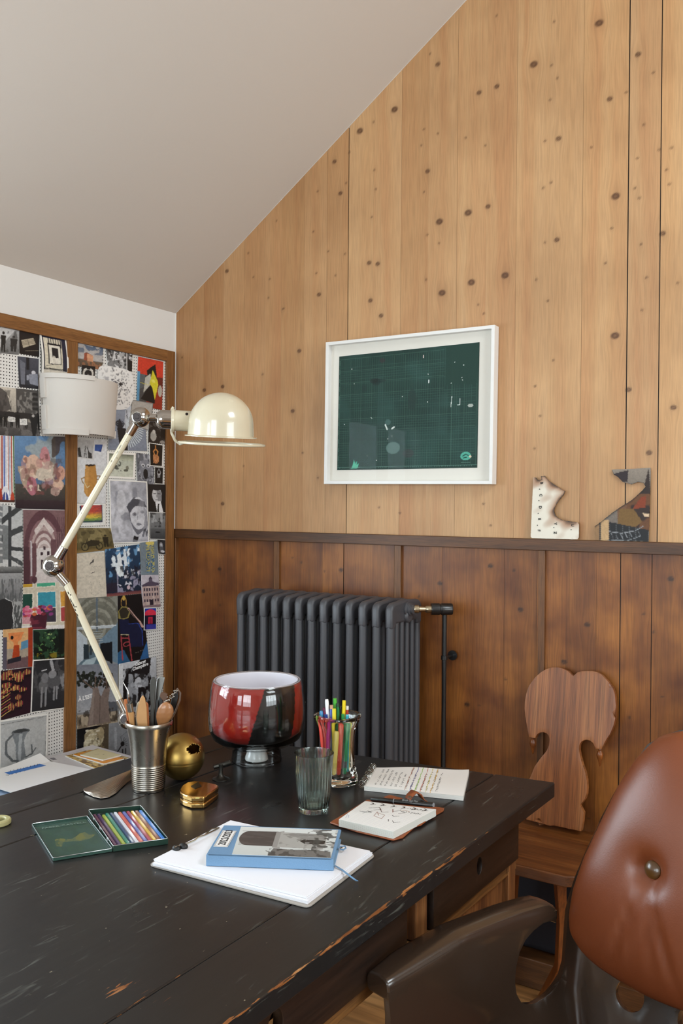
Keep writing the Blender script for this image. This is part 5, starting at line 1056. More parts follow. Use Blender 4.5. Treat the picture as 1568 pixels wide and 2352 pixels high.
fs_ = [(0, 1, 2, 3), (15, 14, 13, 12)]+[(4*i+j, 4*i+4+j, 4*i+4+(j+1) % 4, 4*i+(j+1) % 4) for i in range(3) for j in range(4)]
obj('leg', g.add(vs_, fs_), M_edge, wc, bevel=.0015, smooth=20)
for x, dx in ((-.885, -.03), (-.66, .03)):
    for y, dy in ((2.17, -.04), (2.35, .03)):
        if x > -.7 and y < 2.2: continue
        t_ = .02; b0 = .013
        obj('leg', G().add([(x-t_, y-t_, ZSE-.05), (x+t_, y-t_, ZSE-.05), (x+t_, y+t_, ZSE-.05), (x-t_, y+t_, ZSE-.05), (x+dx-b0, y+dy-b0, 0), (x+dx+b0, y+dy-b0, 0), (x+dx+b0, y+dy+b0, 0), (x+dx-b0, y+dy+b0, 0)],
            [(0, 1, 2, 3), (7, 6, 5, 4), (0, 4, 5, 1), (1, 5, 6, 2), (2, 6, 7, 3), (3, 7, 4, 0)]), M_edge, wc, bevel=.002)
g = G(); g.v = [(-1.02, 2.436, .087), (-.60, 2.436, .087), (-.60, 2.484, .087), (-1.02, 2.484, .087), (-1.0, 2.444, .42), (-.62, 2.444, .42), (-.62, 2.482, .42), (-1.0, 2.482, .42)]; g.v = [Vector(v) for v in g.v]
g.f = [(0, 1, 2, 3), (7, 6, 5, 4), (0, 4, 5, 1), (1, 5, 6, 2), (2, 6, 7, 3), (3, 7, 4, 0)]
infill = obj('shade_infill', g, mat('infill_black', '1a1820', .85, bump=.3, bscale=30), bevel=.02, seg=3, label='made-up black bag against the wall behind the wooden chair', cat='infill')  # added black block, stands in for the shaded wall recess behind the chair

# ============================================================ ARMCHAIR with leather pad
M_shell = mat('dark_brown_gelcoat', '35281f', .22, coat=.55, crough=.10, var=.08, vscale=3)
M_leather = mat('cognac_leather', '733a1e', .34, bump=.045, bscale=420, var=.2, vscale=5, spec=.6)
AC = Vector((-.30, 1.53, .75)); AL = Vector((.944, -.329, 0)); AF = Vector((-.329, -.944, 0)); REC = math.tan(math.radians(12))
def A(l, f, z): return AC+AL*l+AF*f+Vector((0, 0, z-.75))
ac = thing('armchair', 'brown moulded shell armchair with a buttoned cognac leather back pad', 'armchair', (-.42, 1.2, 0))
CX = -.017
SA = .145; RR = .055; SB = SA+RR*PI/2
def shell(s, z):
    sg = -1 if s < 0 else 1; a = abs(s); k = max(0, min(1, 1-(a-.10)/.10))
    lean = -(z-.58)*REC*k
    if a <= SA: l, f = a, -.035+.03*(a/SA)**2
    elif a <= SB: t = (a-SA)/RR; l, f = SA+RR*math.sin(t), -.005+RR*(1-math.cos(t))
    else: l, f = SA+RR, -.005+RR+(a-SB)
    low = max(0, (.50-z)); l -= low*.25*(1 if a > SA else a/SA); 
    return A(CX*(k)+sg*-l*(1), f+lean, z)
F0 = -.005+RR-SB     # f = s + F0 on the straight part
def sf(f): return f-F0
arm = [(sf(.455), .36), (sf(.457), .60), (sf(.462), .640), (sf(.292), .66), (sf(.147), .656), (sf(.045), .648), (sf(.046), .632), (sf(.086), .636), (sf(.112), .631), (sf(.135), .621), (sf(.151), .604), (sf(.160), .58), (sf(.163), .555), (sf(.158), .532), (sf(.145), .512), (sf(.128), .502), (sf(.108), .497)]
bk = [(.226, .507), (.213, .521), (.206, .545), (.204, .58), (.200, .64), (.184, .70), (.164, .76), (.145, .81), (.127, .86), (.107, .91), (.085, .95), (.056, .972), (.028, .986)]
half = arm[:]+[(sf(.080), .4975), (sf(.062), .500)]+bk
out = half+[(-x, y) for x, y in half[::-1]]
hole_ = []
def lh(l): return -(l-CX)
for hl, hz in ((-.078, .522), (.038, .522), ):
    sc_ = lh(hl); hole_.append([(sc_+.026*math.cos(a), hz+.027*math.sin(a)) for a in np.linspace(0, 2*PI, 28, endpoint=False)])
sh = cutout('shell', [out]+hole_, shell, .016, M_shell, ac, solid=.013, off=0, bevel=.004, smooth=50)
# rolled arm tops
def arm_top(sgn):
    g = G(); rows = []; fs_ = np.linspace(.045, .462, 24)
    sec = [(0, -.030), (-.0, -.012), (.003, -.003), (.010, .001), (.030, .003), (.052, .001), (.062, -.004), (.066, -.012), (.064, -.026), (.058, -.031)]
    for n_, f in enumerate(fs_):
        zt = np.interp(f, [.045, .147, .292, .462], [.661, .671, .676, .656]); w = np.interp(f, [.045, .07, .12, .4, .462], [.85, 1, 1, 1.0, .8])
        dr = 0 if f > .06 else -.008*(1-(f-.045)/.015)
        rows.append([A(sgn*(-.2-.0065+.0) - sgn*o*w, f, zt+h+dr+(-.25*max(0, o-.03)*.2)) for o, h in sec])
    m_ = len(sec); vs = [v for r_ in rows for v in r_]
    fs2 = [(i*m_+j, i*m_+(j+1) % m_, (i+1)*m_+(j+1) % m_, (i+1)*m_+j) for i in range(len(rows)-1) for j in range(m_)]+[tuple(range(m_)), tuple((len(rows)-1)*m_+j for j in range(m_))[::-1]]
    # inner edge aligned with the wall face
    vs = [v+AL*(sgn*.0128) for v in vs]
    return obj('armrest', G().add(vs, fs2), M_shell, ac, smooth=55, bevel=.003)
arm_top(1); arm_top(-1)
# leather pad
def padw(z):   # half width against height
    return np.interp(z, [.562, .566, .577, .5935, .617, .645, .692, .75, .826, .885, .938, .984, .997], [.0, .050, .106, .134, .154, .159, .156, .143, .118, .098, .073, .038, .0])
zc_ = np.concatenate([.553+.439*(1-np.cos(np.linspace(0, PI, 41)))/2])
_zz = np.linspace(.562, .997, 241); _ww = np.array([padw(z) for z in _zz])
for _ in range(14): _ww[1:-1] = (_ww[:-2]+_ww[1:-1]*2+_ww[2:])/4
def pad(u, v):  # u around front from left to right and back again, v height
    z = .562+.435*(1-math.cos(PI*v))/2; w = float(np.interp(z, _zz, _ww)); t = 2*PI*u
    cx, sx_ = math.cos(t), math.sin(t); k = math.copysign(abs(cx)**.8, cx); l = w*k
    edge = math.sqrt(max(0, 1-k*k)); tz_ = (z-.562)/.435; vz = max(0, 4*tz_*(1-tz_))**.42
    th = .076*(edge**.62)*vz**.8 if sx_ > 0 else .008*edge*vz
    r = math.hypot(l, (z-.775)*1.0); 
    f = .0+(l/.18)**2*.028
    if sx_ > 0:
        dim = .026*math.exp(-(r/.022)**2)+.008*math.exp(-(r/.05)**2)
        # pulls running down from the button
        dd = (.775-z)
        if dd > 0:
            for a0 in (-.42, -.12, .2, .5): dim += .0075*math.exp(-((l-a0*dd*.8)/(.004+.028*dd))**2)*math.exp(-((dd-.085)/.06)**2)
        th = max(.0, th-dim)
    return A(CX+l, f+th+.008-(z-.58)*REC, z)
obj('back_pad', G().grid(pad, 120, 80, cu=True), M_leather, ac, smooth=80)
pf = A(CX, .0+.076-.026+.008-(.775-.58)*REC, .775)
nrm = (AF+Vector((0, 0, REC))).normalized(); sd = AL; up_ = nrm.cross(sd)
obj('button', G().lathe([(0, -.008), (.0125, -.007), (.0155, -.001), (.0148, .004), (.0105, .0075), (0, .009)], 28, pf, ax=(sd, up_, nrm)), mat('brown_button_leather', '523514', .28, coat=.4), ac)
obj('seat_pad', G().grid(lambda u, v: A(.17*math.copysign(abs(math.cos(2*PI*u))**.5, math.cos(2*PI*u))*math.sin(PI*min(1, max(0, v)))**.25, .25+.2*math.copysign(abs(math.sin(2*PI*u))**.5, math.sin(2*PI*u))*math.sin(PI*v)**.25, .37+.03*-math.cos(PI*v)), 48, 16, cu=True), M_leather, ac, smooth=60)
obj('seat_shell', G().prism([A(-.17, .03, .32), A(.17, .03, .32), A(.18, .45, .335), A(-.18, .45, .335)], (0, 0, .02)), M_shell, ac, bevel=.008)
M_chr = mat('polished_chrome', 'c9c9cc', .08, 1)
obj('pedestal', G().tube([A(0, .24, .32), A(0, .24, .06)], .02, 20), M_chr, ac)
for k in range(4):
    a = PI/4+k*PI/2; e_ = A(.26*math.cos(a), .24+.26*math.sin(a), .012)
    obj('foot', G().tube([A(0, .24, .07), A(.13*math.cos(a), .24+.13*math.sin(a), .045), e_], [.016, .013, .01], 10), M_chr, ac)

# ============================================================ JOINTED DESK LAMP
M_cream = mat('chipped_cream_enamel', 'd0c6ac', .22, coat=.6, var=.05, vscale=20)
M_lchr = mat('worn_chrome', 'b5b0aa', .12, 1)
M_ldk = mat('lamp_dark_screw', '2b2220', .3, .6)
LD = 2.14; K = LD/FPX
def J(x, y, d=0): return dep(x, y, LD+d)
base_p = on_z(352, 1722, DZ)
lp = thing('desk_lamp', 'jointed cream enamel arm lamp with a domed shade clamped to the desk', 'lamp', (base_p.x-.02, base_p.y, DZ))
vd = ray(322, 958).normalized()
def frame_at(x, y, tilt=0.0):
    d = ray(x, y).normalized(); up = (CU-d*CU.dot(d)).normalized(); rt = d.cross(up).normalized()
    r2 = rt*math.cos(tilt)-up*math.sin(tilt); u2 = rt*math.sin(tilt)+up*math.cos(tilt); return r2, d, u2
chip_rng = random.Random(8)
def joint(x, y, r=25):
    R_ = r*K; rt, d, up = frame_at(x, y); ax = (d*-1+rt*-.35).normalized(); sx_ = ax.cross(Vector((0, 0, 1))).normalized(); sy = ax.cross(sx_)
    c = J(x, y)
    o = obj('joint', G().lathe([(0, -R_*.95)]+[(R_*math.cos(t), R_*.95*math.sin(t)) for t in np.linspace(-1.3, -.12, 8)]+[(R_*.985, -R_*.06), (R_*.985, R_*.03)]+[(R_*math.cos(t), R_*.95*math.sin(t)) for t in np.linspace(.1, 1.02, 8)]+[(R_*.5, R_*.86), (0, R_*.86)], 36, c, ax=(sx_, sy, ax)), M_lchr, lp, smooth=30)
    obj('cap', G().lathe([(R_*.46, R_*.84), (R_*.47, R_*.93), (R_*.44, R_*.95), (R_*.42, R_*.9)], 28, c, ax=(sx_, sy, ax)), M_lchr, o)
    obj('screw', G().lathe([(0, R_*.89), (R_*.41, R_*.89), (R_*.41, R_*.92), (R_*.22, R_*.92), (R_*.2, R_*.97), (0, R_*.98)], 20, c, ax=(sx_, sy, ax)), M_ldk, o)
def socket(p0, p1, r0, r1): return obj('socket', G().tube([J(*p0), J(*p1)], [r0*K, r1*K], 24), M_lchr, lp, bevel=.0008)
def chips(p0, p1, spots, nm, m=None):
    """small bare patches on the enamelled tubes"""
    for t, o_, ln in spots:
        a = Vector(J(*p0)).lerp(J(*p1), t); d = (Vector(J(*p1))-Vector(J(*p0))).normalized(); vv = ray(*p0).normalized(); s = d.cross(vv).normalized()
        rr_ = (.00955-.0013*t) if nm is lower else (.00955-.0007*t)
        off = s*o_*rr_-vv*math.sqrt(max(0, 1-o_*o_))*rr_
        n_ = (s*o_-vv*math.sqrt(max(0, 1-o_*o_))).normalized(); w = n_.cross(d)
        obj('chip', G().add([a+off+d*ln*math.cos(q_)*1.0+w*.0016*math.sin(q_)+n_*.0001 for q_ in np.linspace(0, 2*PI, 9)[:-1]], [tuple(range(8))]), M_ldk, nm, smooth=0)
def tub(p0, p1, r0, r1):
    return obj('arm', G().tube([J(*p0), J(*p1)], [r0*K, r1*K], 24), M_cream, lp)
lower = tub((152, 1338), (276, 1610), 8.6, 7.4); upper = tub((144, 1262), (300, 992), 8.8, 8.2)
chips((152, 1338), (276, 1610), [(.08, -.6, .004), (.1, -.3, .002), (.14, -.8, .006), (.18, -.7, .008), (.22, -.8, .004), (.2, -.3, .002), (.26, -.85, .005)], lower)
chips((144, 1262), (300, 992), [(.82, .3, .006), (.86, .45, .008), (.78, -.3, .002), (.7, .1, .002), (.62, -.2, .0015), (.74, .5, .003), (.92, -.4, .0015), (.3, .5, .001)], upper)
joint(122, 1300, 25); joint(322, 958, 23.5); joint(293, 1652, 22)
socket((130, 1287), (148, 1256), 11.5, 10.5); socket((131, 1315), (154, 1342), 10, 9.5)
socket((312, 971), (296, 998), 10.5, 10); socket((289, 1640), (273, 1606), 10, 9)
obj('stem', G().tube([J(297, 1662), J(330, 1700), J(348, 1712)], [.011, .010, .010], 16), M_lchr, lp)
obj('clamp', G().box(base_p.x-.03, base_p.x+.035, base_p.y-.02, base_p.y+.02, DZ, DZ+.012).box(base_p.x-.036, base_p.x-.024, base_p.y-.02, base_p.y+.02, DZ-.07, DZ+.012).box(base_p.x-.03, base_p.x+.03, base_p.y-.015, base_p.y+.015, DZ-.07, DZ-.06).tube([(base_p.x, base_p.y, DZ+.005), J(348, 1712)], .011, 12), M_lchr, lp, bevel=.001)
rt, dd_, up = frame_at(440, 962, .03)
def H(x, y): return J(x, y)
c0 = H(322, 958)
obj('socket', G().lathe([(0, 20*K), (9*K, 20*K), (9*K, 36*K), (12*K, 38*K), (0, 38*K)], 24, c0, ax=(dd_, up, rt)), M_lchr, lp)
obj('swivel', G().lathe([(0, 34*K)]+[((9+13*math.sin(t))*K, (52-17*math.cos(t))*K) for t in np.linspace(.1, 1.7, 9)]+[(22*K, 72*K), (0, 72*K)], 36, c0+up*-3*K, ax=(dd_, up, rt)), M_lchr, lp)
obj('collar', G().lathe([(0, 70*K), (27*K, 70*K), (28*K, 72*K), (27*K, 77*K), (24*K, 78*K), (24*K, 122*K), (0, 122*K)], 40, c0-up*4*K, ax=(dd_, up, rt)), M_cream, lp, bevel=.0006)
obj('screw_hole', G().lathe([(0, 0), (3.4*K, 0), (3.4*K, .4*K), (0, .4*K)], 14, H(429, 951)-dd_*24.3*K, ax=(rt, up, -dd_)), M_ldk, lp)
# shade: hollow dome, opening turned edge-on to the eye
sc = H(507, 1003)
prof_o = [(0, 101)]+[(74*math.sin(t), 27+74*math.cos(t)) for t in np.linspace(.12, PI/2, 14)]+[(75, 14), (75.5, 3), (82, 1), (82, -1)]
prof_i = [(80, -1.5), (73.8, 1), (73.5, 14)]+[(72.5*math.sin(t), 27+72.5*math.cos(t)) for t in np.linspace(PI/2, .12, 12)]+[(0, 99.5)]
obj('shade', G().lathe([(r*K, z*K) for r, z in prof_o+prof_i], 64, sc, ax=(rt, dd_, up)), M_cream, lp, smooth=50)
obj('bulb', G().sphere(sc+up*30*K, 30*K, 20, 12), mat('frosted_bulb', 'e8e6e0', .4), lp)
def ringpts():
    c = sc+up*-16*K+rt*3*K; R_ = 97*K; o = []
    for k in range(65): a = 2*PI*k/64; o.append(c+rt*R_*math.cos(a)+dd_*R_*math.sin(a))
    return o
g = G().tube(ringpts(), 3.1*K, 10, False)
cl = c0-up*4*K; 
arc = [cl+rt*74*K+up*31*K-dd_*0, cl+rt*71*K+up*26*K, cl+rt*70*K-up*12*K, cl+rt*72*K-up*30*K, cl+rt*80*K-up*46*K, cl+rt*92*K-up*54*K, sc+up*-16*K-rt*80*K]
g.tube(arc, 3.3*K, 10)
obj('guard_ring', g, M_cream, lp, smooth=60)

# ============================================================ ON THE DESK
M_silver = mat('old_silver', 'a39b90', .27, 1, var=.12, vscale=25)
def P2(a, b_, t): return Vector(a).lerp(Vector(b_), t)
# silver beaker
cc = on_z(341, 1812); kc = 1.865/FPX
pr = [(0, .0015), (33, 1.5e-9), (37, 2), (37.5, 5)]
prof = [(0, .002), (.031, .0), (.0345, .001)]
for k in range(97): z = .004+k*.00054; prof += [(.0348+.0000185*k+.0006*abs(math.sin(PI*k/8)), z)]
prof += [(.0368, .06), (.0388, .085), (.042, .112), (.0465, .134), (.0480, .1395), (.0505, .140), (.0512, .143), (.0512, .1485), (.0500, .150), (.0475, .1495), (.0455, .137), (.041, .112), (.0375, .085), (.0345, .055), (.033, .01), (0, .008)]
obj('beaker', G().lathe(prof, 128, cc), M_silver, label='tarnished silver beaker with ribbed foot holding wooden and metal tools', cat='cup', smooth=50)
CF_ = cc.dot(CF)-EYE.dot(CF)
def toolpt(x, y, d=0): return dep(x, y, CF_+d)
M_pear = mat('pale_boxwood', 'b98a58', .45, var=.2, vscale=30); M_pearl = mat('orange_boxwood', 'b36a3c', .4, var=.15, vscale=30)
M_iron = mat('dark_iron', '4c4a46', .45, .8, var=.3, vscale=60); M_clear = mat('smoky_steel', '8b8a86', .3, .9, var=.2, vscale=40); M_blackp = mat('black_tool', '1a1918', .35)
TG = 'tools standing in the silver beaker'
def flat(nm, pts, d, th, m, label, cat='tool', parent=None, bevel=.001, dep_px=1):
    """outline in image units at the beaker's distance, continued down into the beaker"""
    g = G().prism([toolpt(x, y, d) for x, y in pts], CF*th)
    return obj(nm, g, m, parent, bevel=bevel, label=label if parent is None else None, cat=cat if parent is None else None, group=TG if parent is None else None)
def down(p, q, dz=.10):   # foot of the tool inside the beaker
    return p
o = thing('paint_brush', 'wooden handled brush with a silver ferrule in the silver beaker', 'brush', toolpt(312, 1760), TG)
obj('handle', G().tube([toolpt(313, 1780, .0), toolpt(304, 1668, -.012), toolpt(300, 1634, -.02)], [.003, .005, .0062], 14), M_pear, o)
obj('ferrule', G().tube([toolpt(300, 1634, -.02), toolpt(297, 1616, -.022)], [.0066, .0068], 14), M_silver, o)
obj('bristles', G().tube([toolpt(297, 1616, -.022), toolpt(303, 1610, -.022)], [.006, .002], 10), M_iron, o)
o = obj('wooden_stick', G().tube([toolpt(312, 1790, .01), toolpt(298, 1668, .0), toolpt(288, 1606, -.0)], [.0025, .004, .0035], 10), M_pearl, label='slim orange wooden stick leaning left in the silver beaker', cat='tool', group=TG)
o = obj('scriber', G().tube([toolpt(318, 1790, .018), toolpt(305, 1668, .012), toolpt(297, 1612, .01), toolpt(293, 1586, .01), toolpt(282, 1566, .008)], [.002, .002, .0018, .0015, .0007], 8), M_lchr, label='thin bent steel scriber, leftmost in the silver beaker', cat='tool', group=TG)
flat('modelling_tool', [(316, 1668), (313, 1648), (316, 1624), (322, 1604), (327, 1597), (332, 1604), (336, 1625), (338, 1668), (335, 1760), (326, 1760)], -.02, .005, M_pear, 'leaf shaped pale wooden modelling tool in the silver beaker')
flat('modelling_tool', [(331, 1665), (333, 1628), (336, 1612), (340, 1618), (342, 1665), (340, 1755), (334, 1755)], -.008, .004, M_pearl, 'narrow orange wooden slat behind the leaf shaped tool')
flat('modelling_tool', [(311, 1640), (314, 1617), (318, 1611), (322, 1617), (326, 1665), (326, 1750), (320, 1750)], -.006, .004, mat('whitish_bone', 'cdbfa4', .5), 'whitish bone tool behind the leaf shaped wooden tool')
flat('file', [(343, 1668), (346, 1625), (344, 1585), (345, 1563), (349, 1556), (355, 1556), (358, 1563), (356, 1590), (354, 1625), (354, 1668), (350, 1770), (345, 1770)], -.004, .004, M_iron, 'tall dark iron file in the silver beaker')
flat('palette_knife', [(352, 1665), (356, 1600), (360, 1560), (368, 1553), (378, 1556), (377, 1566), (368, 1600), (362, 1665), (358, 1770), (352, 1770)], .014, .002, M_clear, 'wide grey steel palette knife, tallest at the back of the silver beaker')
flat('rasp', [(354, 1668), (357, 1625), (360, 1605), (364, 1610), (362, 1668), (357, 1765), (352, 1765)], -.0, .004, M_blackp, 'thin black rasp between the iron file and the wooden spoon')
o = thing('engraving_tool', 'black gouge with a rounded brown wooden end in the silver beaker', 'tool', toolpt(366, 1760), TG)
flat('shank', [(362, 1665), (364, 1612), (366, 1597), (372, 1592), (376, 1665), (370, 1765), (362, 1765)], .004, .005, M_blackp, '', parent=o)
flat('handle', [(366, 1600), (368, 1592), (376, 1590), (384, 1594), (383, 1612), (374, 1610)], .002, .007, mat('dark_walnut_tool', '5a3c28', .4), '', parent=o)
g = G()
rg = random.Random(3)
for k in range(34): t = k/33; g.sphere(toolpt(379+27*t+rg.uniform(-3, 3), 1612-25*t+rg.uniform(-5, 5), -.004+rg.uniform(-.004, .004)), .0017, 8, 5)
g.tube([toolpt(366, 1765, -.002), toolpt(378, 1665, -.003), toolpt(380, 1612, -.004)], .0015, 8)
obj('wire_brush', g, M_silver, label='knobbly metal wire brush in the silver beaker', cat='tool', group=TG)
o = thing('curved_scraper', 'black oval scraper with a curved brown rim, rightmost in the silver beaker', 'tool', toolpt(372, 1765), TG)
flat('blade', [(375, 1668), (388, 1632), (395, 1600), (401, 1588), (408, 1586), (410, 1600), (403, 1625), (385, 1668), (362, 1765), (356, 1765)], .012, .003, M_blackp, '', parent=o)
obj('rim', G().tube([toolpt(358, 1765, .010), toolpt(386, 1664, .010), toolpt(402, 1636, .01), toolpt(413, 1608, .01), toolpt(414, 1592, .01), toolpt(406, 1581, .01)], .0022, 8), mat('brown_horn', '5c4636', .35), o)
g = G()
def spoon(u, v):
    a = 2*PI*u; t = v; yy = 1612+t*54; w = 0
    w = np.interp(t, [0, .04, .12, .25, .45, .65, .85, 1], [0, 7, 12.5, 17, 19.5, 18.5, 13.5, 8.5]); 
    c = toolpt(381-10*t**2, yy, -.020+.008*t); return c+CR*(w*kc*math.cos(a))+CF*(w*kc*.55*math.sin(a))
g.grid(spoon, 24, 24, cu=True); g.tube([toolpt(371, 1662, -.012), toolpt(348, 1765, .002)], [.0075, .005], 16)
obj('burnisher', g, mat('brown_pearwood', '9c6a42', .35, coat=.3, var=.2, vscale=40), label='rounded brown wooden spoon-shaped burnisher at the front of the silver beaker', cat='tool', group=TG, smooth=60)

# brass ball with a torn hole
M_brass = mat('aged_brass', 'a08348', .37, 1, var=.22, vscale=18)
br = .0518; bc = on_z(417, 1737, DZ+br)
hd = (dep(447, 1719, (bc-EYE).dot(CF)-.03)-bc).normalized()
g = G(); rgb = random.Random(6)
n_, m_ = 150, 96; keep = []; vs = []
for j in range(m_+1):
    for i in range(n_):
        t = PI*j/m_; a = 2*PI*i/n_; d = Vector((math.sin(t)*math.cos(a), math.sin(t)*math.sin(a), -math.cos(t))); r = br*(1-.012*math.exp(-((d.z+.12)/.015)**2)); vs.append(bc+d*r)
hx = hd.cross(Vector((0, 0, 1))).normalized(); hy = hx.cross(hd)
def inhole(c): d = (c-bc).normalized(); u, v = d.dot(hx)/.34, d.dot(hy)/.21; return u*u+v*v < 1+.16*math.sin(5*math.atan2(v, u))+.14*math.sin(13*math.atan2(v, u)+1)+.1*math.sin(23*math.atan2(v, u)) and d.dot(hd) > 0
fs = []
for j in range(m_):
    for i in range(n_):
        f = (j*n_+i, j*n_+(i+1) % n_, (j+1)*n_+(i+1) % n_, (j+1)*n_+i); c = sum((vs[q] for q in f), Vector())/4
        if not inhole(c): fs.append(f)
ball = obj('brass_ball', G().add(vs, fs), M_brass, solid=.0016, smooth=50, label='hollow brass ball with a jagged hole beside the silver beaker', cat='ornament')
ball.modifiers['solid'].offset = -1

# dark metal T-shaped knob
M_bronze = mat('dark_bronze', '3a3834', .35, .85)
kp = on_z(507, 1790); kk = 1.94/FPX
g = G().lathe([(0, 0), (.0195, 0), (.0195, .002), (.012, .0045), (.0065, .009), (.0048, .015), (.0045, .030), (.0048, .034), (0, .034)], 32, kp)
ba = dep(491, 1762, (kp-EYE).dot(CF)-.0); bb = dep(529, 1751, (kp-EYE).dot(CF)+.01); d = (bb-ba).normalized()
g.tube([ba-d*.001, ba, ba+d*.0015, bb, bb+d*.001], [.0055, .0062, .0052, .0058, .005], 20)
obj('metal_knob', g, M_bronze, label='small dark bronze T-shaped knob standing by the glass bowl', cat='knob', bevel=.0005)

# tape measure
M_gold = mat('polished_gold_plastic', 'cfa564', .14, 1); 
tq = [on_z(x, y, DZ+.027) for x, y in ((414, 1808), (447, 1794), (500, 1800), (470, 1826), (418, 1820))]
tm = thing('tape_measure', 'shiny gold tape measure lying on its side in front of the brass ball', 'tape measure', on_z(457, 1830))
tc_ = sum(tq, Vector())/5
ol = [on_z(x, y, DZ+.026) for x, y in ((413, 1812), (418, 1803), (430, 1796), (447, 1793), (470, 1795), (495, 1800), (501, 1803), (500, 1807), (474, 1826), (468, 1829), (440, 1829), (424, 1824), (415, 1819))]
ol2 = [tc_+(p-tc_)*1.02+Vector((0, 0, 0)) for p in ol]
obj('case', G().prism([Vector((p.x, p.y, DZ+.0002)) for p in ol2], (0, 0, .0115)).prism([Vector((p.x, p.y, DZ+.0135)) for p in ol2], (0, 0, .0120)).prism([Vector((tc_.x+(p.x-tc_.x)*.96, tc_.y+(p.y-tc_.y)*.96, DZ+.008)) for p in ol2], (0, 0, .009)), M_gold, tm, bevel=.003, seg=3)
obj('badge', G().prism([on_z(x, y, DZ+.0257) for x, y in ((438, 1806), (455, 1796), (463, 1806), (448, 1812))], (0, 0, .0006)), mat('black_plastic', '17130f', .3), tm)
fa, fb = on_z(425, 1834, DZ+.012), on_z(444, 1841, DZ+.012)
obj('tape_slot', G().box(-.0001, .0001, -.0001, .0001, DZ, DZ+.0001) if False else G().prism([dep(x, y, 1.80) for x, y in ((418, 1826), (425, 1829), (425, 1839), (418, 1835))], CF*.006), mat('black_plastic'), tm)
obj('lock_button', G().prism([dep(x, y, 1.775) for x, y in ((462, 1830), (469, 1833), (469, 1846), (462, 1846))], CF*.01), mat('black_plastic'), tm, bevel=.0006)
obj('hook', G().prism([dep(x, y, 1.787) for x, y in ((432, 1828), (444, 1831), (444, 1836), (432, 1833))], CF*.006), mat('black_plastic'), tm, bevel=.0004)

# folded fan of fluted metal
M_fan = mat('fluted_nickel', 'b0a69a', .28, 1)
fr0, fr1 = dep(192, 1812, 1.86), dep(302, 1768, 1.955)
gl0 = [on_z(x, y, DZ+.002) for x, y in ((197, 1822), (215, 1830), (232, 1834), (250, 1831), (266, 1822), (280, 1808), (292, 1797), (302, 1790))]
def leaf(front):
    def fn(u, v):
        x = u*7; i = min(6, int(x)); b_ = gl0[i].lerp(gl0[i+1], x-i); a = fr0.lerp(fr1, u)
        w = v; p = a.lerp(b_, w)
        bul = math.sin(PI*w)*.008; n2 = Vector((.5, -.8, .4)).normalized(); 
        rp = (abs(((w*11) % 1)-.5)-.25)*.0036*(1 if u > .3 else u/.3)
        p = p+n2*(bul+rp)
        if not front: q = a.lerp(Vector((b_.x-.018, b_.y+.03, DZ+.001)), w*.8); p = q+Vector((-.3, .5, .5))*(bul*.4+rp)
        return p
    return fn
fo = obj('fluted_metal_fan', G().grid(leaf(True), 50, 132).grid(leaf(False), 50, 132), M_fan, solid=.0008, smooth=40, label='half-moon folded piece of fluted metal left of the silver beaker', cat='ornament')

# glass bowl on a foot
vc = on_z(589, 1746); vk = 2.094/FPX
def thin_glass(nm, ior, tint, glass=0):
    m = bpy.data.materials.new(nm); m.use_nodes = True; nt = m.node_tree; nt.nodes.remove(nt.nodes['Principled BSDF'])
    t = nt.nodes.new('ShaderNodeBsdfTransparent'); t.inputs[0].default_value = (*tint, 1); gl = nt.nodes.new('ShaderNodeBsdfGlossy'); gl.inputs['Roughness'].default_value = .03
    fr = nt.nodes.new('ShaderNodeFresnel'); fr.inputs[0].default_value = ior; mx = nt.nodes.new('ShaderNodeMixShader')
    nt.links.new(fr.outputs[0], mx.inputs[0]); nt.links.new(t.outputs[0], mx.inputs[1]); nt.links.new(gl.outputs[0], mx.inputs[2]); out = mx.outputs[0]
    if glass:
        g2 = nt.nodes.new('ShaderNodeBsdfGlass'); g2.inputs['IOR'].default_value = 1.4; g2.inputs['Roughness'].default_value = .02; g2.inputs[0].default_value = (*tint, 1); m2 = nt.nodes.new('ShaderNodeMixShader'); m2.inputs[0].default_value = glass
        nt.links.new(out, m2.inputs[1]); nt.links.new(g2.outputs[0], m2.inputs[2]); out = m2.outputs[0]
    nt.links.new(out, nt.nodes['Material Output'].inputs[0]); return m
M_glass = mat('clear_glass', 'ffffff', .0, trans=1, ior=1.5); M_glass.node_tree.nodes['Principled BSDF'].inputs['Roughness'].default_value = .01
vb = thing('glass_bowl', 'footed glass bowl with red and black bands and a white lining', 'bowl', vc)
out_p = [(57, 0), (57.5, 4), (56, 10), (55, 30), (57, 34), (80, 41), (100, 55), (108, 72), (110, 95), (110, 115), (108, 140), (105, 165), (101, 183), (98, 187), (94, 186)]
in_p = [(92, 183), (95, 165), (98, 140), (99, 115), (98, 95), (93, 75), (82, 62), (60, 54), (0, 50)]
obj('clear_body', G().lathe([(0, 40), (56, 40)]+[(r, z) for r, z in out_p[5:]]+[(99.5, 182), (103, 165), (105.5, 140), (107, 115), (106.5, 97), (104, 76), (97, 62), (78, 51), (60, 46), (0, 44)], 96, vc, ax=((vk, 0, 0), (0, vk, 0), (0, 0, vk))), M_glass, vb, smooth=50)
vdir = Vector((EYE.x-vc.x, EYE.y-vc.y, 0)).normalized(); a0 = math.atan2(vdir.y, vdir.x)
obj('foot', G().lathe([(54, .6), (57, 1), (57.8, 5), (56, 11), (55, 30), (56, 39.8)], 80, vc, ax=((vk, 0, 0), (0, vk, 0), (0, 0, vk))).lathe([(54, .6), (52, 4), (44, 3)], 80, vc, ax=((vk, 0, 0), (0, vk, 0), (0, 0, vk))), thin_glass('foot_glass', 1.55, (1, 1, 1)), vb, smooth=60)
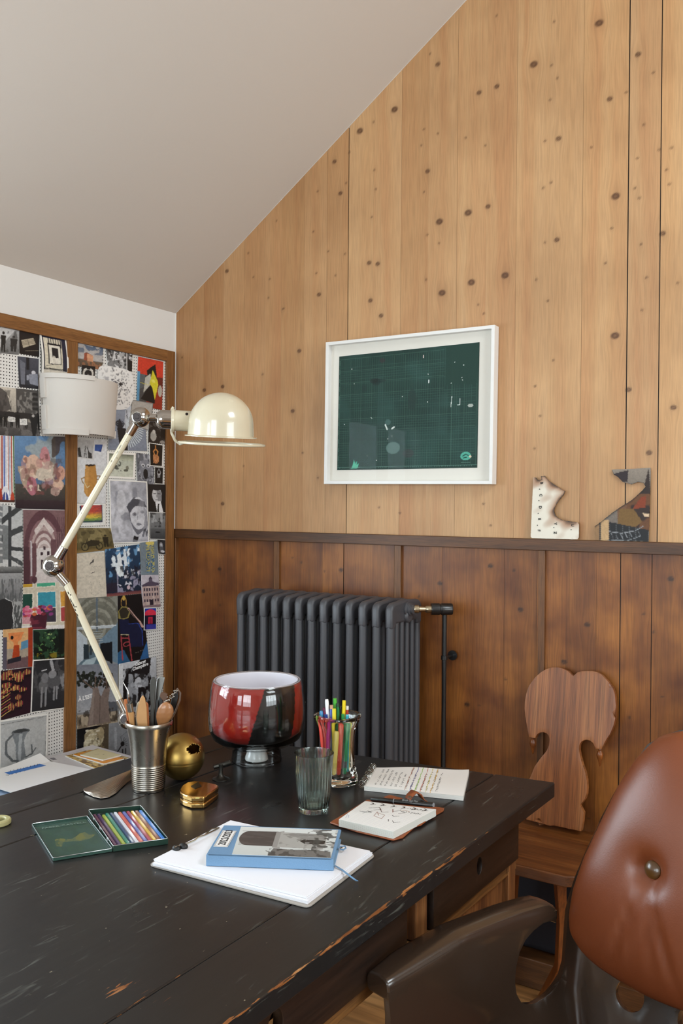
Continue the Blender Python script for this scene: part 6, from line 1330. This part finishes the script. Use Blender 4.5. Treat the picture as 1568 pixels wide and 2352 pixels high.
g = G(); prf = [(0, 44.6), (60, 46.6), (77.5, 51.8), (96.3, 62.6), (103.2, 76.4), (105.8, 97), (106.3, 115), (104.9, 140), (102.4, 165), (99, 181.6), (96.5, 182.5)]
pz = []; 
for (r0, z0), (r1, z1) in zip(prf[:-1], prf[1:]):
    for t in range(6): pz.append((r0+(r1-r0)*t/6, z0+(z1-z0)*t/6))
pz.append(prf[-1]); nn = 240
g.lathe(pz, nn, vc, ax=((vk, 0, 0), (0, vk, 0), (0, 0, vk)))
cl_ = obj('colour_layer', g, attrmat('red_black_glass', .6, spec=.15), vb, smooth=60)
ca = cl_.data.color_attributes.new('Col', 'FLOAT_COLOR', 'POINT'); cs = []
for v in cl_.data.vertices:
    z = v.co.z/vk; a = (math.degrees(math.atan2(v.co.y, v.co.x)-a0)+540) % 360-180   # + is to the left seen from above turned
    s = a; tz = max(0, (z-45)/137)
    L_ = 9*tz-14*(1-tz); Rr = 44+12*tz
    red = np.array(lin('a81d12')); drk = np.array(lin('5c120e')); blk = np.array(lin('070606'))
    k = min(1, max(0, (z-55)/35)); c = drk*(1-k)+red*k
    if z < 60: c = blk*(1-max(0, (z-52)/8))+drk*max(0, (z-52)/8)
    if L_ < s < Rr: c = blk
    if 150 < abs(s): c = blk
    cs.append((*c, 1))
ca.data.foreach_set('color', np.array(cs).reshape(-1))
obj('white_lining', G().lathe([(96.3, 182.6), (98.6, 184.5), (94, 184.5)]+in_p+[(0, 49), (60, 51), (83, 60), (94.5, 75), (100, 95), (101, 115), (99.8, 140), (97, 165), (95, 182)], 96, vc, ax=((vk, 0, 0), (0, vk, 0), (0, 0, vk))), mat('opal_white_glass', 'e2dfe6', .15, coat=.5), vb, smooth=50)
obj('white_core', G().lathe([(0, 2.5), (26, 2.5), (26.5, 6), (25, 12), (17, 32), (13, 38), (7, 40), (3, 43.5), (0, 43.8)], 40, vc, ax=((vk, 0, 0), (0, vk, 0), (0, 0, vk))), mat('milky_glass', 'cfd2cf', .3, coat=.5), vb)

# crystal vase with pens
jc = on_z(776, 1796); jd = (jc-EYE).dot(CF); jk = jd/FPX
M_cry = mat('thick_crystal', 'fbfaf0', .0, trans=1, ior=1.52); M_cry.node_tree.nodes['Principled BSDF'].inputs['Roughness'].default_value = .015
def jm(a, z): return 1+.07*math.cos(3*a+z*14)*(1 if z < .06 else .6)+.03*math.cos(7*a)
jo = [(0, .001), (.040, 0), (.0445, .004), (.0455, .012), (.043, .026), (.0395, .045), (.0375, .07), (.0375, .095), (.041, .12), (.048, .137), (.0515, .143), (.0525, .148), (.051, .152), (.046, .1525)]
ji = [(.0415, .149), (.037, .14), (.0325, .125), (.0305, .10), (.0305, .07), (.0315, .04), (.030, .020), (.022, .013), (0, .012)]
obj('crystal_vase', G().lathe(jo+ji, 84, jc, mod=jm), M_cry, label='thick clear crystal vase crowded with coloured pencils and pens', cat='vase', smooth=60)
PG = 'pencils and pens in the crystal vase'
def pen(x0, y0, x1, y1, col, lab, d0=0, d1=0, w=4.2, kind='pencil', tip=None, cat='pencil'):
    p0 = dep(x0, y0, jd+d0); p1 = dep(x1, y1, jd+d1)
    if p1.z < DZ+.016: p1 = p0.lerp(p1, (p0.z-DZ-.016)/(p0.z-p1.z))
    t = thing('colouring_pencil' if kind == 'pencil' else 'fibre_pen', lab, cat, p1, PG); r = w*jk
    m = mat('lacquer_'+col, col, .3, coat=.4)
    if kind == 'pencil':
        obj('shaft', G().tube([p1.lerp(p0, .06), p0], r, 6), m, t, smooth=20)
        obj('sharpened_tip', G().tube([p1, p1.lerp(p0, .06)], [r*.15, r], 6), mat('bare_cedar', 'c79a6b', .6), t)
        if tip: obj('end_cap', G().tube([p0.lerp(p1, -.002), p0.lerp(p1, .05)], r*1.03, 10), mat('lacquer_'+tip, tip, .35), t)
    else:
        obj('barrel', G().tube([p1.lerp(p0, .02), p0.lerp(p1, .03), p0], [r, r, r*.8], 14), m, t)
        obj('nib_cap', G().tube([p1, p1.lerp(p0, .28)], [r*.9, r*1.08], 14), mat('lacquer_'+(tip or col), tip or col, .3, coat=.4), t)
pens = [
 (750,1606,762,1775,'ececec','white pencil standing tallest on the left in the crystal vase',.0,.0,4.4,'pen','e2e2e2'),
 (769,1604,772,1772,'4fae3f','bright green square-ended pen, tallest in the crystal vase',.006,.004,4.4,'pencil',None),
 (790,1609,783,1772,'ecd22c','tall yellow pencil right of the bright green one in the crystal vase',.002,.0,4.2,'pencil',None),
 (775,1616,780,1775,'1f7a4c','dark green pencil between the bright green and the tall yellow one',.0,.0,3.8,'pencil','163f2a'),
 (761,1620,765,1778,'4a67c4','blue pencil with a bare pale end, left of the yellow pen',-.006,-.004,3.8,'pencil','c99a78'),
 (767,1628,768,1776,'e9d83a','short yellow pen in the middle of the crystal vase',-.012,-.01,4.4,'pencil',None),
 (744,1626,756,1770,'7a2348','plum pencil with a gold band at the left of the crystal vase',.004,.0,3.6,'pencil','5a1838'),
 (737,1633,752,1768,'2f7fae','blue pen with a rounded end, second from the left in the crystal vase',.0,.002,4.4,'pen','2f7fae'),
 (733,1644,750,1765,'86a836','olive green pen, leftmost in the crystal vase',-.004,-.002,4.2,'pen','86a836'),
 (748,1641,760,1770,'25408c','dark blue pencil end low on the left of the crystal vase',-.008,-.004,3.8,'pencil',None),
 (782,1622,786,1778,'1d1d1f','black pen behind the tall yellow pencil',.01,.006,4.0,'pen','1d1d1f'),
 (787,1640,790,1782,'2d8a45','mid green pencil end beneath the tall yellow one',-.01,-.008,4.2,'pencil',None),
 (797,1622,794,1775,'b2392e','dark red pencil end at the right of the crystal vase',.008,.004,3.6,'pencil','e4e2dc'),
 (797,1641,797,1776,'2aa7bd','turquoise pen at the right of the crystal vase',-.008,-.006,4.0,'pen','2aa7bd'),
 (735,1652,748,1772,'d9483c','red pen inside the glass at the far left of the crystal vase',-.014,-.010,5.2,'pen','cf3a30'),
 (746,1652,757,1778,'c8392f','deep red pen left of the magenta one in the crystal vase',-.018,-.014,4.4,'pen','c8392f'),
 (757,1650,752,1778,'b3237f','magenta pencil leaning left in the crystal vase',-.022,-.018,4.0,'pencil',None),
 (775,1676,768,1780,'efd870','pale yellow pen low in the middle of the crystal vase',-.024,-.020,5.2,'pen','e5c95a'),
 (784,1655,778,1782,'cf4a3a','brick red pen behind the pale yellow one',-.022,-.018,5.0,'pen','c43f30'),
 (796,1658,790,1782,'17915f','emerald pen with a dotted grey barrel in the crystal vase',-.022,-.016,4.2,'pen','4c5a62'),
 (803,1656,800,1770,'d4d03a','lime pen inside the right wall of the crystal vase',-.004,-.002,3.4,'pen','b9c03a'),
]
for a in pens: pen(a[0], a[1], a[2], a[3], a[4], a[5], a[6], a[7], a[8], a[9], a[10], cat='pen' if a[9] == 'pen' else 'pencil')

# ribbed green tumbler
gc = on_z(720, 1862); gk = 1.752/FPX
M_gg = mat('pale_green_glass', 'e4f5ee', .0, trans=1, ior=1.42); M_gg.node_tree.nodes['Principled BSDF'].inputs['Roughness'].default_value = .015
def gm(a, z): 
    k = min(1, max(0, (z-.008)/.01))*min(1, max(0, (.103-z)/.008)); return 1+.04*k*abs(math.cos(13*a))
gpo = [(0, .0015), (.026, .0), (.030, .001), (.0308, .004), (.0312, .010), (.0335, .04), (.0362, .08), (.038, .102), (.0398, .116), (.0402, .1185)]
gpi = [(.0392, .119), (.0385, .116), (.0368, .100), (.0348, .08), (.0318, .04), (.0292, .014), (.0270, .0105), (0, .0095)]
obj('drinking_glass', G().lathe([(r, z) for r, z in gpo+gpi], 312, gc, mod=gm), thin_glass('fluted_green_glass', 1.5, (.92, .975, .955), .5), label='pale green fluted drinking glass in front of the crystal vase', cat='glass', smooth=60)

# pencil tin
M_tin = mat('dark_green_tin', '20392f', .3, coat=.5, crough=.2); M_tinin = mat('green_tin_inside', '27443a', .35, coat=.3); M_tedge = mat('bare_tin_edge', 'b4b8b8', .3, 1)
tin = thing('pencil_tin', 'open flat dark green tin of coloured pencils on the black desk', 'tin', on_z(230, 1920))
def tray(nm, px, z, t, m, rimm, floor_m):
    c = [on_z(x, y, z) for x, y in px]; cen = sum(c, Vector())/4; inn = [p+(cen-p).normalized()*t*1.6 for p in c]; z0 = DZ+.0005
    a = G().add([Vector((p.x, p.y, z0)) for p in c]+c+inn+[Vector((p.x, p.y, z0+.0015)) for p in inn],
                [(3, 2, 1, 0)]+[(i, (i+1) % 4, 4+(i+1) % 4, 4+i) for i in range(4)]+[(4+i, 4+(i+1) % 4, 8+(i+1) % 4, 8+i) for i in range(4)]+[(8+i, 8+(i+1) % 4, 12+(i+1) % 4, 12+i) for i in range(4)]+[(12, 13, 14, 15)])
    o = obj(nm, a, m, tin, bevel=.0006, smooth=30)
    pts = []
    for i in range(4):
        p, q, s_ = c[i], c[(i+1) % 4], c[i-1]; pts += [p.lerp(s_, .03), p.lerp((q+s_)/2, .012), p.lerp(q, .03)]
    obj('rim', G().tube([p+Vector((0, 0, .0002)) for p in pts+[pts[0]]], .0007, 6), rimm, o)
    return o, c
body, bq = tray('base_tray', ((203, 1860), (323, 1850), (386, 1926), (260, 1943)), DZ+.011, .0012, M_tin, M_tedge, M_tinin)
lid, lq = tray('lid', ((73, 1892), (200, 1874), (258, 1949), (122, 1971)), DZ+.006, .0012, M_tinin, M_tedge, M_tinin)
ug_ = (lq[1]-lq[0]).normalized(); vg_ = (lq[0]-lq[3]).normalized()
li = Img(110, 110, '27443a')
li.p([(.2, .5), (.3, .46), (.38, .52), (.5, .55), (.62, .48), (.7, .42), (.8, .4), (.84, .5), (.95, .52), (.84, .6), (.66, .66), (.5, .62), (.34, .6), (.24, .72), (.16, .68)], '6a6a38', .8); li.n(95, 14, 14, '2c4a3a', .56, .8); li.n(96, 5, 5, '31504a', .55, .4)
ctr_ = sum(lq, Vector())/4
sheet('printed_lining', li, *[Vector((p.x, p.y, DZ+.0028)) for p in [q_+(ctr_-q_)*.06 for q_ in lq]], attrmat('faded_lid_print', .3), lid, th=.0003, edge='27443a')
text('lettering', 'FABER-CASTELL', .0115, lq[0].lerp(lq[1], .12)+(lq[3]-lq[0])*.17+Vector((0, 0, DZ+.0040-lq[0].z)), ug_, vg_, mat('faded_tin_print', '70867a', .5), lid, sx=1.0)
for t in (.25, .52, .8): 
    p = bq[0].lerp(bq[3], t); obj('hinge', G().obox(p+Vector((0, 0, -.002)), (bq[3]-bq[0]).normalized()*.004, (bq[1]-bq[0]).normalized()*.0018, (0, 0, .0022)), M_tedge, tin, bevel=.0004)
p = bq[1].lerp(bq[2], .55); obj('latch', G().obox(p+Vector((0, 0, -.001)), (bq[2]-bq[1]).normalized()*.004, (bq[1]-bq[0]).normalized()*.0012, (0, 0, .002)), M_tedge, tin, bevel=.0003)
TP = [('5a2348', 'plum purple', .0), ('3b2450', 'dark violet', 0), ('9aa83c', 'lime green, a little shorter', .04), ('147a68', 'teal green', 0), ('1f3a66', 'navy blue', 0), ('d6d6de', 'white', -.01), ('c4492f', 'orange red', 0), ('4f63ae', 'cobalt violet', 0), ('a52f45', 'crimson', 0), ('cfa92e', 'golden yellow', 0), ('8c5444', 'rust brown', 0), ('2b7fd2', 'bright blue', 0)]
for k, (c, nm, sh_) in enumerate(TP):
    s = (k+.75)/12.5; fa_ = bq[0].lerp(bq[1], s); fb_ = bq[3].lerp(bq[2], s); zz = DZ+.0062
    pa = fa_.lerp(fb_, .07+sh_); pb = fa_.lerp(fb_, .955); pa.z = pb.z = zz
    t = thing('colouring_pencil', '%s pencil lying in the open green tin' % nm, 'pencil', pb, 'coloured pencils lying in the open tin')
    r = .0038; m = mat('lacquer_'+c, c, .16, coat=1)
    obj('shaft', G().tube([pa.lerp(pb, .06), pb], r, 6), m, t, smooth=20)
    obj('rounded_end', G().tube([pb, pb.lerp(pa, -.012), pb.lerp(pa, -.018)], [r, r*.8, r*.3], 10), m, t)
    obj('sharpened_tip', G().tube([pa, pa.lerp(pb, .02), pa.lerp(pb, .06)], [r*.2, r*.45, r], 8), m, t)

# clipboard, paper, diary
bz = DZ+.0035
M_board = mat('grey_board', 'a39c94', .5); M_bk = mat('black_rubber', '141414', .5)
bq_ = [on_z(x, y, bz) for x, y in ((340, 1985), (526, 1886), (863, 1962), (708, 2083))]
def rquad(q, r, n=5):
    out = []
    for i in range(4):
        p, a, b_ = q[i], (q[i-1]-q[i]).normalized(), (q[(i+1) % 4]-q[i]).normalized()
        for k in range(n+1): t = k/n; out.append(p+a*r*(1-t)**2+b_*r*t**2)
    return out
cb = thing('clipboard', 'grey clipboard with a wire clip lying under the white paper', 'clipboard', sum(bq_, Vector())/4-Vector((0, 0, .0035)))
obj('board', G().prism([Vector((p.x, p.y, DZ+.0003)) for p in rquad(bq_, .012)], (0, 0, .0032)), M_board, cb, bevel=.0008)
zc2 = DZ+.016
A0, A1 = on_z(403, 1950, zc2), on_z(505, 1903, zc2)
M_wire = mat('bright_wire', 'b8b4ac', .2, 1)
obj('clip_wire', G().tube([dep(400, 1946, (A0-EYE).dot(CF)), on_z(428, 1938, zc2), on_z(447, 1930, zc2), on_z(455, 1923, zc2+.001), on_z(470, 1918, zc2), on_z(497, 1905, zc2), on_z(503, 1901, zc2-.002)], .0016, 8).tube([on_z(470, 1918, zc2), on_z(485, 1904, zc2+.001), on_z(503, 1901, zc2-.002)], .0012, 8), M_wire, cb)
obj('clip_grip', G().sphere(on_z(405, 1949, zc2-.002), .0085, 16, 10, (1, .8, .7)).sphere(on_z(421, 1944, zc2-.001), .0085, 16, 10, (1.1, .8, .7)), M_bk, cb)
def stack(nm, label, px, z, th, col):
    q = [on_z(x, y, z) for x, y in px]; g = G()
    n = max(2, int(th/.0011))
    for k in range(n):
        o_ = Vector((math.sin(k*2.1)*.0004, math.cos(k*1.7)*.0004, 0)); z0 = z-th+th*k/n
        g.prism([Vector((p.x, p.y, z0))+o_ for p in q], (0, 0, th/n*.8 if k < n-1 else th/n))
    return obj(nm, g, mat(nm+'_white', col, .6), label=label, cat='paper', group='paper on the clipboard', smooth=0)
stack('paper_stack', 'lower stack of white paper lying straight on the grey clipboard', ((350, 1982), (528, 1888), (855, 1958), (706, 2070)), DZ+.0085, .0048, 'e9e9ee')
stack('paper_stack', 'upper white sheets under the blue diary, shifted on the lower stack', ((353, 1973), (530, 1884), (850, 1954), (704, 2059)), DZ+.0125, .0036, 'f1f1f7')
dz0 = DZ+.0127; dz1 = dz0+.0195
M_blue = mat('sky_blue_cloth_cover', '6a8fb2', .5, bump=.2, bscale=500); M_pgs = mat('cream_page_block', 'e4ddc4', .6)
dq = [on_z(x, y, dz1) for x, y in ((473, 1963), (514, 1895), (784, 1905), (766, 1974))]
dv = (dq[1]-dq[0]); dv2 = (dq[2]-dq[3]); 
db = thing('diary', 'blue clothbound diary with a photograph of a round tower on its cover', 'book', Vector(((dq[0].x+dq[2].x)/2, (dq[0].y+dq[2].y)/2, dz0)))
def lev(z): return [Vector((p.x, p.y, z)) for p in dq]
obj('cover', G().prism([Vector((p.x, p.y, dz1-.0022)) for p in rquad(lev(0), .004)], (0, 0, .0022)).prism([Vector((p.x, p.y, dz0)) for p in rquad(lev(0), .004)], (0, 0, .0022))
    .prism([lev(dz0)[0], lev(dz0)[3], lev(dz0)[3].lerp(lev(dz0)[2], .02), lev(dz0)[0].lerp(lev(dz0)[1], .02)], (0, 0, dz1-dz0)), M_blue, db, bevel=.001)
L4 = lev(dz0+.002); cn = sum(L4, Vector())/4; 
obj('pages', G().prism([L4[0].lerp(L4[3], .012).lerp(L4[1], .015), L4[1].lerp(L4[2], .012).lerp(L4[0], .02), L4[2].lerp(L4[1], .02).lerp(L4[3], .02), L4[3].lerp(L4[0], .02).lerp(L4[2], .015)], (0, 0, dz1-dz0-.004)), M_pgs, db)
# cover picture: u from left to right, v from far edge to near edge
def cq(u, v, h=.0004): 
    a = dq[1].lerp(dq[2], u); b_ = dq[0].lerp(dq[3], u); return a.lerp(b_, v)+Vector((0, 0, h))
di = Img(300, 200, 'c9ccc9'); di.gr('d2d5d2', 'bfc3c0')
di.e(.12, .42, .10, .26, '47413e'); di.p([(.12, .16), (.42, .15), (.42, .68), (.12, .68)], '47413e'); di.n(97, 4, 20, '5b5552', .5, .5, (.03, .15, .42, .68))
di.p([(.38, .17), (.46, .12), (.46, .74), (.38, .72)], '8f8c88'); di.p([(.43, .16), (.9, .2), (.92, .68), (.78, .72), (.43, .7)], 'a3a19c'); di.n(98, 8, 8, '77746f', .5, .7, (.44, .18, .9, .7)); di.l([(.46, .24), (.86, .26)], .006, '55524f')
di.p([(.64, .46), (.68, .4), (.82, .41), (.9, .42), (.9, .55), (.7, .56)], '2a2522'); di.l([(.62, .48), (.66, .38), (.8, .38)], .006, '66625e'); di.p([(.4, .74), (.6, .78), (.8, .75), (.98, .8), (1, 1), (.36, 1)], '6d6a66'); di.n(99, 14, 8, '3f3c39', .55, .8, (.36, .76, 1, 1)); di.n(100, 10, 10, '3f3d3a', .55, .9, (.78, 0, 1, .8)); di.n(101, 12, 12, '8b8884', .6, .8, (.7, 0, 1, .75)); di.l([(.33, .84), (.45, .98)], .01, '4a4744')
sheet('cover_picture', di, cq(.152, .035), cq(.975, .035), cq(.975, .965), cq(.20, .965), attrmat('printed_cover', .45), db, th=.0003)
obj('label', G().prism([cq(.02, .20), cq(.135, .20), cq(.135, .75), cq(.02, .75)], (0, 0, .0003)), mat('white_label', 'e9e7e4', .5), db, bevel=.0001)
for q0, q1, q2, q3 in (((.026, .22), (.129, .22), (.129, .73), (.026, .73)),):
    c4 = [cq(*t_, .00095) for t_ in (q0, q1, q2, q3)]; obj('label_line', G().tube(c4+[c4[0]], .00022, 5), M_ink_k, db)
text('lettering', '2022/2023', .0185, cq(.105, .695, .0008), (dq[1]-dq[0]), -(dq[2]-dq[1]), M_ink_k, db, bold=.0004, sx=.86)
rb = [on_z(x, y, z) for x, y, z in ((768, 1988, dz0+.003), (785, 1998, DZ+.014), (800, 2010, DZ+.0105), (815, 2021, DZ+.006), (820, 2024, DZ+.003))]
g = G(); nrm_ = Vector((.6, .4, 0)).normalized()
for i in range(len(rb)-1):
    a, b_ = rb[i], rb[i+1]; g.add([a-nrm_*.002, a+nrm_*.002, b_+nrm_*.002, b_-nrm_*.002, a-nrm_*.002+Vector((0, 0, .0006)), a+nrm_*.002+Vector((0, 0, .0006)), b_+nrm_*.002+Vector((0, 0, .0006)), b_-nrm_*.002+Vector((0, 0, .0006))], [(3, 2, 1, 0), (4, 5, 6, 7), (0, 4, 7, 3), (1, 2, 6, 5)])
obj('ribbon', g, M_blue, db, smooth=60)
obj('elastic_loop', G().tube([on_z(x, y, dz0+.006) for x, y in ((775, 1948), (783, 1944), (792, 1943), (794, 1948), (788, 1952), (780, 1951))], .0013, 8), M_blue, db)
obj('elastic_ring', G().tube([on_z(x, y, dz0+.006) for x, y in ((781, 1948), (785, 1946), (787, 1949), (783, 1951), (781, 1948))], .0012, 8), M_wire, db)

# leather folder with a small notebook
M_tan = mat('tan_bridle_leather', '8a4a28', .45, bump=.25, bscale=250, var=.25, vscale=20)
fl = thing('leather_folder', 'tan leather notebook cover with a press stud, open under the sketch pad', 'folder', on_z(890, 1880))
def slab(px, z, th, m, nm, par, bev=.001, **k):
    return obj(nm, G().prism([on_z(x, y, z)-Vector((0, 0, th)) for x, y in px], (0, 0, th)), m, par, bevel=bev, **k)
slab(((757, 1888), (800, 1862), (842, 1836), (930, 1845), (1020, 1855), (1018, 1861), (975, 1884), (950, 1900), (925, 1922), (903, 1928), (885, 1924), (820, 1909)), DZ+.004, .0036, M_tan, 'cover', fl, .0015)
slab(((948, 1888), (958, 1880), (972, 1878), (978, 1885), (966, 1894), (952, 1897)), DZ+.006, .003, M_tan, 'flap', fl)
obj('press_stud', G().lathe([(0, 0), (.006, 0), (.0062, .0016), (.0045, .0032), (.003, .0028), (0, .0022)], 20, on_z(956, 1884, DZ+.006)), M_wire, fl)
def stroke_words(im, seed, x0, x1, y0, y1, rows, c='2a2a2a', wd=.006, vertical=False):
    rg = random.Random(seed)
    for r_ in range(rows):
        y = y0+(y1-y0)*r_/max(1, rows-1); x = x0
        while x < x1*(1-.0*r_):
            for s in range(rg.randint(1, 3)):
                im.l([(x+rg.uniform(0, .018), y+rg.uniform(-.028, .0)), (x+rg.uniform(0, .018), y+rg.uniform(0, .028))], wd, c)
            x += .024
            if rg.random() < .17: x += .02
nbq = ((778, 1882), (838, 1840), (1001, 1859), (903, 1910))
qn = [on_z(x, y, DZ+.018) for x, y in nbq]
nb = thing('notebook', 'small squared notebook with pen scribbles on the tan leather cover', 'notebook', on_z(890, 1885, DZ+.0042))
g = G()
for k in range(8): g.prism([Vector((p.x, p.y, DZ+.0044+k*.0017))+Vector((math.sin(k)*.0003, 0, 0)) for p in qn], (0, 0, .0014))
obj('page_block', g, mat('notebook_paper', 'dcdad2', .6), nb, smooth=0)
ni = Img(200, 150, 'e9e7e2')
for k in range(30): ni.r(0, k/30, 1, k/30+.006, 'd6d5d6'); ni.r(k/30, 0, k/30+.004, 1, 'd9d8d9')
for p_, w_, c_ in (([(.18, .3), (.3, .22), (.36, .3), (.28, .36)], .01, '3a2a26'), ([(.3, .22), (.42, .4), (.5, .36)], .009, '5a3226'), ([(.45, .55), (.36, .42), (.4, .6), (.56, .66), (.52, .5), (.4, .46)], .008, '8a5440'), ([(.12, .5), (.3, .48), (.22, .44)], .01, '2a2422'), ([(.2, .56), (.28, .42)], .01, '2a2422'), ([(.55, .3), (.62, .24), (.72, .3), (.66, .36)], .009, '3a2a26'), ([(.6, .2), (.74, .22)], .008, 'a06a3a'), ([(.62, .46), (.66, .5), (.72, .46)], .008, '2a2422'), ([(.66, .64), (.7, .7)], .009, '2a2422'), ([(.74, .66), (.8, .72), (.86, .66)], .009, '2a2422'), ([(.5, .22), (.56, .34)], .012, '7a3a2a')): ni.l(p_, w_, c_)
for k in range(6): x = .1+k*.15; ni.l([(x, .03), (x+.05, .06), (x+.03, .14), (x+.09, .1)], .011, '241f1e'); ni.e(x+.05, .09, .014, .02, '3a2420')
stroke_words(ni, 21, .66, .92, .1, .26, 2, '2d2a2a', .008); ni.l([(.02, .72), (.07, .9)], .006, '8a90b4'); ni.l([(.05, .74), (.1, .86)], .006, '8a90b4')
sheet('top_page', ni, *[p+Vector((0, 0, .0002)) for p in (qn[1], qn[2], qn[3], qn[0])], M_print, nb, th=.0003)
M_pen = mat('black_pen_barrel', '111112', .28, coat=.3)
pa, pb = on_z(852, 1836, DZ+.012), on_z(995, 1849, DZ+.0245)
pn = thing('brush_pen', 'black brush pen lying across the far edge of the small notebook', 'pen', pa.lerp(pb, .5)-Vector((0, 0, .008)))
obj('barrel', G().tube([pa.lerp(pb, .38), pb.lerp(pa, .02), pb], [.0048, .0048, .0040], 18), M_pen, pn); obj('cap', G().tube([pa, pa.lerp(pb, .03), pa.lerp(pb, .38)], [.0035, .0052, .0052], 18), M_pen, pn)
obj('cap_ring', G().tube([pa.lerp(pb, .375), pa.lerp(pb, .385)], .0054, 18), mat('grey_plastic', '8b8d90', .4), pn); obj('end', G().tube([pb, pb.lerp(pa, -.008)], .0042, 16), mat('grey_plastic'), pn)
text('lettering', 'Brush Sign Pen', .0058, pa.lerp(pb, .52)+Vector((-.0002, -.0034, .0036)), (pb-pa), Vector((0, .6, .8)), M_ink_g, pn)

# reporter pad with coloured bars
rq = [on_z(*t_) for t_ in ((862, 1763, DZ+.010), (1077, 1769, DZ+.010), (1064, 1829, DZ+.010), (836, 1806, DZ+.010))]
rp = thing('spiral_pad', 'white spiral bound pad of handwritten lines struck through in colour', 'notepad', on_z(955, 1800))
g = G()
for k in range(4): g.prism([Vector((p.x, p.y, DZ+.0006+k*.0023)) for p in rq], (0, 0, .0020))
obj('page_block', g, mat('pad_paper', 'e2e0da', .6), rp, smooth=0)
ri_ = Img(280, 120, 'eceae6'); rg = random.Random(17)
cols = [None]*6+['a5582f', '3b3f8e', '8fbf3f', 'b5543a', 'd0c23a', 'd6a534', None]
for k in range(13):
    x = .10+k*.052; n0 = [.1, .12, .14, .28, .22, .3, .05, .3, .45, .3, .15, .12, .2][k]; yy = .92-(.04 if k < 6 else 0)
    while yy > n0:
        for s in range(2): ri_.l([(x+rg.uniform(-.009, .012), yy), (x+rg.uniform(-.009, .012), yy-rg.uniform(.01, .05))], .0042, '242424')
        if rg.random() < .6: ri_.l([(x-.008, yy-.02), (x+.012, yy-.03)], .0035, '2c2c2c')
        yy -= .055 if rg.random() < .82 else .1
    if cols[k]: pts_ = [(x+rg.uniform(-.004, .004), 1-q_*.1) for q_ in range(11)]; ri_.l(pts_, .0058, cols[k])
for k in range(40): ri_.r(.012, k/40, .018, k/40+.012, '8b8b8b')
sheet('top_page', ri_, *[p+Vector((0, 0, .0002)) for p in rq], M_print, rp, th=.0003, curl=lambda u, v: .0035*np.sin(u*PI*1.2)**2*(1-v))
g = G(); a, b_ = rq[0]+Vector((-.006, 0, -.002)), rq[3]+Vector((-.006, 0, -.002)); axd = (b_-a).normalized(); s1_ = Vector((axd.y, -axd.x, 0)); nt_ = 16
pts_ = [a.lerp(b_, t/(nt_*14))+s1_*.0075*math.cos(2*PI*t/14)+Vector((0, 0, .0075*math.sin(2*PI*t/14)+.004)) for t in range(nt_*14+1)]
obj('spiral', G().tube(pts_, .0006, 6), M_wire, rp)
st = thing('leather_strap', 'short tan leather strap with a press stud between pen and spiral pad', 'strap', on_z(955, 1830))
ps = [on_z(x, y, z) for x, y, z in ((975, 1838, DZ+.002), (968, 1833, DZ+.005), (962, 1822, DZ+.016), (950, 1818, DZ+.0175), (940, 1828, DZ+.013), (936, 1836, DZ+.008))]
wv = Vector((.75, -.5, 0)).normalized()*.011; g = G()
for i in range(len(ps)-1): g.add([ps[i]-wv, ps[i]+wv, ps[i+1]+wv, ps[i+1]-wv], [(0, 1, 2, 3)])
bm_ = {}; vs_ = []; fs_ = []
for i, p in enumerate(ps): vs_ += [p-wv, p+wv]
for i in range(len(ps)-1): fs_.append((2*i, 2*i+1, 2*i+3, 2*i+2))
obj('band', G().add(vs_, fs_), M_tan, st, solid=.0022, smooth=60)
slab(((880, 1830), (895, 1825), (925, 1833), (905, 1838)), DZ+.008, .002, M_tan, 'tab', st)
obj('press_stud', G().lathe([(0, 0), (.0045, 0), (.0045, .0012), (.003, .002), (0, .002)], 16, on_z(941, 1831, DZ+.0135)), M_wire, st)

# roll of paper tape at the left edge
tpc = on_z(-4, 1893)
obj('tape_roll', G().lathe([(.0125, .0002), (.021, .0002), (.0235, .002), (.0235, .0085), (.0215, .0105), (.0145, .0105), (.0125, .009)], 48, tpc, closed=True), mat('masking_tape', 'a39c6c', .5), label='roll of olive masking tape on the desk, cut by the left edge', cat='tape', bevel=.0004)
print('OBJECTS', len(bpy.data.objects))
